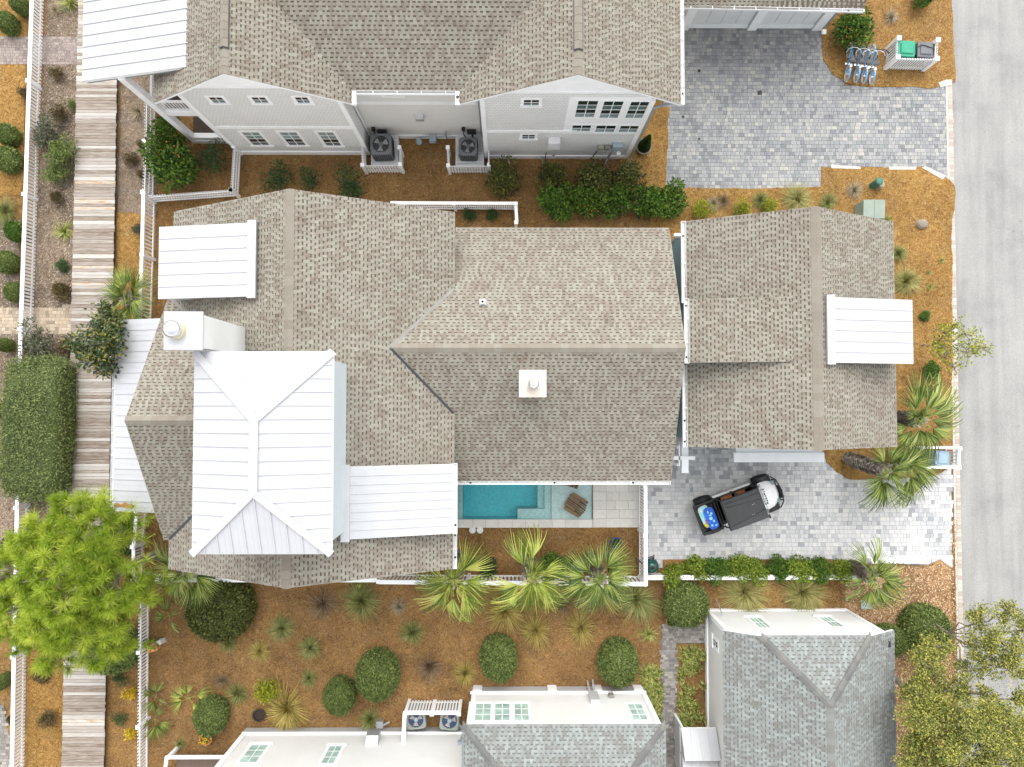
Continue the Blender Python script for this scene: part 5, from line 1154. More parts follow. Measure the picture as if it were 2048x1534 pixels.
# utility boxes in the straw
p = W(1747, 419, .8); t = thing('transformer_box', 'pale green transformer box on the straw behind the garage', 'utility box', (p.x, p.y, 0))
b = MB(); b.hexa([(-.5, -.42, 0), (.5, -.42, 0), (.5, .42, 0), (-.5, .42, 0), (-.47, -.40, .78), (.47, -.40, .78), (.47, .40, .86), (-.47, .40, .86)]); b.build('cabinet', 'transformer_green', t, local=True, bevel=.02)
b = MB(); b.hexa([(-.5, -.43, .77), (-.004, -.43, .77), (-.004, .43, .85), (-.5, .43, .85), (-.48, -.41, .84), (-.004, -.41, .84), (-.004, .41, .91), (-.48, .41, .91)]); b.hexa([(.004, -.43, .77), (.5, -.43, .77), (.5, .43, .85), (.004, .43, .85), (.004, -.41, .84), (.48, -.41, .84), (.48, .41, .91), (.004, .41, .91)]); b.build('lid', 'transformer_green', t, local=True, bevel=.015)
for u, v, r_, h_, m_, lab in ((1743, 372, .17, .75, 'pedestal_green', 'green cylindrical cable pedestal standing in orange straw'), (1754, 375, .15, .45, 'pedestal_tan', 'short tan capped cable pedestal beside the green one')):
    p = W(u, v); t = thing('cable_pedestal', lab, 'pedestal', (p.x, p.y, 0)); b = MB(); b.lathe([(r_*.9, 0), (r_*.9, h_-.1), (r_, h_-.1), (r_, h_-.02), (r_*.8, h_+.02), (0, h_+.035)], n=18); b.build('body', m_, t, local=True); b = MB(); b.box(r_*.85, r_+.02, -.05, .05, h_*.5, h_*.7); b.build('hasp', 'galvanised', t, local=True)
for u, v, s_ in ((1519, 186, .1), (1366, 234, .06), (1398, 278, .045), (1398, 142, .06)):
    p = W(u, v); b = MB(); b.box(p.x-s_, p.x+s_, p.y-s_, p.y+s_, .01, .03)
    for k in range(3): b.box(p.x-s_*.8, p.x+s_*.8, p.y-s_*.7+k*s_*.55, p.y-s_*.45+k*s_*.55, .03, .034)
    o = b.build('drain_grate', 'black_plastic'); tag(o, {1519: 'larger square drain grate out in the grey paver driveway', 1366: 'small round drain by the eave corner of the grey house', 1398: 'small dark drain in the driveway pavers, '+('nearer the yellow green shrub' if v > 200 else 'nearer the white garage doors')}[u], 'drain', 'drains in the driveway')
rk = MB(); p = W(1842, 449); rk.lathe([(.2, 0), (.24, .06), (.16, .16), (0, .2)], (p.x, p.y, .04), 9, sx=1.2); o = rk.build('rock', 'stone_pot'); tag(o, 'brown rock lying on orange straw near the kerb', 'rock')
for u, lab in ((945, 'white round stepping disc nearer the white dormer roof'), (960, 'white round stepping disc further from the dormer roof')):
    p = W(u, 1060); b = MB(); b.lathe([(.15, 0), (.15, .05), (.13, .06)], (p.x, p.y, .0), 22); b.lathe([(.02, .06), (.018, .07)], (p.x, p.y, 0), 8); o = b.build('skimmer_lid', 'pale_ceramic'); tag(o, lab, 'lid', 'white round lids by the pool')

# pots
def pot(label, u, v, r_, h_, mat, plant=None, pm=None, z=0):
    p = W(u, v, h_); t = thing('plant_pot', label, 'plant pot', (p.x, p.y, z)); b = MB(); b.lathe([(r_*.68, 0), (r_*.9, h_*.5), (r_, h_-.03), (r_*1.06, h_-.03), (r_*1.06, h_), (r_*.88, h_), (r_*.86, h_-.06)], n=20); b.build('pot', mat, t, local=True, smooth=False)
    b = MB(); b.lathe([(r_*.87, h_-.07), (r_*.87, h_-.055)], n=18); b.build('soil', 'soil', t, local=True)
    if plant:
        b = MB(); lf(b, (0, 0, h_+.05), (r_*1.0, r_*1.0, r_*.7), int(plant), .07, .04); b.build('foliage', pm, t, local=True)
    return t
def lf(b, c, rad, n, ln, wd, shell=0, zlo=-1, up=.3, lo=0, hi=1):
    """n leaf-sized faces through an ellipsoid"""
    c = Vector(c)
    for _ in range(n):
        while True:
            d = Vector((random.uniform(-1, 1), random.uniform(-1, 1), random.uniform(zlo, 1)))
            l = d.length
            if .05 < l < 1: break
        rr = (shell + (1-shell)*l)/l if shell else 1
        p = c + Vector((d.x*rad[0], d.y*rad[1], d.z*rad[2]))*rr
        e = Vector((random.gauss(0, 1), random.gauss(0, 1), random.gauss(0, .5))) + d*.6; e.normalize()
        s = e.cross(Vector((random.gauss(0, .5), random.gauss(0, .5), 1))).normalized()
        l2 = ln*random.uniform(.7, 1.3); w2 = wd*random.uniform(.7, 1.3)/2
        nrm = s.cross(e)*w2*.5
        b.poly([p, p+e*l2*.5+s*w2+nrm, p+e*l2, p+e*l2*.5-s*w2+nrm], random.uniform(lo, hi))
t = pot('round stone pot with a pointed conifer at the corner of the grey house', 1288, 293, .34, .45, 'stone_pot')
p = t.location; b = MB()
for i in range(1500):
    h = random.random()**1.4; a = random.uniform(0, 6.28); r_ = .27*(1-h)**.8*random.uniform(.75, 1)+.01; q = Vector((r_*math.cos(a), r_*math.sin(a), .42+h*1.35)); e = Vector((math.cos(a)*.5, math.sin(a)*.5, .8)); s = Vector((-math.sin(a), math.cos(a), 0))*.02; e = e*.09; b.poly([q-s, q+s, q+e], random.random())
b.lathe([(.22, .4), (.14, 1.0), (.0, 1.7)], n=8, t=0); b.build('conifer', 'leaf_dark', t, local=True)
pot('glossy deep blue pot with green plant beside the pool yard fence', 1232, 1086, .24, .4, 'glaze_blue', 60, 'leaf_green')
pot('black empty nursery pot next to the large gold grass', 517, 1431, .26, .3, 'black_plastic')
pot('terracotta pot of yellow flowers below the clipped oval bush', 411, 1478, .27, .32, 'terracotta', 140, 'leaf_gold')
t = pot('low pot of mixed flowers with a light blue ornament beside the garden walk', 1344, 1243, .25, .2, 'pedestal_tan', 160, 'leaf_green'); b = MB(); b.lathe([(.02, .1), (.03, .3), (.1, .38), (.0, .5)], (-.05, .15, 0), 10); b.torus((.0, .16, .42), .1, .035, 'y', 12, 5); b.build('ornament', 'light_blue', t, local=True)
p = W(302, 1296, .5); t = thing('planter', 'orange and white patterned planter standing against the picket fence', 'planter', (p.x, p.y, 0), R(15))
b = MB(); b.hexa([(-.2, -.16, 0), (.2, -.16, 0), (.2, .16, 0), (-.2, .16, 0), (-.25, -.2, .45), (.22, -.2, .45), (.22, .16, .5), (-.25, .16, .5)]); b.build('box', 'orange_pot', t, local=True, bevel=.02); b = MB(); b.hexa([(.2, -.02, .0), (.45, -.02, .0), (.45, .2, .0), (.2, .2, .0), (.24, .02, .4), (.42, .02, .4), (.42, .2, .42), (.24, .2, .42)]); b.build('holder', 'pale_ceramic', t, local=True); b = MB(); lf(b, (.05, .16, .5), (.35, .25, .2), 160, .1, .05); b.build('foliage', 'leaf_green', t, local=True)

# egg shaped grill
p = W(1305, 1136, .8); t = thing('egg_grill', 'dark green egg shaped grill on a black stand beside the low wall', 'grill', (p.x-.05, p.y+.08, 0), R(10))
b = MB(); b.lathe([(.14, .42), (.26, .52), (.32, .68), (.325, .74)], n=22); b.build('base', 'kamado_green', t, local=True, smooth=True); b = MB(); b.lathe([(.328, .755), (.31, .88), (.24, 1.0), (.14, 1.07), (.08, 1.085)], n=22); b.build('lid', 'kamado_green', t, local=True, smooth=True)
b = MB(); b.lathe([(.075, 1.08), (.085, 1.1), (.075, 1.14), (.03, 1.15), (.025, 1.12)], n=14); b.build('chimney_cap', 'black_plastic', t, local=True); b = MB(); b.lathe([(.335, .735), (.335, .76)], n=22); b.build('band', 'black_plastic', t, local=True)
b = MB()
for k in range(4): a = R(45+90*k); b.tube([(.2*math.cos(a), .2*math.sin(a), .55), (.34*math.cos(a), .34*math.sin(a), .04)], .02, 6); b.beam((.34*math.cos(a), .34*math.sin(a), .1), (.34*math.cos(a+R(90)), .34*math.sin(a+R(90)), .1), .03, .03)
b.build('stand', 'black_plastic', t, local=True); b = MB(); b.tube([(-.32, .1, .78), (-.45, .3, .8), (-.62, .5, .8)], .022, 6); b.tube([(-.45, .3, .8), (-.6, .16, .8), (-.62, .5, .8)], .02, 6); b.tube([(.16, .3, .8), (.2, .46, .8)], .03, 6); b.build('handle', 'black_plastic', t, local=True)

# chairs standing in the shallow water
def adirondack(label, u, v, rz):
    p = W(u, v, .25); t = thing('pool_chair', label, 'chair', (p.x, p.y, -.16), rz, 'wooden chairs on the pool shelf')
    for k in range(6): b = MB(); y = -.28+k*.095; b.frame(Vector((-.02, y, .33)), Vector((.95, 0, -.28)).normalized(), Vector((0, 1, 0)), Vector((.28, 0, .95)).normalized(), -.0, .56, 0, .085, 0, .025); b.build('seat_slat', 'teak', t, local=True)
    for k in range(6): b = MB(); y = -.26+k*.09; b.frame(Vector((-.0, y, .3)), Vector((-.42, (y+.0)*.12, .9)).normalized(), Vector((0, 1, 0)), Vector((.9, 0, .42)).normalized(), 0, .78-abs(k-2.5)*.05, 0, .078, 0, .022); b.build('back_slat', 'teak', t, local=True)
    for s in (-1, 1):
        b = MB(); b.box(-.3, .5, s*.36-.07, s*.36+.07, .53, .56); b.build('armrest', 'teak', t, local=True)
        b = MB(); b.box(.36, .44, s*.34-.02, s*.34+.02, 0, .53); b.build('leg', 'teak', t, local=True); b = MB(); b.hexa([(-.38, s*.3-.02, 0), (-.28, s*.3-.02, 0), (-.28, s*.3+.02, 0), (-.38, s*.3+.02, 0), (.4, s*.3-.02, .22), (.44, s*.3-.02, .22), (.44, s*.3+.02, .22), (.4, s*.3+.02, .22)]); b.box(-.32, -.25, s*.32-.02, s*.32+.02, 0, .53); b.build('leg', 'teak', t, local=True)
adirondack('wooden lounge chair standing on the shallow shelf of the pool', 1155, 1012, R(148)); adirondack('wooden lounge chair mostly hidden under the roof gutter at the pool', 1143, 950, R(250))

# ------------------------------------------------------------------ the utility vehicle
fw, rw = W(1519, 958, .36), W(1402, 1001, .36); dv = (fw-rw); ang = math.atan2(dv.y, dv.x); dv.normalize(); mid = (fw+rw)/2 + Vector((dv.y, -dv.x, 0))*.66
CAR = thing('utility_vehicle', 'black and white four seat utility cart parked on the pale paver driveway', 'utility vehicle', (mid.x, mid.y, .02), ang)
def cp(name, mats, b, **k): return b.build(name, mats, CAR, local=True, **k)
b = MB(); b.box(-1.75, 1.5, -.5, .5, .32, .5); b.box(-.75, .95, -.6, .6, .38, .46); cp('chassis', 'black_plastic', b)
for s in (-1, 1):
    b = MB(); b.box(-.95, .85, s*.66-.05, s*.66+.05, .42, .62); cp('side_sill', 'cart_white', b, bevel=.03)
    b = MB(); b.tube([(-.75, s*.64, 1.0), (-.1, s*.66, 1.05), (.6, s*.64, 1.05)], .022, 6); b.tube([(-.1, s*.66, .6), (-.08, s*.66, 1.05)], .022, 6); cp('side_rail', 'black_plastic', b)
for x in (-1.38, 1.38):
    for s in (-1, 1):
        wv = bpy.data.objects.new('wheel', None); C.objects.link(wv); wv.parent = CAR; wv.location = (x, s*.66, .36)
        b = MB(); b.lathe([(.2, -.13), (.34, -.13), (.36, -.09), (.36, .09), (.34, .13), (.2, .13)], n=20); me = b
        M = Matrix.Rotation(R(90), 4, 'X'); b.v = [tuple(M @ Vector(v)) for v in b.v]
        for k in range(20): a = R(18*k); q = Vector((math.cos(a), 0, math.sin(a))); b.frame(Vector((0, 0, 0)), q, Vector((0, 1, 0)), q.cross(Vector((0, 1, 0))), .355, .375, -.12, .12, -.03, .03)
        b.build('tyre', 'rubber', wv, local=True); b = MB(); b.lathe([(.195, -.1), (.195, .1), (.06, .11), (.05, .12)], n=14); b.v = [tuple(M @ Vector((v[0], v[1], -v[2]*s))) for v in b.v]; b.build('rim', 'dark_grey_plastic', wv, local=True)
for x in (-1.38, 1.38):
    for s in (-1, 1):
        b = MB()
        for k in range(7):
            a0, a1 = R(25+k*18.6), R(25+(k+1)*18.6); P = lambda a, y: (x+.45*math.cos(a), y, .36+.42*math.sin(a)); yi, yo = s*.45, s*.80; b.poly([P(a0, yi), P(a0, yo), P(a1, yo), P(a1, yi)] if s < 0 else [P(a0, yo), P(a0, yi), P(a1, yi), P(a1, yo)])
        cp('fender', 'black_plastic', b)
def loft(b, secs, t=.5):
    for i in range(len(secs)-1):
        for k in range(len(secs[0])-1): b.poly([secs[i][k], secs[i][k+1], secs[i+1][k+1], secs[i+1][k]][::-1], t)
# hood: curved white shell
b = MB(); secs = []
for x, hw_, z in ((.98, .62, 1.12), (1.2, .62, 1.08), (1.5, .58, 1.0), (1.75, .47, .88), (1.86, .38, .74), (1.88, .36, .55)):
    secs.append([(x, hw_*c, z-.22*(abs(c)**3.2)) for c in (-1, -.92, -.75, -.4, 0, .4, .75, .92, 1)])
loft(b, secs); hood = cp('hood', 'cart_white', b, smooth=True)
b = MB()
for k, (dx, ln) in enumerate(((0, .09), (.015, .05), (-.01, .12), (.01, .06), (0, .1), (.01, .07), (-.01, .1))): y = .34-k*.105; b.box(1.14+dx, 1.14+dx+.045, y-ln*.4, y+ln*.4, 1.085, 1.112)
b.build('hood_decal', 'black_plastic', hood, local=True)
b = MB(); b.box(1.84, 1.93, -.5, .5, .42, .62); b.tube([(1.72, -.72, .82), (1.9, -.5, .9), (1.98, 0, .92), (1.9, .5, .9), (1.72, .72, .82)], .028, 6); b.box(1.9, 2.0, -.35, .2, .6, .86)
for s in (-1, 1): b.tube([(1.9, s*.45, .9), (1.85, s*.4, .5)], .025, 6)
cp('bumper', 'black_plastic', b)
for s in (-1, 1): b = MB(); b.hexa([(1.7, s*.42-.1, .72), (1.86, s*.40-.08, .70), (1.86, s*.40+.08, .70), (1.7, s*.42+.1, .72), (1.68, s*.42-.1, .86), (1.82, s*.40-.08, .8), (1.82, s*.40+.08, .8), (1.68, s*.42+.1, .86)]); cp('headlight', 'glass_blind', b)
# windscreen between roof and hood
b = MB(); b.hexa([(1.06, -.6, 1.1), (1.1, -.6, 1.1), (1.1, .6, 1.1), (1.06, .6, 1.1), (.74, -.6, 1.88), (.77, -.6, 1.88), (.77, .6, 1.88), (.74, .6, 1.88)]); cp('windscreen', 'windscreen', b)
b = MB()
for s in (-1, 1): b.tube([(1.0, s*.64, 1.0), (.68, s*.62, 1.9), (-.85, s*.62, 1.92), (-.98, s*.64, .6)], .03, 8); b.tube([(-.1, s*.63, 1.9), (-.1, s*.65, .55)], .028, 8)
b.tube([(.68, -.62, 1.9), (.68, .62, 1.9)], .028, 8); b.tube([(-.85, -.62, 1.92), (-.85, .62, 1.92)], .028, 8); b.tube([(-.97, -.63, .9), (-.97, .63, .9)], .028, 8); b.tube([(-.98, -.63, 1.3), (-.98, .63, 1.3)], .02, 8); cp('roll_cage', 'black_plastic', b)
b = MB(); secs = []
for x, dz_ in ((-.99, -.09), (-.93, -.01), (-.5, .03), (.2, .03), (.68, .0), (.76, -.05)): secs.append([(x, y, 1.97+dz_-(.09 if abs(y) > .66 else .0 if abs(y) > .55 else .008)) for y in (-.68, -.655, -.45, -.15, .15, .45, .655, .68)])
loft(b, secs); b.poly([(-.97, -.66, 1.9), (-.97, .66, 1.9), (.74, .66, 1.9), (.74, -.66, 1.9)]); rf = cp('roof', 'cart_black', b)
b = MB()
for y0, y1 in ((-.50, -.27), (.34, .20), (.50, .47)):
    b.beam((-.85, y0, 2.003), (.68, y1, 1.985), .022, .014)
b.build('roof_rib', 'black_plastic', rf, local=True)
b = MB()
for x, y in ((.25, .1), (.33, .1), (.12, -.3), (.2, -.3)): b.lathe([(.014, 1.995), (.012, 2.012)], (x, y, 0), 8)
b.build('bolt', 'aluminium', rf, local=True)
for x in (.25, -.38):
    for s in (-1, 1):
        b = MB(); b.box(x-.22, x+.26, s*.32-.24, s*.32+.24, .62, .78); cp('seat', 'seat_brown', b, bevel=.04); b = MB(); b.hexa([(x-.26, s*.32-.24, .72), (x-.14, s*.32-.24, .72), (x-.14, s*.32+.24, .72), (x-.26, s*.32+.24, .72), (x-.34, s*.32-.2, 1.15), (x-.25, s*.32-.2, 1.15), (x-.25, s*.32+.2, 1.15), (x-.34, s*.32+.2, 1.15)]); cp('seat_back', 'seat_brown', b, bevel=.04)
b = MB(); b.box(-.95, .98, -.6, .6, .46, .5); cp('floor', 'black_plastic', b); b = MB(); b.box(.78, .99, -.6, .6, .5, 1.1); cp('dashboard', 'black_plastic', b)
b = MB(); b.torus((.62, .3, 1.1), .16, .018, 'x', 18, 6); b.tube([(.62, .3, 1.1), (.85, .3, 1.0)], .025, 6); cp('steering_wheel', 'black_plastic', b)
b = MB(); x0, x1 = -1.92, -1.02
b.box(x0, x1, -.64, .64, .66, .72); b.box(x0, x1, .58, .66, .72, 1.02); b.box(x0, x1, -.66, -.58, .72, 1.02); b.box(x1-.06, x1, -.58, .58, .72, 1.05); b.box(x0, x0+.07, -.58, .58, .72, .98)
for s in (-1, 1): b.tube([(x0-.02, s*.66, 1.03), (x1, s*.66, 1.05)], .035, 6)
b.tube([(x0-.03, -.64, 1.0), (x0-.03, .64, 1.0)], .04, 6); cp('cargo_bed', 'black_plastic', b, bevel=.012)
b = MB(); b.tube([(.95, -.64, 1.15), (1.0, -.78, 1.2)], .018, 6); b.box(.97, 1.03, -.9, -.76, 1.14, 1.26); cp('mirror', 'black_plastic', b)
CM = Matrix.Translation((mid.x, mid.y, .02)) @ Matrix.Rotation(ang, 4, 'Z')
def board(name, label, cat, pts, z, mat, edge, th=.05, rz=0, decals=()):
    p = CM @ Vector((pts[0], pts[1], z)); t = thing(name, label, cat, tuple(p), ang+rz); L_, w_ = pts[2], pts[3]; out = []
    for k in range(16):
        a = 2*math.pi*k/16; x = math.copysign(abs(math.cos(a))**.5, math.cos(a))*w_/2; y = math.copysign(abs(math.sin(a))**.45, math.sin(a))*L_/2; out.append((x, y))
    b = MB(); b.prism(out, 0, th); b.build('core', edge, t, local=True); b = MB(); b.prism([(x*.93, y*.96) for x, y in out], th, th+.006); b.build('skin', mat, t, local=True)
    if decals:
        b = MB()
        for x, y, r_, sx in decals: b.lathe([(r_, th+.006), (r_, th+.010)], (x, y, 0), 8, sx=sx)
        b.build('print', 'board_pale' if mat == 'board_blue' else 'pale_ceramic', t, local=True)
    return t
board('foam_board', 'pale turquoise foam board with cream edge under the blue one', 'board', (-1.55, .05, .98, .5), .86, 'board_pale', 'cream_edge', .05, R(4), [(-.1, .3, .05, 2), (.05, .34, .04, 1)])
board('foam_board', 'bright blue foam board with pale splashes in the cargo bed', 'board', (-1.38, -.08, .98, .46), .95, 'board_blue', 'board_blue', .05, R(2), [(-.05, .3, .07, .5), (.08, .2, .05, 1.2), (-.02, .0, .08, 1), (.06, -.15, .06, .8), (-.08, -.3, .05, 1), (.1, -.35, .04, 1.5), (.0, .14, .035, 2)])
b = MB(); p = CM @ Vector((-1.66, -.32, .9)); b.lathe([(0, -.09), (.07, -.06), (.09, 0), (.07, .06), (0, .09)], tuple(p), 14, sx=1.3); o = b.build('toy_ball', 'ball_yellow', smooth=True); tag(o, 'yellow oval toy beside the foam boards in the cart', 'toy')
b = MB(); q = CM @ Vector((-1.62, -.06, .96)); r_ = CM @ Vector((-1.6, -.26, .99)); b.beam(q, r_, .07, .03); o = b.build('strap', 'red_paint'); tag(o, 'red strap end lying next to the foam boards', 'strap')
# glass tray left on the bark
p = W(1731, 1208); b = MB()
b.box(p.x-.24, p.x+.24, p.y-.16, p.y+.16, .05, .06)
for x0, x1, y0, y1 in ((-.25, .25, -.18, -.15), (-.25, .25, .15, .18), (-.25, -.22, -.15, .15), (.22, .25, -.15, .15)): b.box(p.x+x0, p.x+x1, p.y+y0, p.y+y1, .05, .13)
o = b.build('tray', 'windscreen'); tag(o, 'pale rectangular tray left on bark chips under palm fronds', 'tray')
# ------------------------------------------------------------------ plants
def single(name, label, cat, me_or_b, loc, mat=None, group=None, rz=0, scale=None):
    me = me_or_b.mesh(name, mat) if isinstance(me_or_b, MB) else me_or_b
    o = bpy.data.objects.new(name, me); C.objects.link(o); o.location = loc; o.rotation_euler = (0, 0, rz)
    if scale: o.scale = scale if isinstance(scale, tuple) else (scale,)*3
    return tag(o, label, cat, group)
def clipped(b, rx, ry, h, n, ln=.10, wd=.035, pw=2.3, box=False, seed=0):
    """a sheared bush: closed inner mass and leaves along the clipped surface"""
    prof = []
    N1 = 14
    def rad(z, a):
        k = max(0, 1-abs((z-.42)/.58)**pw) if z > .42 else 1-.25*((.42-z)/.42)**2
        return k**(1/pw)*(1+.055*mnoise.noise(Vector((math.cos(a)*1.6, math.sin(a)*1.6, z*2+seed)))+.03*mnoise.noise(Vector((math.cos(a)*5, math.sin(a)*5, z*6+seed))))
    k0 = len(b.v); M_ = 24
    for i in range(N1):
        z = .02+.93*i/(N1-1)
        for j in range(M_):
            a = 2*math.pi*j/M_; r = rad(z, a)*.93; c_, s_ = math.cos(a), math.sin(a)
            if box: m = 1/max(abs(c_), abs(s_)); m = m**.82; c_, s_ = c_*m, s_*m
            b.v.append((rx*r*c_, ry*r*s_, z*h))
    for i in range(N1-1):
        for j in range(M_): b.f.append((k0+i*M_+j, k0+i*M_+(j+1) % M_, k0+(i+1)*M_+(j+1) % M_, k0+(i+1)*M_+j)); b.t.append(.16); b.m.append(0)
    b.f.append(tuple(k0+(N1-1)*M_+j for j in range(M_))); b.t.append(.0); b.m.append(0)
    for _ in range(n):
        if random.random() < .62:
            rr = math.sqrt(random.random()); a = random.uniform(0, 6.283); lo, hi = .42, 1.0
            for _k in range(12):
                z = (lo+hi)/2
                if rad(z, a) > rr: lo = z
                else: hi = z
            z = lo; r = rr
        else: z = random.uniform(.05, .95); a = random.uniform(0, 6.283); r = rad(z, a)
        c_, s_ = math.cos(a), math.sin(a)
        if box: m = (1/max(abs(c_), abs(s_)))**.82; c_, s_ = c_*m, s_*m
        jit = random.uniform(.92, 1.02) if random.random() < .93 else random.uniform(1.02, 1.07); p = Vector((rx*r*c_*jit, ry*r*s_*jit, z*h*jit))
        nr = Vector((c_/rx*r, s_/ry*r, (z-.42)*2/h+.15)).normalized()
        e = (Vector((random.gauss(0, 1), random.gauss(0, 1), random.gauss(0, 1)))+nr*.55).normalized(); s = e.cross(nr+Vector((random.gauss(0, .4), random.gauss(0, .4), random.gauss(0, .4)))).normalized()
        l = ln*random.uniform(.6, 1.3); w_ = wd*random.uniform(.7, 1.3)/2; b.poly([p-e*l*.3, p+s*w_, p+e*l*.7, p-s*w_], random.random())
# clipped round bushes; two master meshes re-used at their own sizes
CB = []
for sd in range(3): b = MB(); clipped(b, 1, 1, 1, 8500, .10, .042, 2.15, seed=sd*7); CB.append(b.mesh('clipped_bush', 'leaf_box'))
CS = []
for sd in range(2): b = MB(); clipped(b, 1, 1, 1, 1700, .17, .075, 2.2, seed=40+sd*7); CS.append(b.mesh('clipped_bush', 'leaf_box'))
def bush(label, u, v, rx, ry, h, small=False, mat=None, group='clipped round bushes'):
    p = W(u, v, h*.55); s = (HC-h*.55)/FPX; me = random.choice(CS if small else CB)
    if mat:
        key = me.name+mat
        if key not in PK: m2 = me.copy(); m2.materials.clear(); m2.materials.append(MAT[mat]); PK[key] = m2
        me = PK[key]
    single('clipped_bush', label, 'bush', me, (p.x, p.y, 0), None, group, random.choice((0, math.pi)), (rx*s, ry*s, h))
bush('largest clipped dark round bush, partly under a fan palm by the beige house', 438, 1217, 66, 64, 1.7, False, 'leaf_clip')
bush('clipped egg shaped bush with the fan units screen below it', 754, 1352, 43, 49, 1.5)
bush('clipped round bush touching the lower side of the egg shaped one', 678, 1394, 32, 36, 1.2)
bush('clipped round bush above the three-pane windows of the cottage', 997, 1318, 38, 45, 1.4)
bush('clipped round bush nearest the garden walk and its lily clumps', 1237, 1327, 40, 46, 1.45)
bush('clipped round bush between low white wall and the start of the garden walk', 1373, 1210, 45, 44, 1.5)
bush('clipped oval bush standing above a terracotta flower pot', 420, 1433, 33, 38, 1.2)
bush('clipped dark bush under the pine tree beside the picket fence', 224, 1302, 52, 46, 1.4)
bush('clipped bush under the spreading tree near the kerb', 1855, 1262, 47, 50, 1.6)
bush('small clipped bush tucked against the right eave of the grey roofed garage', 1782, 1282, 36, 30, 1.2)
for u, v, rx, ry, lab in ((12, 45, 19, 22, 'small clipped bush at the picture corner above the brick walk'), (40, 10, 18, 17, 'small clipped bush touching the fence top, by the picture edge'), (13, 268, 21, 22, 'upper one of two clipped bushes side by side behind the long fence'), (14, 318, 25, 27, 'lower one of two clipped bushes side by side behind the long fence'),
        (12, 524, 20, 23, 'clipped bush alone between the tall grass and tan walk'), (27, 584, 15, 20, 'clipped bush right at the end of the tan walk, against the fence'), (30, 462, 18, 21, 'bright clipped bush pressed into the tall grass behind the fence'), (8, 690, 12, 14, 'very small clipped bush just below the tan walk'), (2, 1365, 10, 16, 'clipped bush cut by the picture edge near the grey walk'), (2, 820, 6, 16, 'thin sliver of clipped bush behind the big hedge'), (4, 940, 6, 16, 'thin sliver of clipped bush at the foot of the big hedge')):
    bush(lab, u, v, rx, ry, .95, True, 'leaf_green' if u == 30 else None, 'small clipped bushes behind the long fence')
b = MB(); clipped(b, 1.42, 3.12, 1.75, 24000, .12, .036, 3.2, True, 5)
p = W(71, 855, 1.1); o = b.build('clipped_hedge', 'leaf_hedge', local=True); o.location = (p.x, p.y, 0); o.rotation_euler = (0, 0, R(-1)); tag(o, 'long block of clipped hedge straddling the slatted fence', 'hedge')

# loose shrubs
SHR = {}
def shrub_mesh(kind, mat, n, ln, wd, lobes, shell=.55, zl=-.5, berries=0, stems=True):
    out = []
    for sd in range(2):
        b = MB()
        for _ in range(lobes):
            a = random.uniform(0, 6.28); r = random.uniform(.15, .66); s = random.uniform(.3, .5); hz = random.uniform(.45, .8)
            lf(b, (r*math.cos(a), r*math.sin(a), hz), (s, s, s*.75), n//lobes, ln, wd, shell, zl)
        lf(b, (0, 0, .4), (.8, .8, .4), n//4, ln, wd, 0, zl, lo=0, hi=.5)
        out.append(b)
    res = []
    for b in out:
        for k in range(10):
            a = random.uniform(0, 6.28); b.tube([(0, 0, 0), (.25*math.cos(a), .25*math.sin(a), .4), (.55*math.cos(a), .55*math.sin(a), .75)], [.03, .02, .008], 5, .2, 1)
        for k in range(berries):
            a = random.uniform(0, 6.28); r = math.sqrt(random.random())*.8; z = .7+random.uniform(-.1, .3)*(1-r)
            b.poly([(r*math.cos(a)+dx, r*math.sin(a)+dy, z) for dx, dy in ((-.025, -.02), (.03, -.02), (.025, .03), (-.02, .02))], .5, 2)
        res.append(b.mesh('shrub', [mat, 'bark', 'orange_berry']))
    SHR[kind] = res
shrub_mesh('green', 'leaf_green', 1500, .17, .075, 8); shrub_mesh('dark', 'leaf_dark', 1100, .17, .06, 8); shrub_mesh('olive', 'leaf_olive', 1500, .14, .055, 9)
shrub_mesh('yellow', 'leaf_yellow', 750, .17, .08, 7); shrub_mesh('gold', 'leaf_gold', 260, .32, .16, 6); shrub_mesh('brown', 'leaf_brown', 800, .2, .05, 6); shrub_mesh('grey', 'leaf_grey', 700, .2, .05, 6)
shrub_mesh('citrus', 'leaf_green', 1500, .17, .075, 8, berries=26); shrub_mesh('wisp', 'leaf_dark', 480, .2, .05, 7, .2); shrub_mesh('lime', 'leaf_yellow', 900, .13, .06, 9); shrub_mesh('lush', 'leaf_lush', 1700, .16, .07, 9); shrub_mesh('tea', 'leaf_box', 1000, .15, .06, 8)
def shrub(kind, label, u, v, r, h, group=None, sy=1, cat='shrub', name='shrub'):
    p = W(u, v, h*.6); s = r*(HC-h*.6)/FPX*1.02
    single(name, label, cat, random.choice(SHR[kind]), (p.x, p.y, 0), None, group, random.uniform(0, 6) if sy == 1 else 0, (s, s*sy, h))
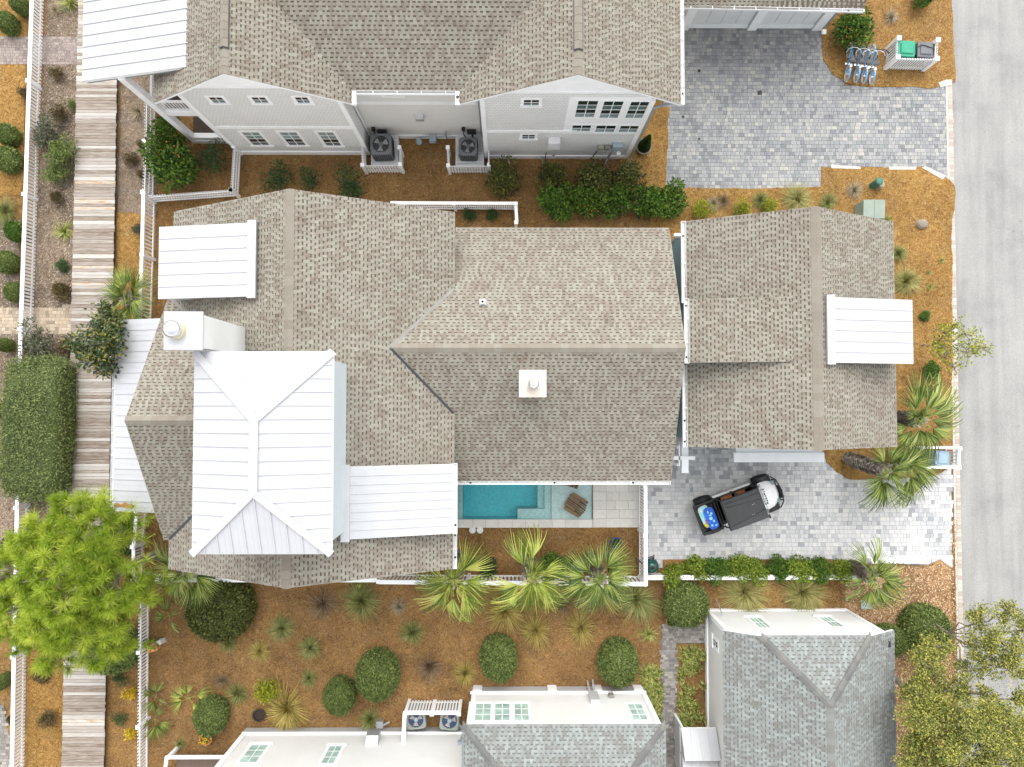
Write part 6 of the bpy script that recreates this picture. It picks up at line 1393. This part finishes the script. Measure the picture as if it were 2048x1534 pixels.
S_ = [('grey', 'loose grey green shrub against the long fence, top of three lobes', 92, 262, 38, 1.1), ('tea', 'loose green shrub against the long fence, middle of three lobes', 122, 305, 36, 1.2), ('tea', 'loose green shrub below the middle lobe beside the boardwalk', 112, 345, 30, .9),
 ('citrus', 'tall bright green shrub filling the fence corner beside the grey house', 345, 325, 52, 2.0), ('citrus', 'yellowing shrub growing under the balcony corner post', 342, 268, 36, 1.6), ('wisp', 'thin dark shrub in the fence corner under the gable', 420, 312, 36, 1.1),
 ('wisp', 'thin dark shrub against the top of the beige roof, nearest the lattice fence', 558, 358, 36, 1.1), ('wisp', 'middle thin dark shrub of three between the two houses', 622, 360, 28, 1.0), ('wisp', 'dark shrub just left of the first lattice screen', 702, 362, 40, 1.3),
 ('olive', 'olive shrub beside the second lattice screen', 1008, 360, 42, 1.5), ('olive', 'olive shrub under the white water heater', 1105, 350, 36, 1.4), ('olive', 'broad olive shrub below the meter boxes', 1192, 352, 50, 1.7), ('olive', 'broad olive shrub nearest the potted conifer', 1260, 358, 46, 1.6),
 ('green', 'green shrub at the left end of the row behind the wing roof', 1120, 402, 42, 1.4), ('citrus', 'green shrub with orange berries, second in the row behind the wing roof', 1178, 405, 36, 1.4), ('green', 'green shrub in the middle of the row behind the wing roof', 1232, 402, 38, 1.4), ('green', 'green shrub second from the right end of the row', 1292, 402, 40, 1.4), ('citrus', 'yellow green shrub at the right end of the row by the drive corner', 1346, 400, 38, 1.3),
 ('lime', 'small yellow green shrub right at the garage gutter corner', 1405, 418, 24, .8), ('lime', 'small lime shrub between two grasses above the garage roof', 1484, 418, 22, .8), ('lime', 'small lime shrub half hidden by the garage roof edge', 1540, 414, 20, .7),
 ('dark', 'small dark shrub in the fenced pen, nearer the beige ridge', 940, 430, 15, .6), ('dark', 'small dark shrub in the fenced pen, nearer the corner', 985, 430, 15, .6), ('citrus', 'green shrub with orange berries beside the bicycles', 1705, 62, 42, 1.3), ('green', 'green shrub cut off by the top picture edge near the road', 1846, -6, 22, .9),
 ('yellow', 'upright yellow green shrub above the large gold grass', 534, 1380, 26, 1.1), ('dark', 'small dark shrub behind the palms inside the pool yard', 975, 1136, 24, .7), ('green', 'bright green shrub between two palms inside the pool yard', 1112, 1136, 32, .8), ('dark', 'small green shrub beside the right palm in the pool yard', 1152, 1128, 18, .7),
 ('dark', 'dark shrub between boardwalk and fence below the porch roof', 248, 1042, 24, .9), ('dark', 'dark shrub between boardwalk and fence above the pine branch', 252, 1092, 26, .9), ('wisp', 'sparse dark shrub under the pine edge by the boardwalk', 226, 1122, 24, .8),
 ('gold', 'yellow leaved plant by the picket fence, upper of two', 258, 1390, 14, .6), ('gold', 'yellow leaved plant by the picket fence, lower of two', 263, 1466, 13, .6),
 ('brown', 'brown juniper bush right above the tan walk', 118, 584, 26, .8), ('brown', 'dark brown bush just above the loose green shrub', 118, 227, 20, .7), ('brown', 'small brown bush below the brick walk', 114, 147, 17, .5), ('brown', 'small brown bush beside the boardwalk near the fence junction', 112, 397, 18, .6), ('brown', 'small dark bush touching the back of the long fence', 48, 185, 14, .5),
 ('brown', 'faded brown shrub between tall hedge and boardwalk', 128, 690, 24, .6), ('grey', 'grey green loose shrub at the upper end of the big hedge', 68, 690, 46, 1.1), ('brown', 'brown shrub near the lower picket fence, beside the boardwalk', 95, 1438, 21, .6), ('brown', 'low dark shrub half under the pine crown', 82, 1348, 24, .4), ('brown', 'small brown bush behind the lower long fence', 20, 1440, 12, .5),
 ('grey', 'grey bush near the fence beside the white dormer', 277, 456, 15, .5), ('brown', 'small brown tuft against the upper picket fence', 285, 286, 14, .5), ('brown', 'dark tuft at the foot of the upper picket fence', 286, 346, 15, .5), ('brown', 'brown tuft in the middle of the upper strip', 262, 318, 18, .5),
 ('wisp', 'thin dark plant above the yellow leaved plants', 240, 1362, 18, .5), ('wisp', 'thin dark plant between the two yellow leaved plants', 238, 1440, 18, .5), ('dark', 'dark grey shrub under the slatted fence beyond the pine', 18, 1098, 28, .7), ('dark', 'small dark sprout above the tan walk', 124, 532, 16, .4), ('tea', 'small pale green sprout beside the dark brown bush', 147, 210, 12, .4),
 ('green', 'weedy green sprout at the foot of the sparse street tree', 1866, 741, 20, .5), ('green', 'small weed on orange straw nearest the sparse street tree', 1850, 633, 12, .3)]
for k, lab, u, v, r, h in S_: shrub(k, lab, u, v, r, h)
LW = ['nearest the egg grill', 'second from the egg grill', 'third from the egg grill', 'fourth from the egg grill', 'in the middle of the row', 'above the first fountain grass gap', 'third from the palm end', 'second from the palm end', 'nearest the fan palm']
for i, n_ in enumerate(LW):
    u = 1348+i*41; shrub(('lush', 'lush', 'green', 'lush', 'lush', 'green', 'lush', 'green', 'lush')[i], 'hedge shrub along the low white wall, '+n_, u+random.uniform(-4, 4), 1137+random.uniform(-3, 4)+(10 if i == 0 else 0), 28+random.uniform(-3, 4), .95, 'shrubs along the low white wall')
# spiky sprouts
# grasses
GR = {}
def grass_mesh(kind, mat, n, droop, wd, spread=1.0, lo=0, hi=1, lean=(0, 0)):
    res = []
    for sd in range(2):
        b = MB()
        for _ in range(n):
            a = random.uniform(0, 6.283); tl = abs(random.gauss(.55, .28))*spread; L_ = random.uniform(.62, 1.05); r0 = random.uniform(0, .12)
            d = Vector((math.cos(a)+lean[0], math.sin(a)+lean[1], 0)); s = Vector((-math.sin(a), math.cos(a), 0))*wd*random.uniform(.6, 1.2); p0 = Vector((math.cos(a+1)*r0, math.sin(a+1)*r0, 0)); pts = []
            for k in range(4):
                t = k/3; out = math.sin(min(1.5, tl))*t*(.55+.45*t); z = math.cos(min(1.5, tl))*t + .45*t*(1-t*droop)
                pts.append(p0 + d*out*L_ + Vector((0, 0, max(.015, z*L_*.75))))
            t = random.uniform(lo, hi)
            for k in range(3): f0, f1 = 1-k*.3, 1-(k+1)*.31; b.poly([pts[k]-s*f0, pts[k]+s*f0, pts[k+1]+s*f1, pts[k+1]-s*f1], t)
        res.append(b.mesh('ornamental_grass', mat))
    GR[kind] = res
grass_mesh('green', 'blade_green', 600, 1.25, 0.013, 1.25); grass_mesh('gold', 'blade_gold', 675, 1.25, 0.013, 1.3); grass_mesh('brown', 'blade_brown', 315, 1.25, 0.011, 1.25); grass_mesh('pale', 'blade_pale', 390, 1.25, 0.013, 1.3)
grass_mesh('lily', 'blade_lily', 150, 1.2, .022, 1.25); grass_mesh('yucca', 'blade_pale', 70, .4, .03, 1.3); grass_mesh('dense', 'blade_fountain', 900, 1.25, 0.011, 1.3)
G_ = [('brown', 'large brown dead grass clump right under the beige gable peak', 645, 1207, 46, .9), ('green', 'tall olive grass clump beside the dead one below the beige roof', 722, 1203, 44, 1.2), ('pale', 'small pale grass clump above a green one, near the leftmost yard palm', 798, 1214, 20, .5), ('green', 'green spiky grass between the largest bush and the dead clump', 562, 1258, 34, .8), ('green', 'small green grass directly under the pale clump', 825, 1264, 32, .7), ('gold', 'thin faded grass between largest bush and its neighbours', 518, 1302, 26, .5), ('green', 'small green grass in the middle of the straw, alone', 620, 1297, 25, .6),
 ('green', 'dark green grass touching the largest clipped bush from below', 455, 1286, 22, .6), ('brown', 'brown dead grass beside the tan pompom grass', 860, 1332, 38, .8), ('gold', 'round tan pompom grass next to the clipped bush', 929, 1346, 28, .9), ('green', 'small grass tuft left of the egg shaped bush', 618, 1358, 22, .5), ('green', 'grass tuft left of the yellow green shrub', 475, 1387, 30, .6), ('gold', 'largest gold grass clump beside a black pot', 575, 1418, 56, 1.2), ('green', 'thin grass leaning on the cottage wall by the gas meter', 741, 1440, 26, .9),
 ('gold', 'broad drooping grass below the middle palm', 1010, 1222, 52, 1.0), ('gold', 'grass clump in front of the middle palm, on open straw', 1072, 1260, 36, .8), ('gold', 'round grass clump alone on open straw below the right palm', 1162, 1255, 38, .9), ('green', 'broad drooping grass at the fence corner beside the right palm', 1272, 1200, 52, 1.1), ('dense', 'wide fountain grass nearest the clipped bush along the low wall', 1490, 1186, 56, 1.1), ('dense', 'wide fountain grass further along the low wall, nearer the road', 1606, 1186, 56, 1.1),
 ('brown', 'sparse brown grass between two palms', 1125, 1208, 36, .6), ('brown', 'grey brown grass at the lower left of the straw yard', 445, 1362, 24, .4), ('lily', 'lily clump at the corner of the garden walk', 1298, 1268, 25, .5), ('lily', 'lily clump halfway down the garden walk, open side', 1296, 1350, 28, .5), ('lily', 'lily clump beside the cottage corner', 1300, 1382, 24, .5), ('lily', 'lily clump under the cottage eave', 1308, 1415, 20, .5),
 ('green', 'grass clump nearest the pale pompom above the garage', 1655, 404, 24, .6), ('dense', 'largest grass clump above the garage roof', 1594, 398, 36, .8), ('green', 'dark grass clump between lime shrubs', 1520, 400, 24, .6), ('brown', 'brown grass clump near the garage gutter corner', 1447, 402, 24, .5), ('pale', 'brown grass behind the small yellow green shrub', 1428, 408, 20, .5), ('pale', 'pale bleached grass clump beside the cable pedestals', 1709, 380, 24, .6), ('dense', 'big grass clump half under the garage right eave', 1812, 562, 36, .9), ('green', 'smaller grass clump under the garage right eave', 1796, 508, 22, .7),
 ('lily', 'green tuft at the transformer box corner', 1774, 440, 16, .4), ('lily', 'tiny green tuft nearest the kerb beside the garage', 1883, 521, 9, .3), ('lily', 'tiny green tuft, upper of two close together', 1857, 545, 8, .25), ('lily', 'tiny green tuft, lower of two close together', 1860, 574, 11, .25), ('yucca', 'pale spiky plant next to the balcony and boardwalk', 276, 222, 26, .6), ('pale', 'pale dry clump near the top edge beside the road straw', 1781, 35, 20, .5), ('green', 'tall grass cut by the picture edge under the cross fence', 12, 424, 38, .9), ('lily', 'spiky green plant at the fence junction near the boardwalk', 128, 462, 30, .6), ('lily', 'bright fan plant at the top edge beside the long fence', 140, 8, 28, .6),
 ('pale', 'dry tuft at the top edge beyond the long fence', 110, 20, 20, .4), ('green', 'small green tuft by the porch steps', 360, 1488, 14, .3)]
for k, lab, u, v, r, h in G_:
    p = W(u, v, h*.2); s = r*(HC-h*.3)/FPX*1.28; single('ornamental_grass', lab, 'grass', random.choice(GR[k]), (p.x, p.y, 0), None, None, random.uniform(0, 6), (s*random.uniform(.85, 1.12), s*random.uniform(.85, 1.12), h*random.uniform(.9, 1.15)))
    C.objects[-1].rotation_euler = (random.uniform(-.22, .22), random.uniform(-.22, .22), random.uniform(0, 6))
# liriope beds as one mass each
for lab, area in (('bed', [(1357, 1292), (1408, 1288), (1405, 1458), (1360, 1450)]), ('bed', [(1285, 1330), (1318, 1320), (1318, 1460), (1300, 1440)])):
    b = MB(); poly = [W(u, v) for u, v in area]; x0 = min(q.x for q in poly); x1 = max(q.x for q in poly); y0 = min(q.y for q in poly); y1 = max(q.y for q in poly)
    for _ in range(60):
        c = Vector((random.uniform(x0, x1), random.uniform(y0, y1), 0))
        if not inside(c, poly): continue
        for _k in range(34):
            a = random.uniform(0, 6.283); l = random.uniform(.18, .38); d = Vector((math.cos(a), math.sin(a), 0)); s = Vector((-math.sin(a), math.cos(a), 0))*.012; t = random.random()
            P = [c+d*.02+Vector((0, 0, .02)), c+d*l*.45+Vector((0, 0, .26)), c+d*l+Vector((0, 0, .12))]
            b.poly([P[0]-s, P[0]+s, P[1]+s, P[1]-s], t); b.poly([P[1]-s, P[1]+s, P[2]], t)
    stuff(b.build('grass_bed', 'blade_lily'))

# ------------------------------------------------------------------ palms
FR = {}
def frond_mesh(mat, pet, fan, n, sp, droop):
    b = MB(); b.tube([(0, 0, 0), (pet*.5, 0, .05), (pet, 0, .0)], [.028, .02, .014], 5, .75)
    for i in range(n):
        a = (i/(n-1)-.5)*sp; l = fan*(.72+.28*math.cos(a*.62))*random.uniform(.9, 1.06); d = Vector((math.cos(a), math.sin(a), 0)); s = Vector((-math.sin(a), math.cos(a), 0)); o = Vector((pet, 0, 0))+Vector((.12, 0, 0))*(1-abs(a)/sp)
        dr = droop*random.uniform(.6, 1.4); fold = .055*abs(math.sin(i*1.7)); w_ = .021; t = random.uniform(.0, 1)
        p0 = o; p1 = o+d*l*.45+Vector((0, 0, .06-.12*abs(a)/sp)); p2 = o+d*l*.78+Vector((0, 0, .02-.5*dr*l)); p3 = o+d*l+Vector((0, 0, -dr*l)); z = Vector((0, 0, .02))
        for A, B2, wa, wb in ((p0, p1, .006, w_), (p1, p2, w_, w_*.62), (p2, p3, w_*.62, .003)):
            b.poly([A-s*wa, A+z, B2+z, B2-s*wb], t); b.poly([A+z, A+s*wa, B2+s*wb, B2+z], min(1, t+.12))
    return b.mesh('frond', [mat])
for m_ in ('palm_green', 'palm_yellow'): FR[m_] = [frond_mesh(m_, .50, 1.2, 19, 1.75, .24), frond_mesh(m_, .62, 1.1, 18, 1.5, .40), frond_mesh(m_, .36, 1.15, 20, 2.1, .16), frond_mesh(m_, .48, 1.2, 15, 1.2, .3)]
def palm(label, u, v, h, foot, mat, fr, scale=1.0, n=None, group='fan palms', tr=.23):
    """fr: list of (direction in degrees, rise in degrees, size)"""
    top = W(u, v, h); ft = W(*foot) if foot else Vector((top.x, top.y, 0)); t = thing('fan_palm', label, 'palm tree', (ft.x, ft.y, 0), 0, group)
    a = Vector((0, 0, 0)); q = top-ft; b = MB(); N1 = 7; pts = [a.lerp(q, k/N1)+Vector((0, 0, 0)) for k in range(N1+1)]; b.tube(pts, [tr*1.1]+[tr]*(N1-1)+[tr*.7], 10, .15)
    L_ = q.length; ax = q.normalized(); sx = ax.orthogonal().normalized(); sy = ax.cross(sx)
    for k in range(int(L_/.07) if tr > .1 else 0):                                   # old leaf boots crossing around the trunk
        for j in range(6):
            an = j*1.047+(k % 2)*.52+random.uniform(-.1, .1); o = ax*(k*.07)+(sx*math.cos(an)+sy*math.sin(an))*tr; d = (sx*math.cos(an)+sy*math.sin(an)); s = ax.cross(d); e = (ax*.16+d*.07+s*random.choice((-.05, .05)))
            b.poly([o-s*.07, o+s*.07, o+e*1.7+s*.03, o+e*1.7-s*.03], random.choice((.2, .7, .9, 1)))
    b.build('trunk', 'palm_trunk', t, local=True)
    if scale >= .9 and len(fr) > 7: fr = fr[:-1] + [(random.uniform(0, 360), random.uniform(45, 75), random.uniform(.5, .75)) for _ in range(5)]
    for an, el, sz in fr:
        M = Matrix.Translation(q) @ Matrix.Rotation(R(an), 4, 'Z') @ Matrix.Rotation(R(-el), 4, 'Y') @ Matrix.Rotation(R(random.uniform(-45, 45)), 4, 'X') @ Matrix.Scale(sz*scale, 4)
        o = bpy.data.objects.new('frond', random.choice(FR[mat])); C.objects.link(o); o.parent = t; o.matrix_basis = M
    return t
def ringf(n, a0=0, el=(5, 30), sz=(.85, 1.05), gaps=()):
    out = []
    for k in range(n):
        a = a0+k*360/n+random.uniform(-12, 12)
        if any(lo <= a % 360 <= hi for lo, hi in gaps): continue
        out.append((a, random.uniform(*el), random.uniform(*sz)))
    return out
random.seed(21)
palm('fan palm leaning over the boardwalk beside the white dormer', 256, 596, 1.6, (276, 618), 'palm_green', ringf(11, 20, (0, 40), (.75, 1.0))+[(60, 60, .7)], .92)
palm('fan palm half under the roof corner next to the largest clipped bush', 372, 1142, 2.2, (368, 1112), 'palm_green', [(140, 20, 1), (170, 5, .9), (205, -5, 1), (240, -8, 1), (275, -12, 1.05), (305, -5, 1), (335, 5, .95), (10, 10, .9), (118, 30, 1)], .98)
palm('left palm of the three along the pool yard fence', 908, 1160, 3.2, (921, 1112), 'palm_yellow', [(48, 12, 1.05), (70, 40, .7), (175, 15, 1), (200, 0, 1), (235, -8, 1.05), (268, -10, 1.1), (300, -5, 1.1), (325, 0, 1.05), (355, 12, .85), (130, 20, .85)], 1.03)
palm('middle palm of the three along the pool yard fence', 1062, 1155, 3.0, (1056, 1112), 'palm_yellow', [(118, 14, 1.1), (88, 10, 1.15), (70, 42, .8), (20, 5, .95), (335, 0, 1.1), (310, -6, 1.1), (285, -10, 1.1), (262, -8, 1.0), (235, -4, 1.1), (210, 0, 1.05), (180, 18, .7)], 1.03)
palm('right palm of the three, by the corner of the pool yard fence', 1198, 1158, 3.0, (1182, 1112), 'palm_green', [(60, 20, 1.1), (35, 5, 1.05), (100, 25, .9), (140, 12, .95), (170, 5, 1.05), (200, 0, 1.05), (230, -5, 1), (258, -8, 1.05), (285, -8, 1.05), (312, -3, 1), (340, 4, .95), (10, 35, .8), (80, 50, .7)], 1.0)
palm('tall palm by the kerb under the white garage dormer', 1836, 838, 2.8, (1772, 836), 'palm_green', [(88, 8, 1.25), (62, 10, 1.2), (40, 2, 1.25), (18, 0, 1.3), (355, -4, 1.25), (330, -6, 1.2), (305, -6, 1.2), (278, -4, 1.15), (240, 0, 1.1), (210, 6, .9), (150, 35, .7), (110, 18, .9), (15, 35, .9)], .95)
palm('leaning palm with a long criss-cross trunk beside the garage', 1772, 942, 2.6, (1693, 916), 'palm_green', [(75, 20, .8), (118, 20, .8), (225, 0, .7), (258, -6, 1.15), (275, -8, 1.2), (240, 0, .9), (310, 0, 1.0), (30, 20, .9), (340, 10, 1.0)], .95)
palm('palm with hidden trunk between leaning palm and bin screen', 1808, 928, 2.2, (1795, 912), 'palm_green', [(30, 12, .9), (5, 5, 1.05), (345, 0, 1.1), (322, -2, 1.1), (300, -6, 1.2), (282, -8, 1.25), (60, 25, .7), (110, 40, .6), (150, 25, .7), (90, 10, .9)], .9)
palm('palm at the end of the low hedge, on bark chips by the road', 1742, 1150, 2.2, (1700, 1131), 'palm_green', [(120, 10, .9), (78, 8, .95), (55, 20, .7), (10, 5, .85), (345, 0, 1.05), (325, -4, 1.15), (298, -6, 1.2), (270, -6, 1.0), (235, 0, .9), (205, 8, .7), (100, 50, .5), (310, 30, .6)], .95)
for u, v, mat, lab, fr in ((378, 1396, 'palm_yellow', 'small yellow palm seedling on straw beside the picket fence', [(150, 25, .42), (100, 20, .35), (200, 10, .45), (20, 12, .5), (320, 20, .4)]), (338, 1232, 'palm_green', 'small thin palm seedling right of the pine crown', [(100, 20, .45), (180, 15, .4), (300, 10, .4), (30, 30, .3)]),
        (312, 1392, 'palm_green', 'small grey palm seedling, upper one at the picket fence', [(80, 20, .4), (160, 15, .35), (250, 20, .45), (330, 20, .35)]), (310, 1438, 'palm_green', 'small palm seedling, lower one at the picket fence', [(60, 20, .35), (200, 15, .35), (280, 10, .55), (340, 20, .4)]), (720, 1185, 'palm_yellow', 'tiny palm sprout at the edge of the beige gable', [(100, 20, .25), (220, 20, .25)])):
    palm(lab, u, v, .3, None, mat, fr, 1.2, group='palm seedlings', tr=.02)

# ------------------------------------------------------------------ trees
def limb(b, p, q, r0, r1, wob=.12, n=5):
    p, q = Vector(p), Vector(q); pts = []
    for k in range(n+1): t = k/n; w_ = math.sin(math.pi*t)*wob; pts.append(p.lerp(q, t)+Vector((random.uniform(-w_, w_), random.uniform(-w_, w_), random.uniform(-w_, w_)*.5)))
    b.tube(pts, [r0+(r1-r0)*k/n for k in range(n+1)], 7, .5); return pts
random.seed(5)
ft = W(318, 1108); pine = thing('pine_tree', 'yellow green pine tree with dense needle tufts over the boardwalk', 'tree', (ft.x, ft.y, 0)); tb = MB(); nb = MB()
top = W(205, 1155, 4.6)-ft; top.z = 4.6; limb(tb, (0, 0, 0), top, .2, .13, .15, 7)
def tuft(b, c, up, n, ln):
    up = up.normalized(); a = up.orthogonal().normalized(); c2 = up.cross(a); tn = random.uniform(.25, .8)
    for _ in range(n):
        th = random.uniform(.15, 1.75); ph = random.uniform(0, 6.283); d = up*math.cos(th)+(a*math.cos(ph)+c2*math.sin(ph))*math.sin(th); l = ln*random.uniform(.75, 1.1); s = d.cross(Vector((random.gauss(0, 1), random.gauss(0, 1), random.gauss(0, 1)))).normalized()*.0075
        o = c+up*random.uniform(-.1, .06); b.poly([o-s, o+s, o+d*l+s*.5+Vector((0, 0, -.03)), o+d*l-s*.5+Vector((0, 0, -.03))], max(0, min(1, tn+random.uniform(-.2, .2)+.3*(1.0-th)*.5)))
    b.tube([c-up*.12, c+up*.07], [.02, .01], 5, .05)
blobs = [(150, 1040, 55, 6.2), (205, 1030, 35, 6.2), (90, 1090, 62, 6.0), (190, 1095, 62, 6.5), (35, 1150, 62, 5.4), (120, 1160, 78, 6.9), (205, 1165, 62, 6.4), (40, 1220, 60, 5.5), (120, 1235, 72, 6.0), (205, 1225, 58, 5.6), (265, 1195, 40, 4.8), (85, 1290, 50, 5.0), (165, 1290, 50, 5.2), (230, 1275, 35, 4.6), (-20, 1190, 40, 5), (110, 1325, 26, 4.6), (235, 1060, 30, 5.4), (292, 1178, 18, 4.2)]
for u, v, r, z in blobs:
    c = W(u, v, z); rr = r*(HC-z)/FPX
    lp = limb(tb, top*random.uniform(.55, 1), (c-ft)*1.0 - Vector((0, 0, .5)), .06, .025, .18)
    for _ in range(int(15*(r/40)**2)+3):
        a = random.uniform(0, 6.283); q = math.sqrt(random.random()); p = c-ft+Vector((q*rr*math.cos(a), q*rr*math.sin(a), .62*rr*math.sqrt(max(0, 1-q*q))+random.uniform(-.55, .1)))
        up = Vector((math.cos(a)*q*.9, math.sin(a)*q*.9, 1)); tb.tube([c-ft-Vector((0, 0, .45)), p-up.normalized()*.12], [.018, .012], 4, .5); tuft(nb, p, up, 120, .37)
        if random.random() < .75: tuft(nb, p-Vector((random.uniform(-.3, .3), random.uniform(-.3, .3), random.uniform(.4, .9))), up, 60, .4)
tb.build('trunk', 'bark', pine, local=True); nb.build('crown', 'needle', pine, local=True)
def broad(label, foot, top, h, blobs, mat, n, ln, wd, group=None, name='leafy_tree', tr=.12, shell=.35, twigs=10, zl=-1):
    ft = W(*foot); t = thing(name, label, 'tree', (ft.x, ft.y, 0), 0, group); tb = MB(); b = MB(); tp = W(*top, h)-ft
    limb(tb, (0, 0, 0), tp, tr, tr*.55, .12, 6)
    for u, v, r, z in blobs:
        c = W(u, v, z)-ft; rr = r*(HC-z)/FPX; limb(tb, tp*random.uniform(.6, 1), c, tr*.45, .03, .2)
        for _k in range(twigs):
            d = Vector((random.gauss(0, 1), random.gauss(0, 1), random.gauss(0, .5))).normalized()*rr*random.uniform(.6, 1); limb(tb, c, c+d, .022, .006, .1, 3)
            m = int(n*(r/40)**2/twigs)
            for _j in range(3): lf(b, c+d*random.uniform(.45, 1), (rr*.36, rr*.36, rr*.26), m//3, ln, wd, 0, zl)
        lf(b, c, (rr*1.05, rr*1.05, rr*.6), int(n*.12*(r/40)**2), ln, wd, shell, zl)
    tb.build('trunk', 'bark', t, local=True); b.build('crown', mat, t, local=True); return t
broad('large yellowing oak filling the lower right corner beside the grey roofed garage', (1740, 1330), (1850, 1400), 4.2, [(1850, 1330, 40, 4.6), (1872, 1290, 34, 4.3), (1835, 1385, 38, 5.0), (1905, 1375, 36, 4.8), (1860, 1450, 62, 6.0), (1930, 1440, 62, 6.4), (2000, 1450, 58, 6.2), (1850, 1520, 55, 5.6), (1920, 1520, 65, 6.4), (1995, 1525, 60, 6.2), (2050, 1480, 45, 5.6), (2055, 1400, 32, 5.0), (1975, 1390, 22, 5.4), (1850, 1580, 55, 5.6), (1950, 1590, 60, 6)], 'leaf_oak', 1500, .105, .048, tr=.17, twigs=11)
broad('smaller green tree reaching over the road at the lower right', (1836, 1220), (1930, 1290), 3.4, [(1965, 1235, 32, 4.2), (2015, 1225, 28, 4.2), (1955, 1290, 36, 4.6), (2005, 1285, 42, 4.8), (2045, 1260, 32, 4.4), (1975, 1330, 30, 4.4), (2030, 1325, 34, 4.6), (1925, 1338, 22, 4.0), (2050, 1350, 22, 4.4)], 'leaf_oak', 1050, .11, .048, tr=.05, twigs=9)
broad('thin sparse young tree leaning over the kerb beside the white garage dormer', (1841, 692), (1885, 690), 1.9, [(1890, 668, 28, 2.6), (1930, 668, 30, 3.0), (1890, 705, 30, 2.6), (1935, 705, 32, 3.0), (1965, 695, 24, 3.1), (1910, 735, 18, 2.6), (1870, 690, 22, 2.2), (1915, 645, 18, 2.8)], 'leaf_yellow', 330, .12, .05, tr=.03, twigs=8)
broad('dark glossy magnolia between the boardwalk and white porch roof', (262, 705), (215, 688), 3.2, [(205, 632, 32, 4.0), (215, 668, 34, 4.2), (180, 690, 42, 4.6), (218, 705, 34, 4.2), (170, 712, 26, 4.2), (195, 735, 15, 3.6), (222, 738, 20, 3.6), (228, 650, 26, 3.8)], 'leaf_magnolia', 520, .19, .085, tr=.1, twigs=9)
print('objects', len(bpy.data.objects), 'tris', sum(len(o.data.loop_triangles) or sum(len(p.vertices)-2 for p in o.data.polygons) if 0 else 0 for o in C.objects if o.type == 'MESH'))
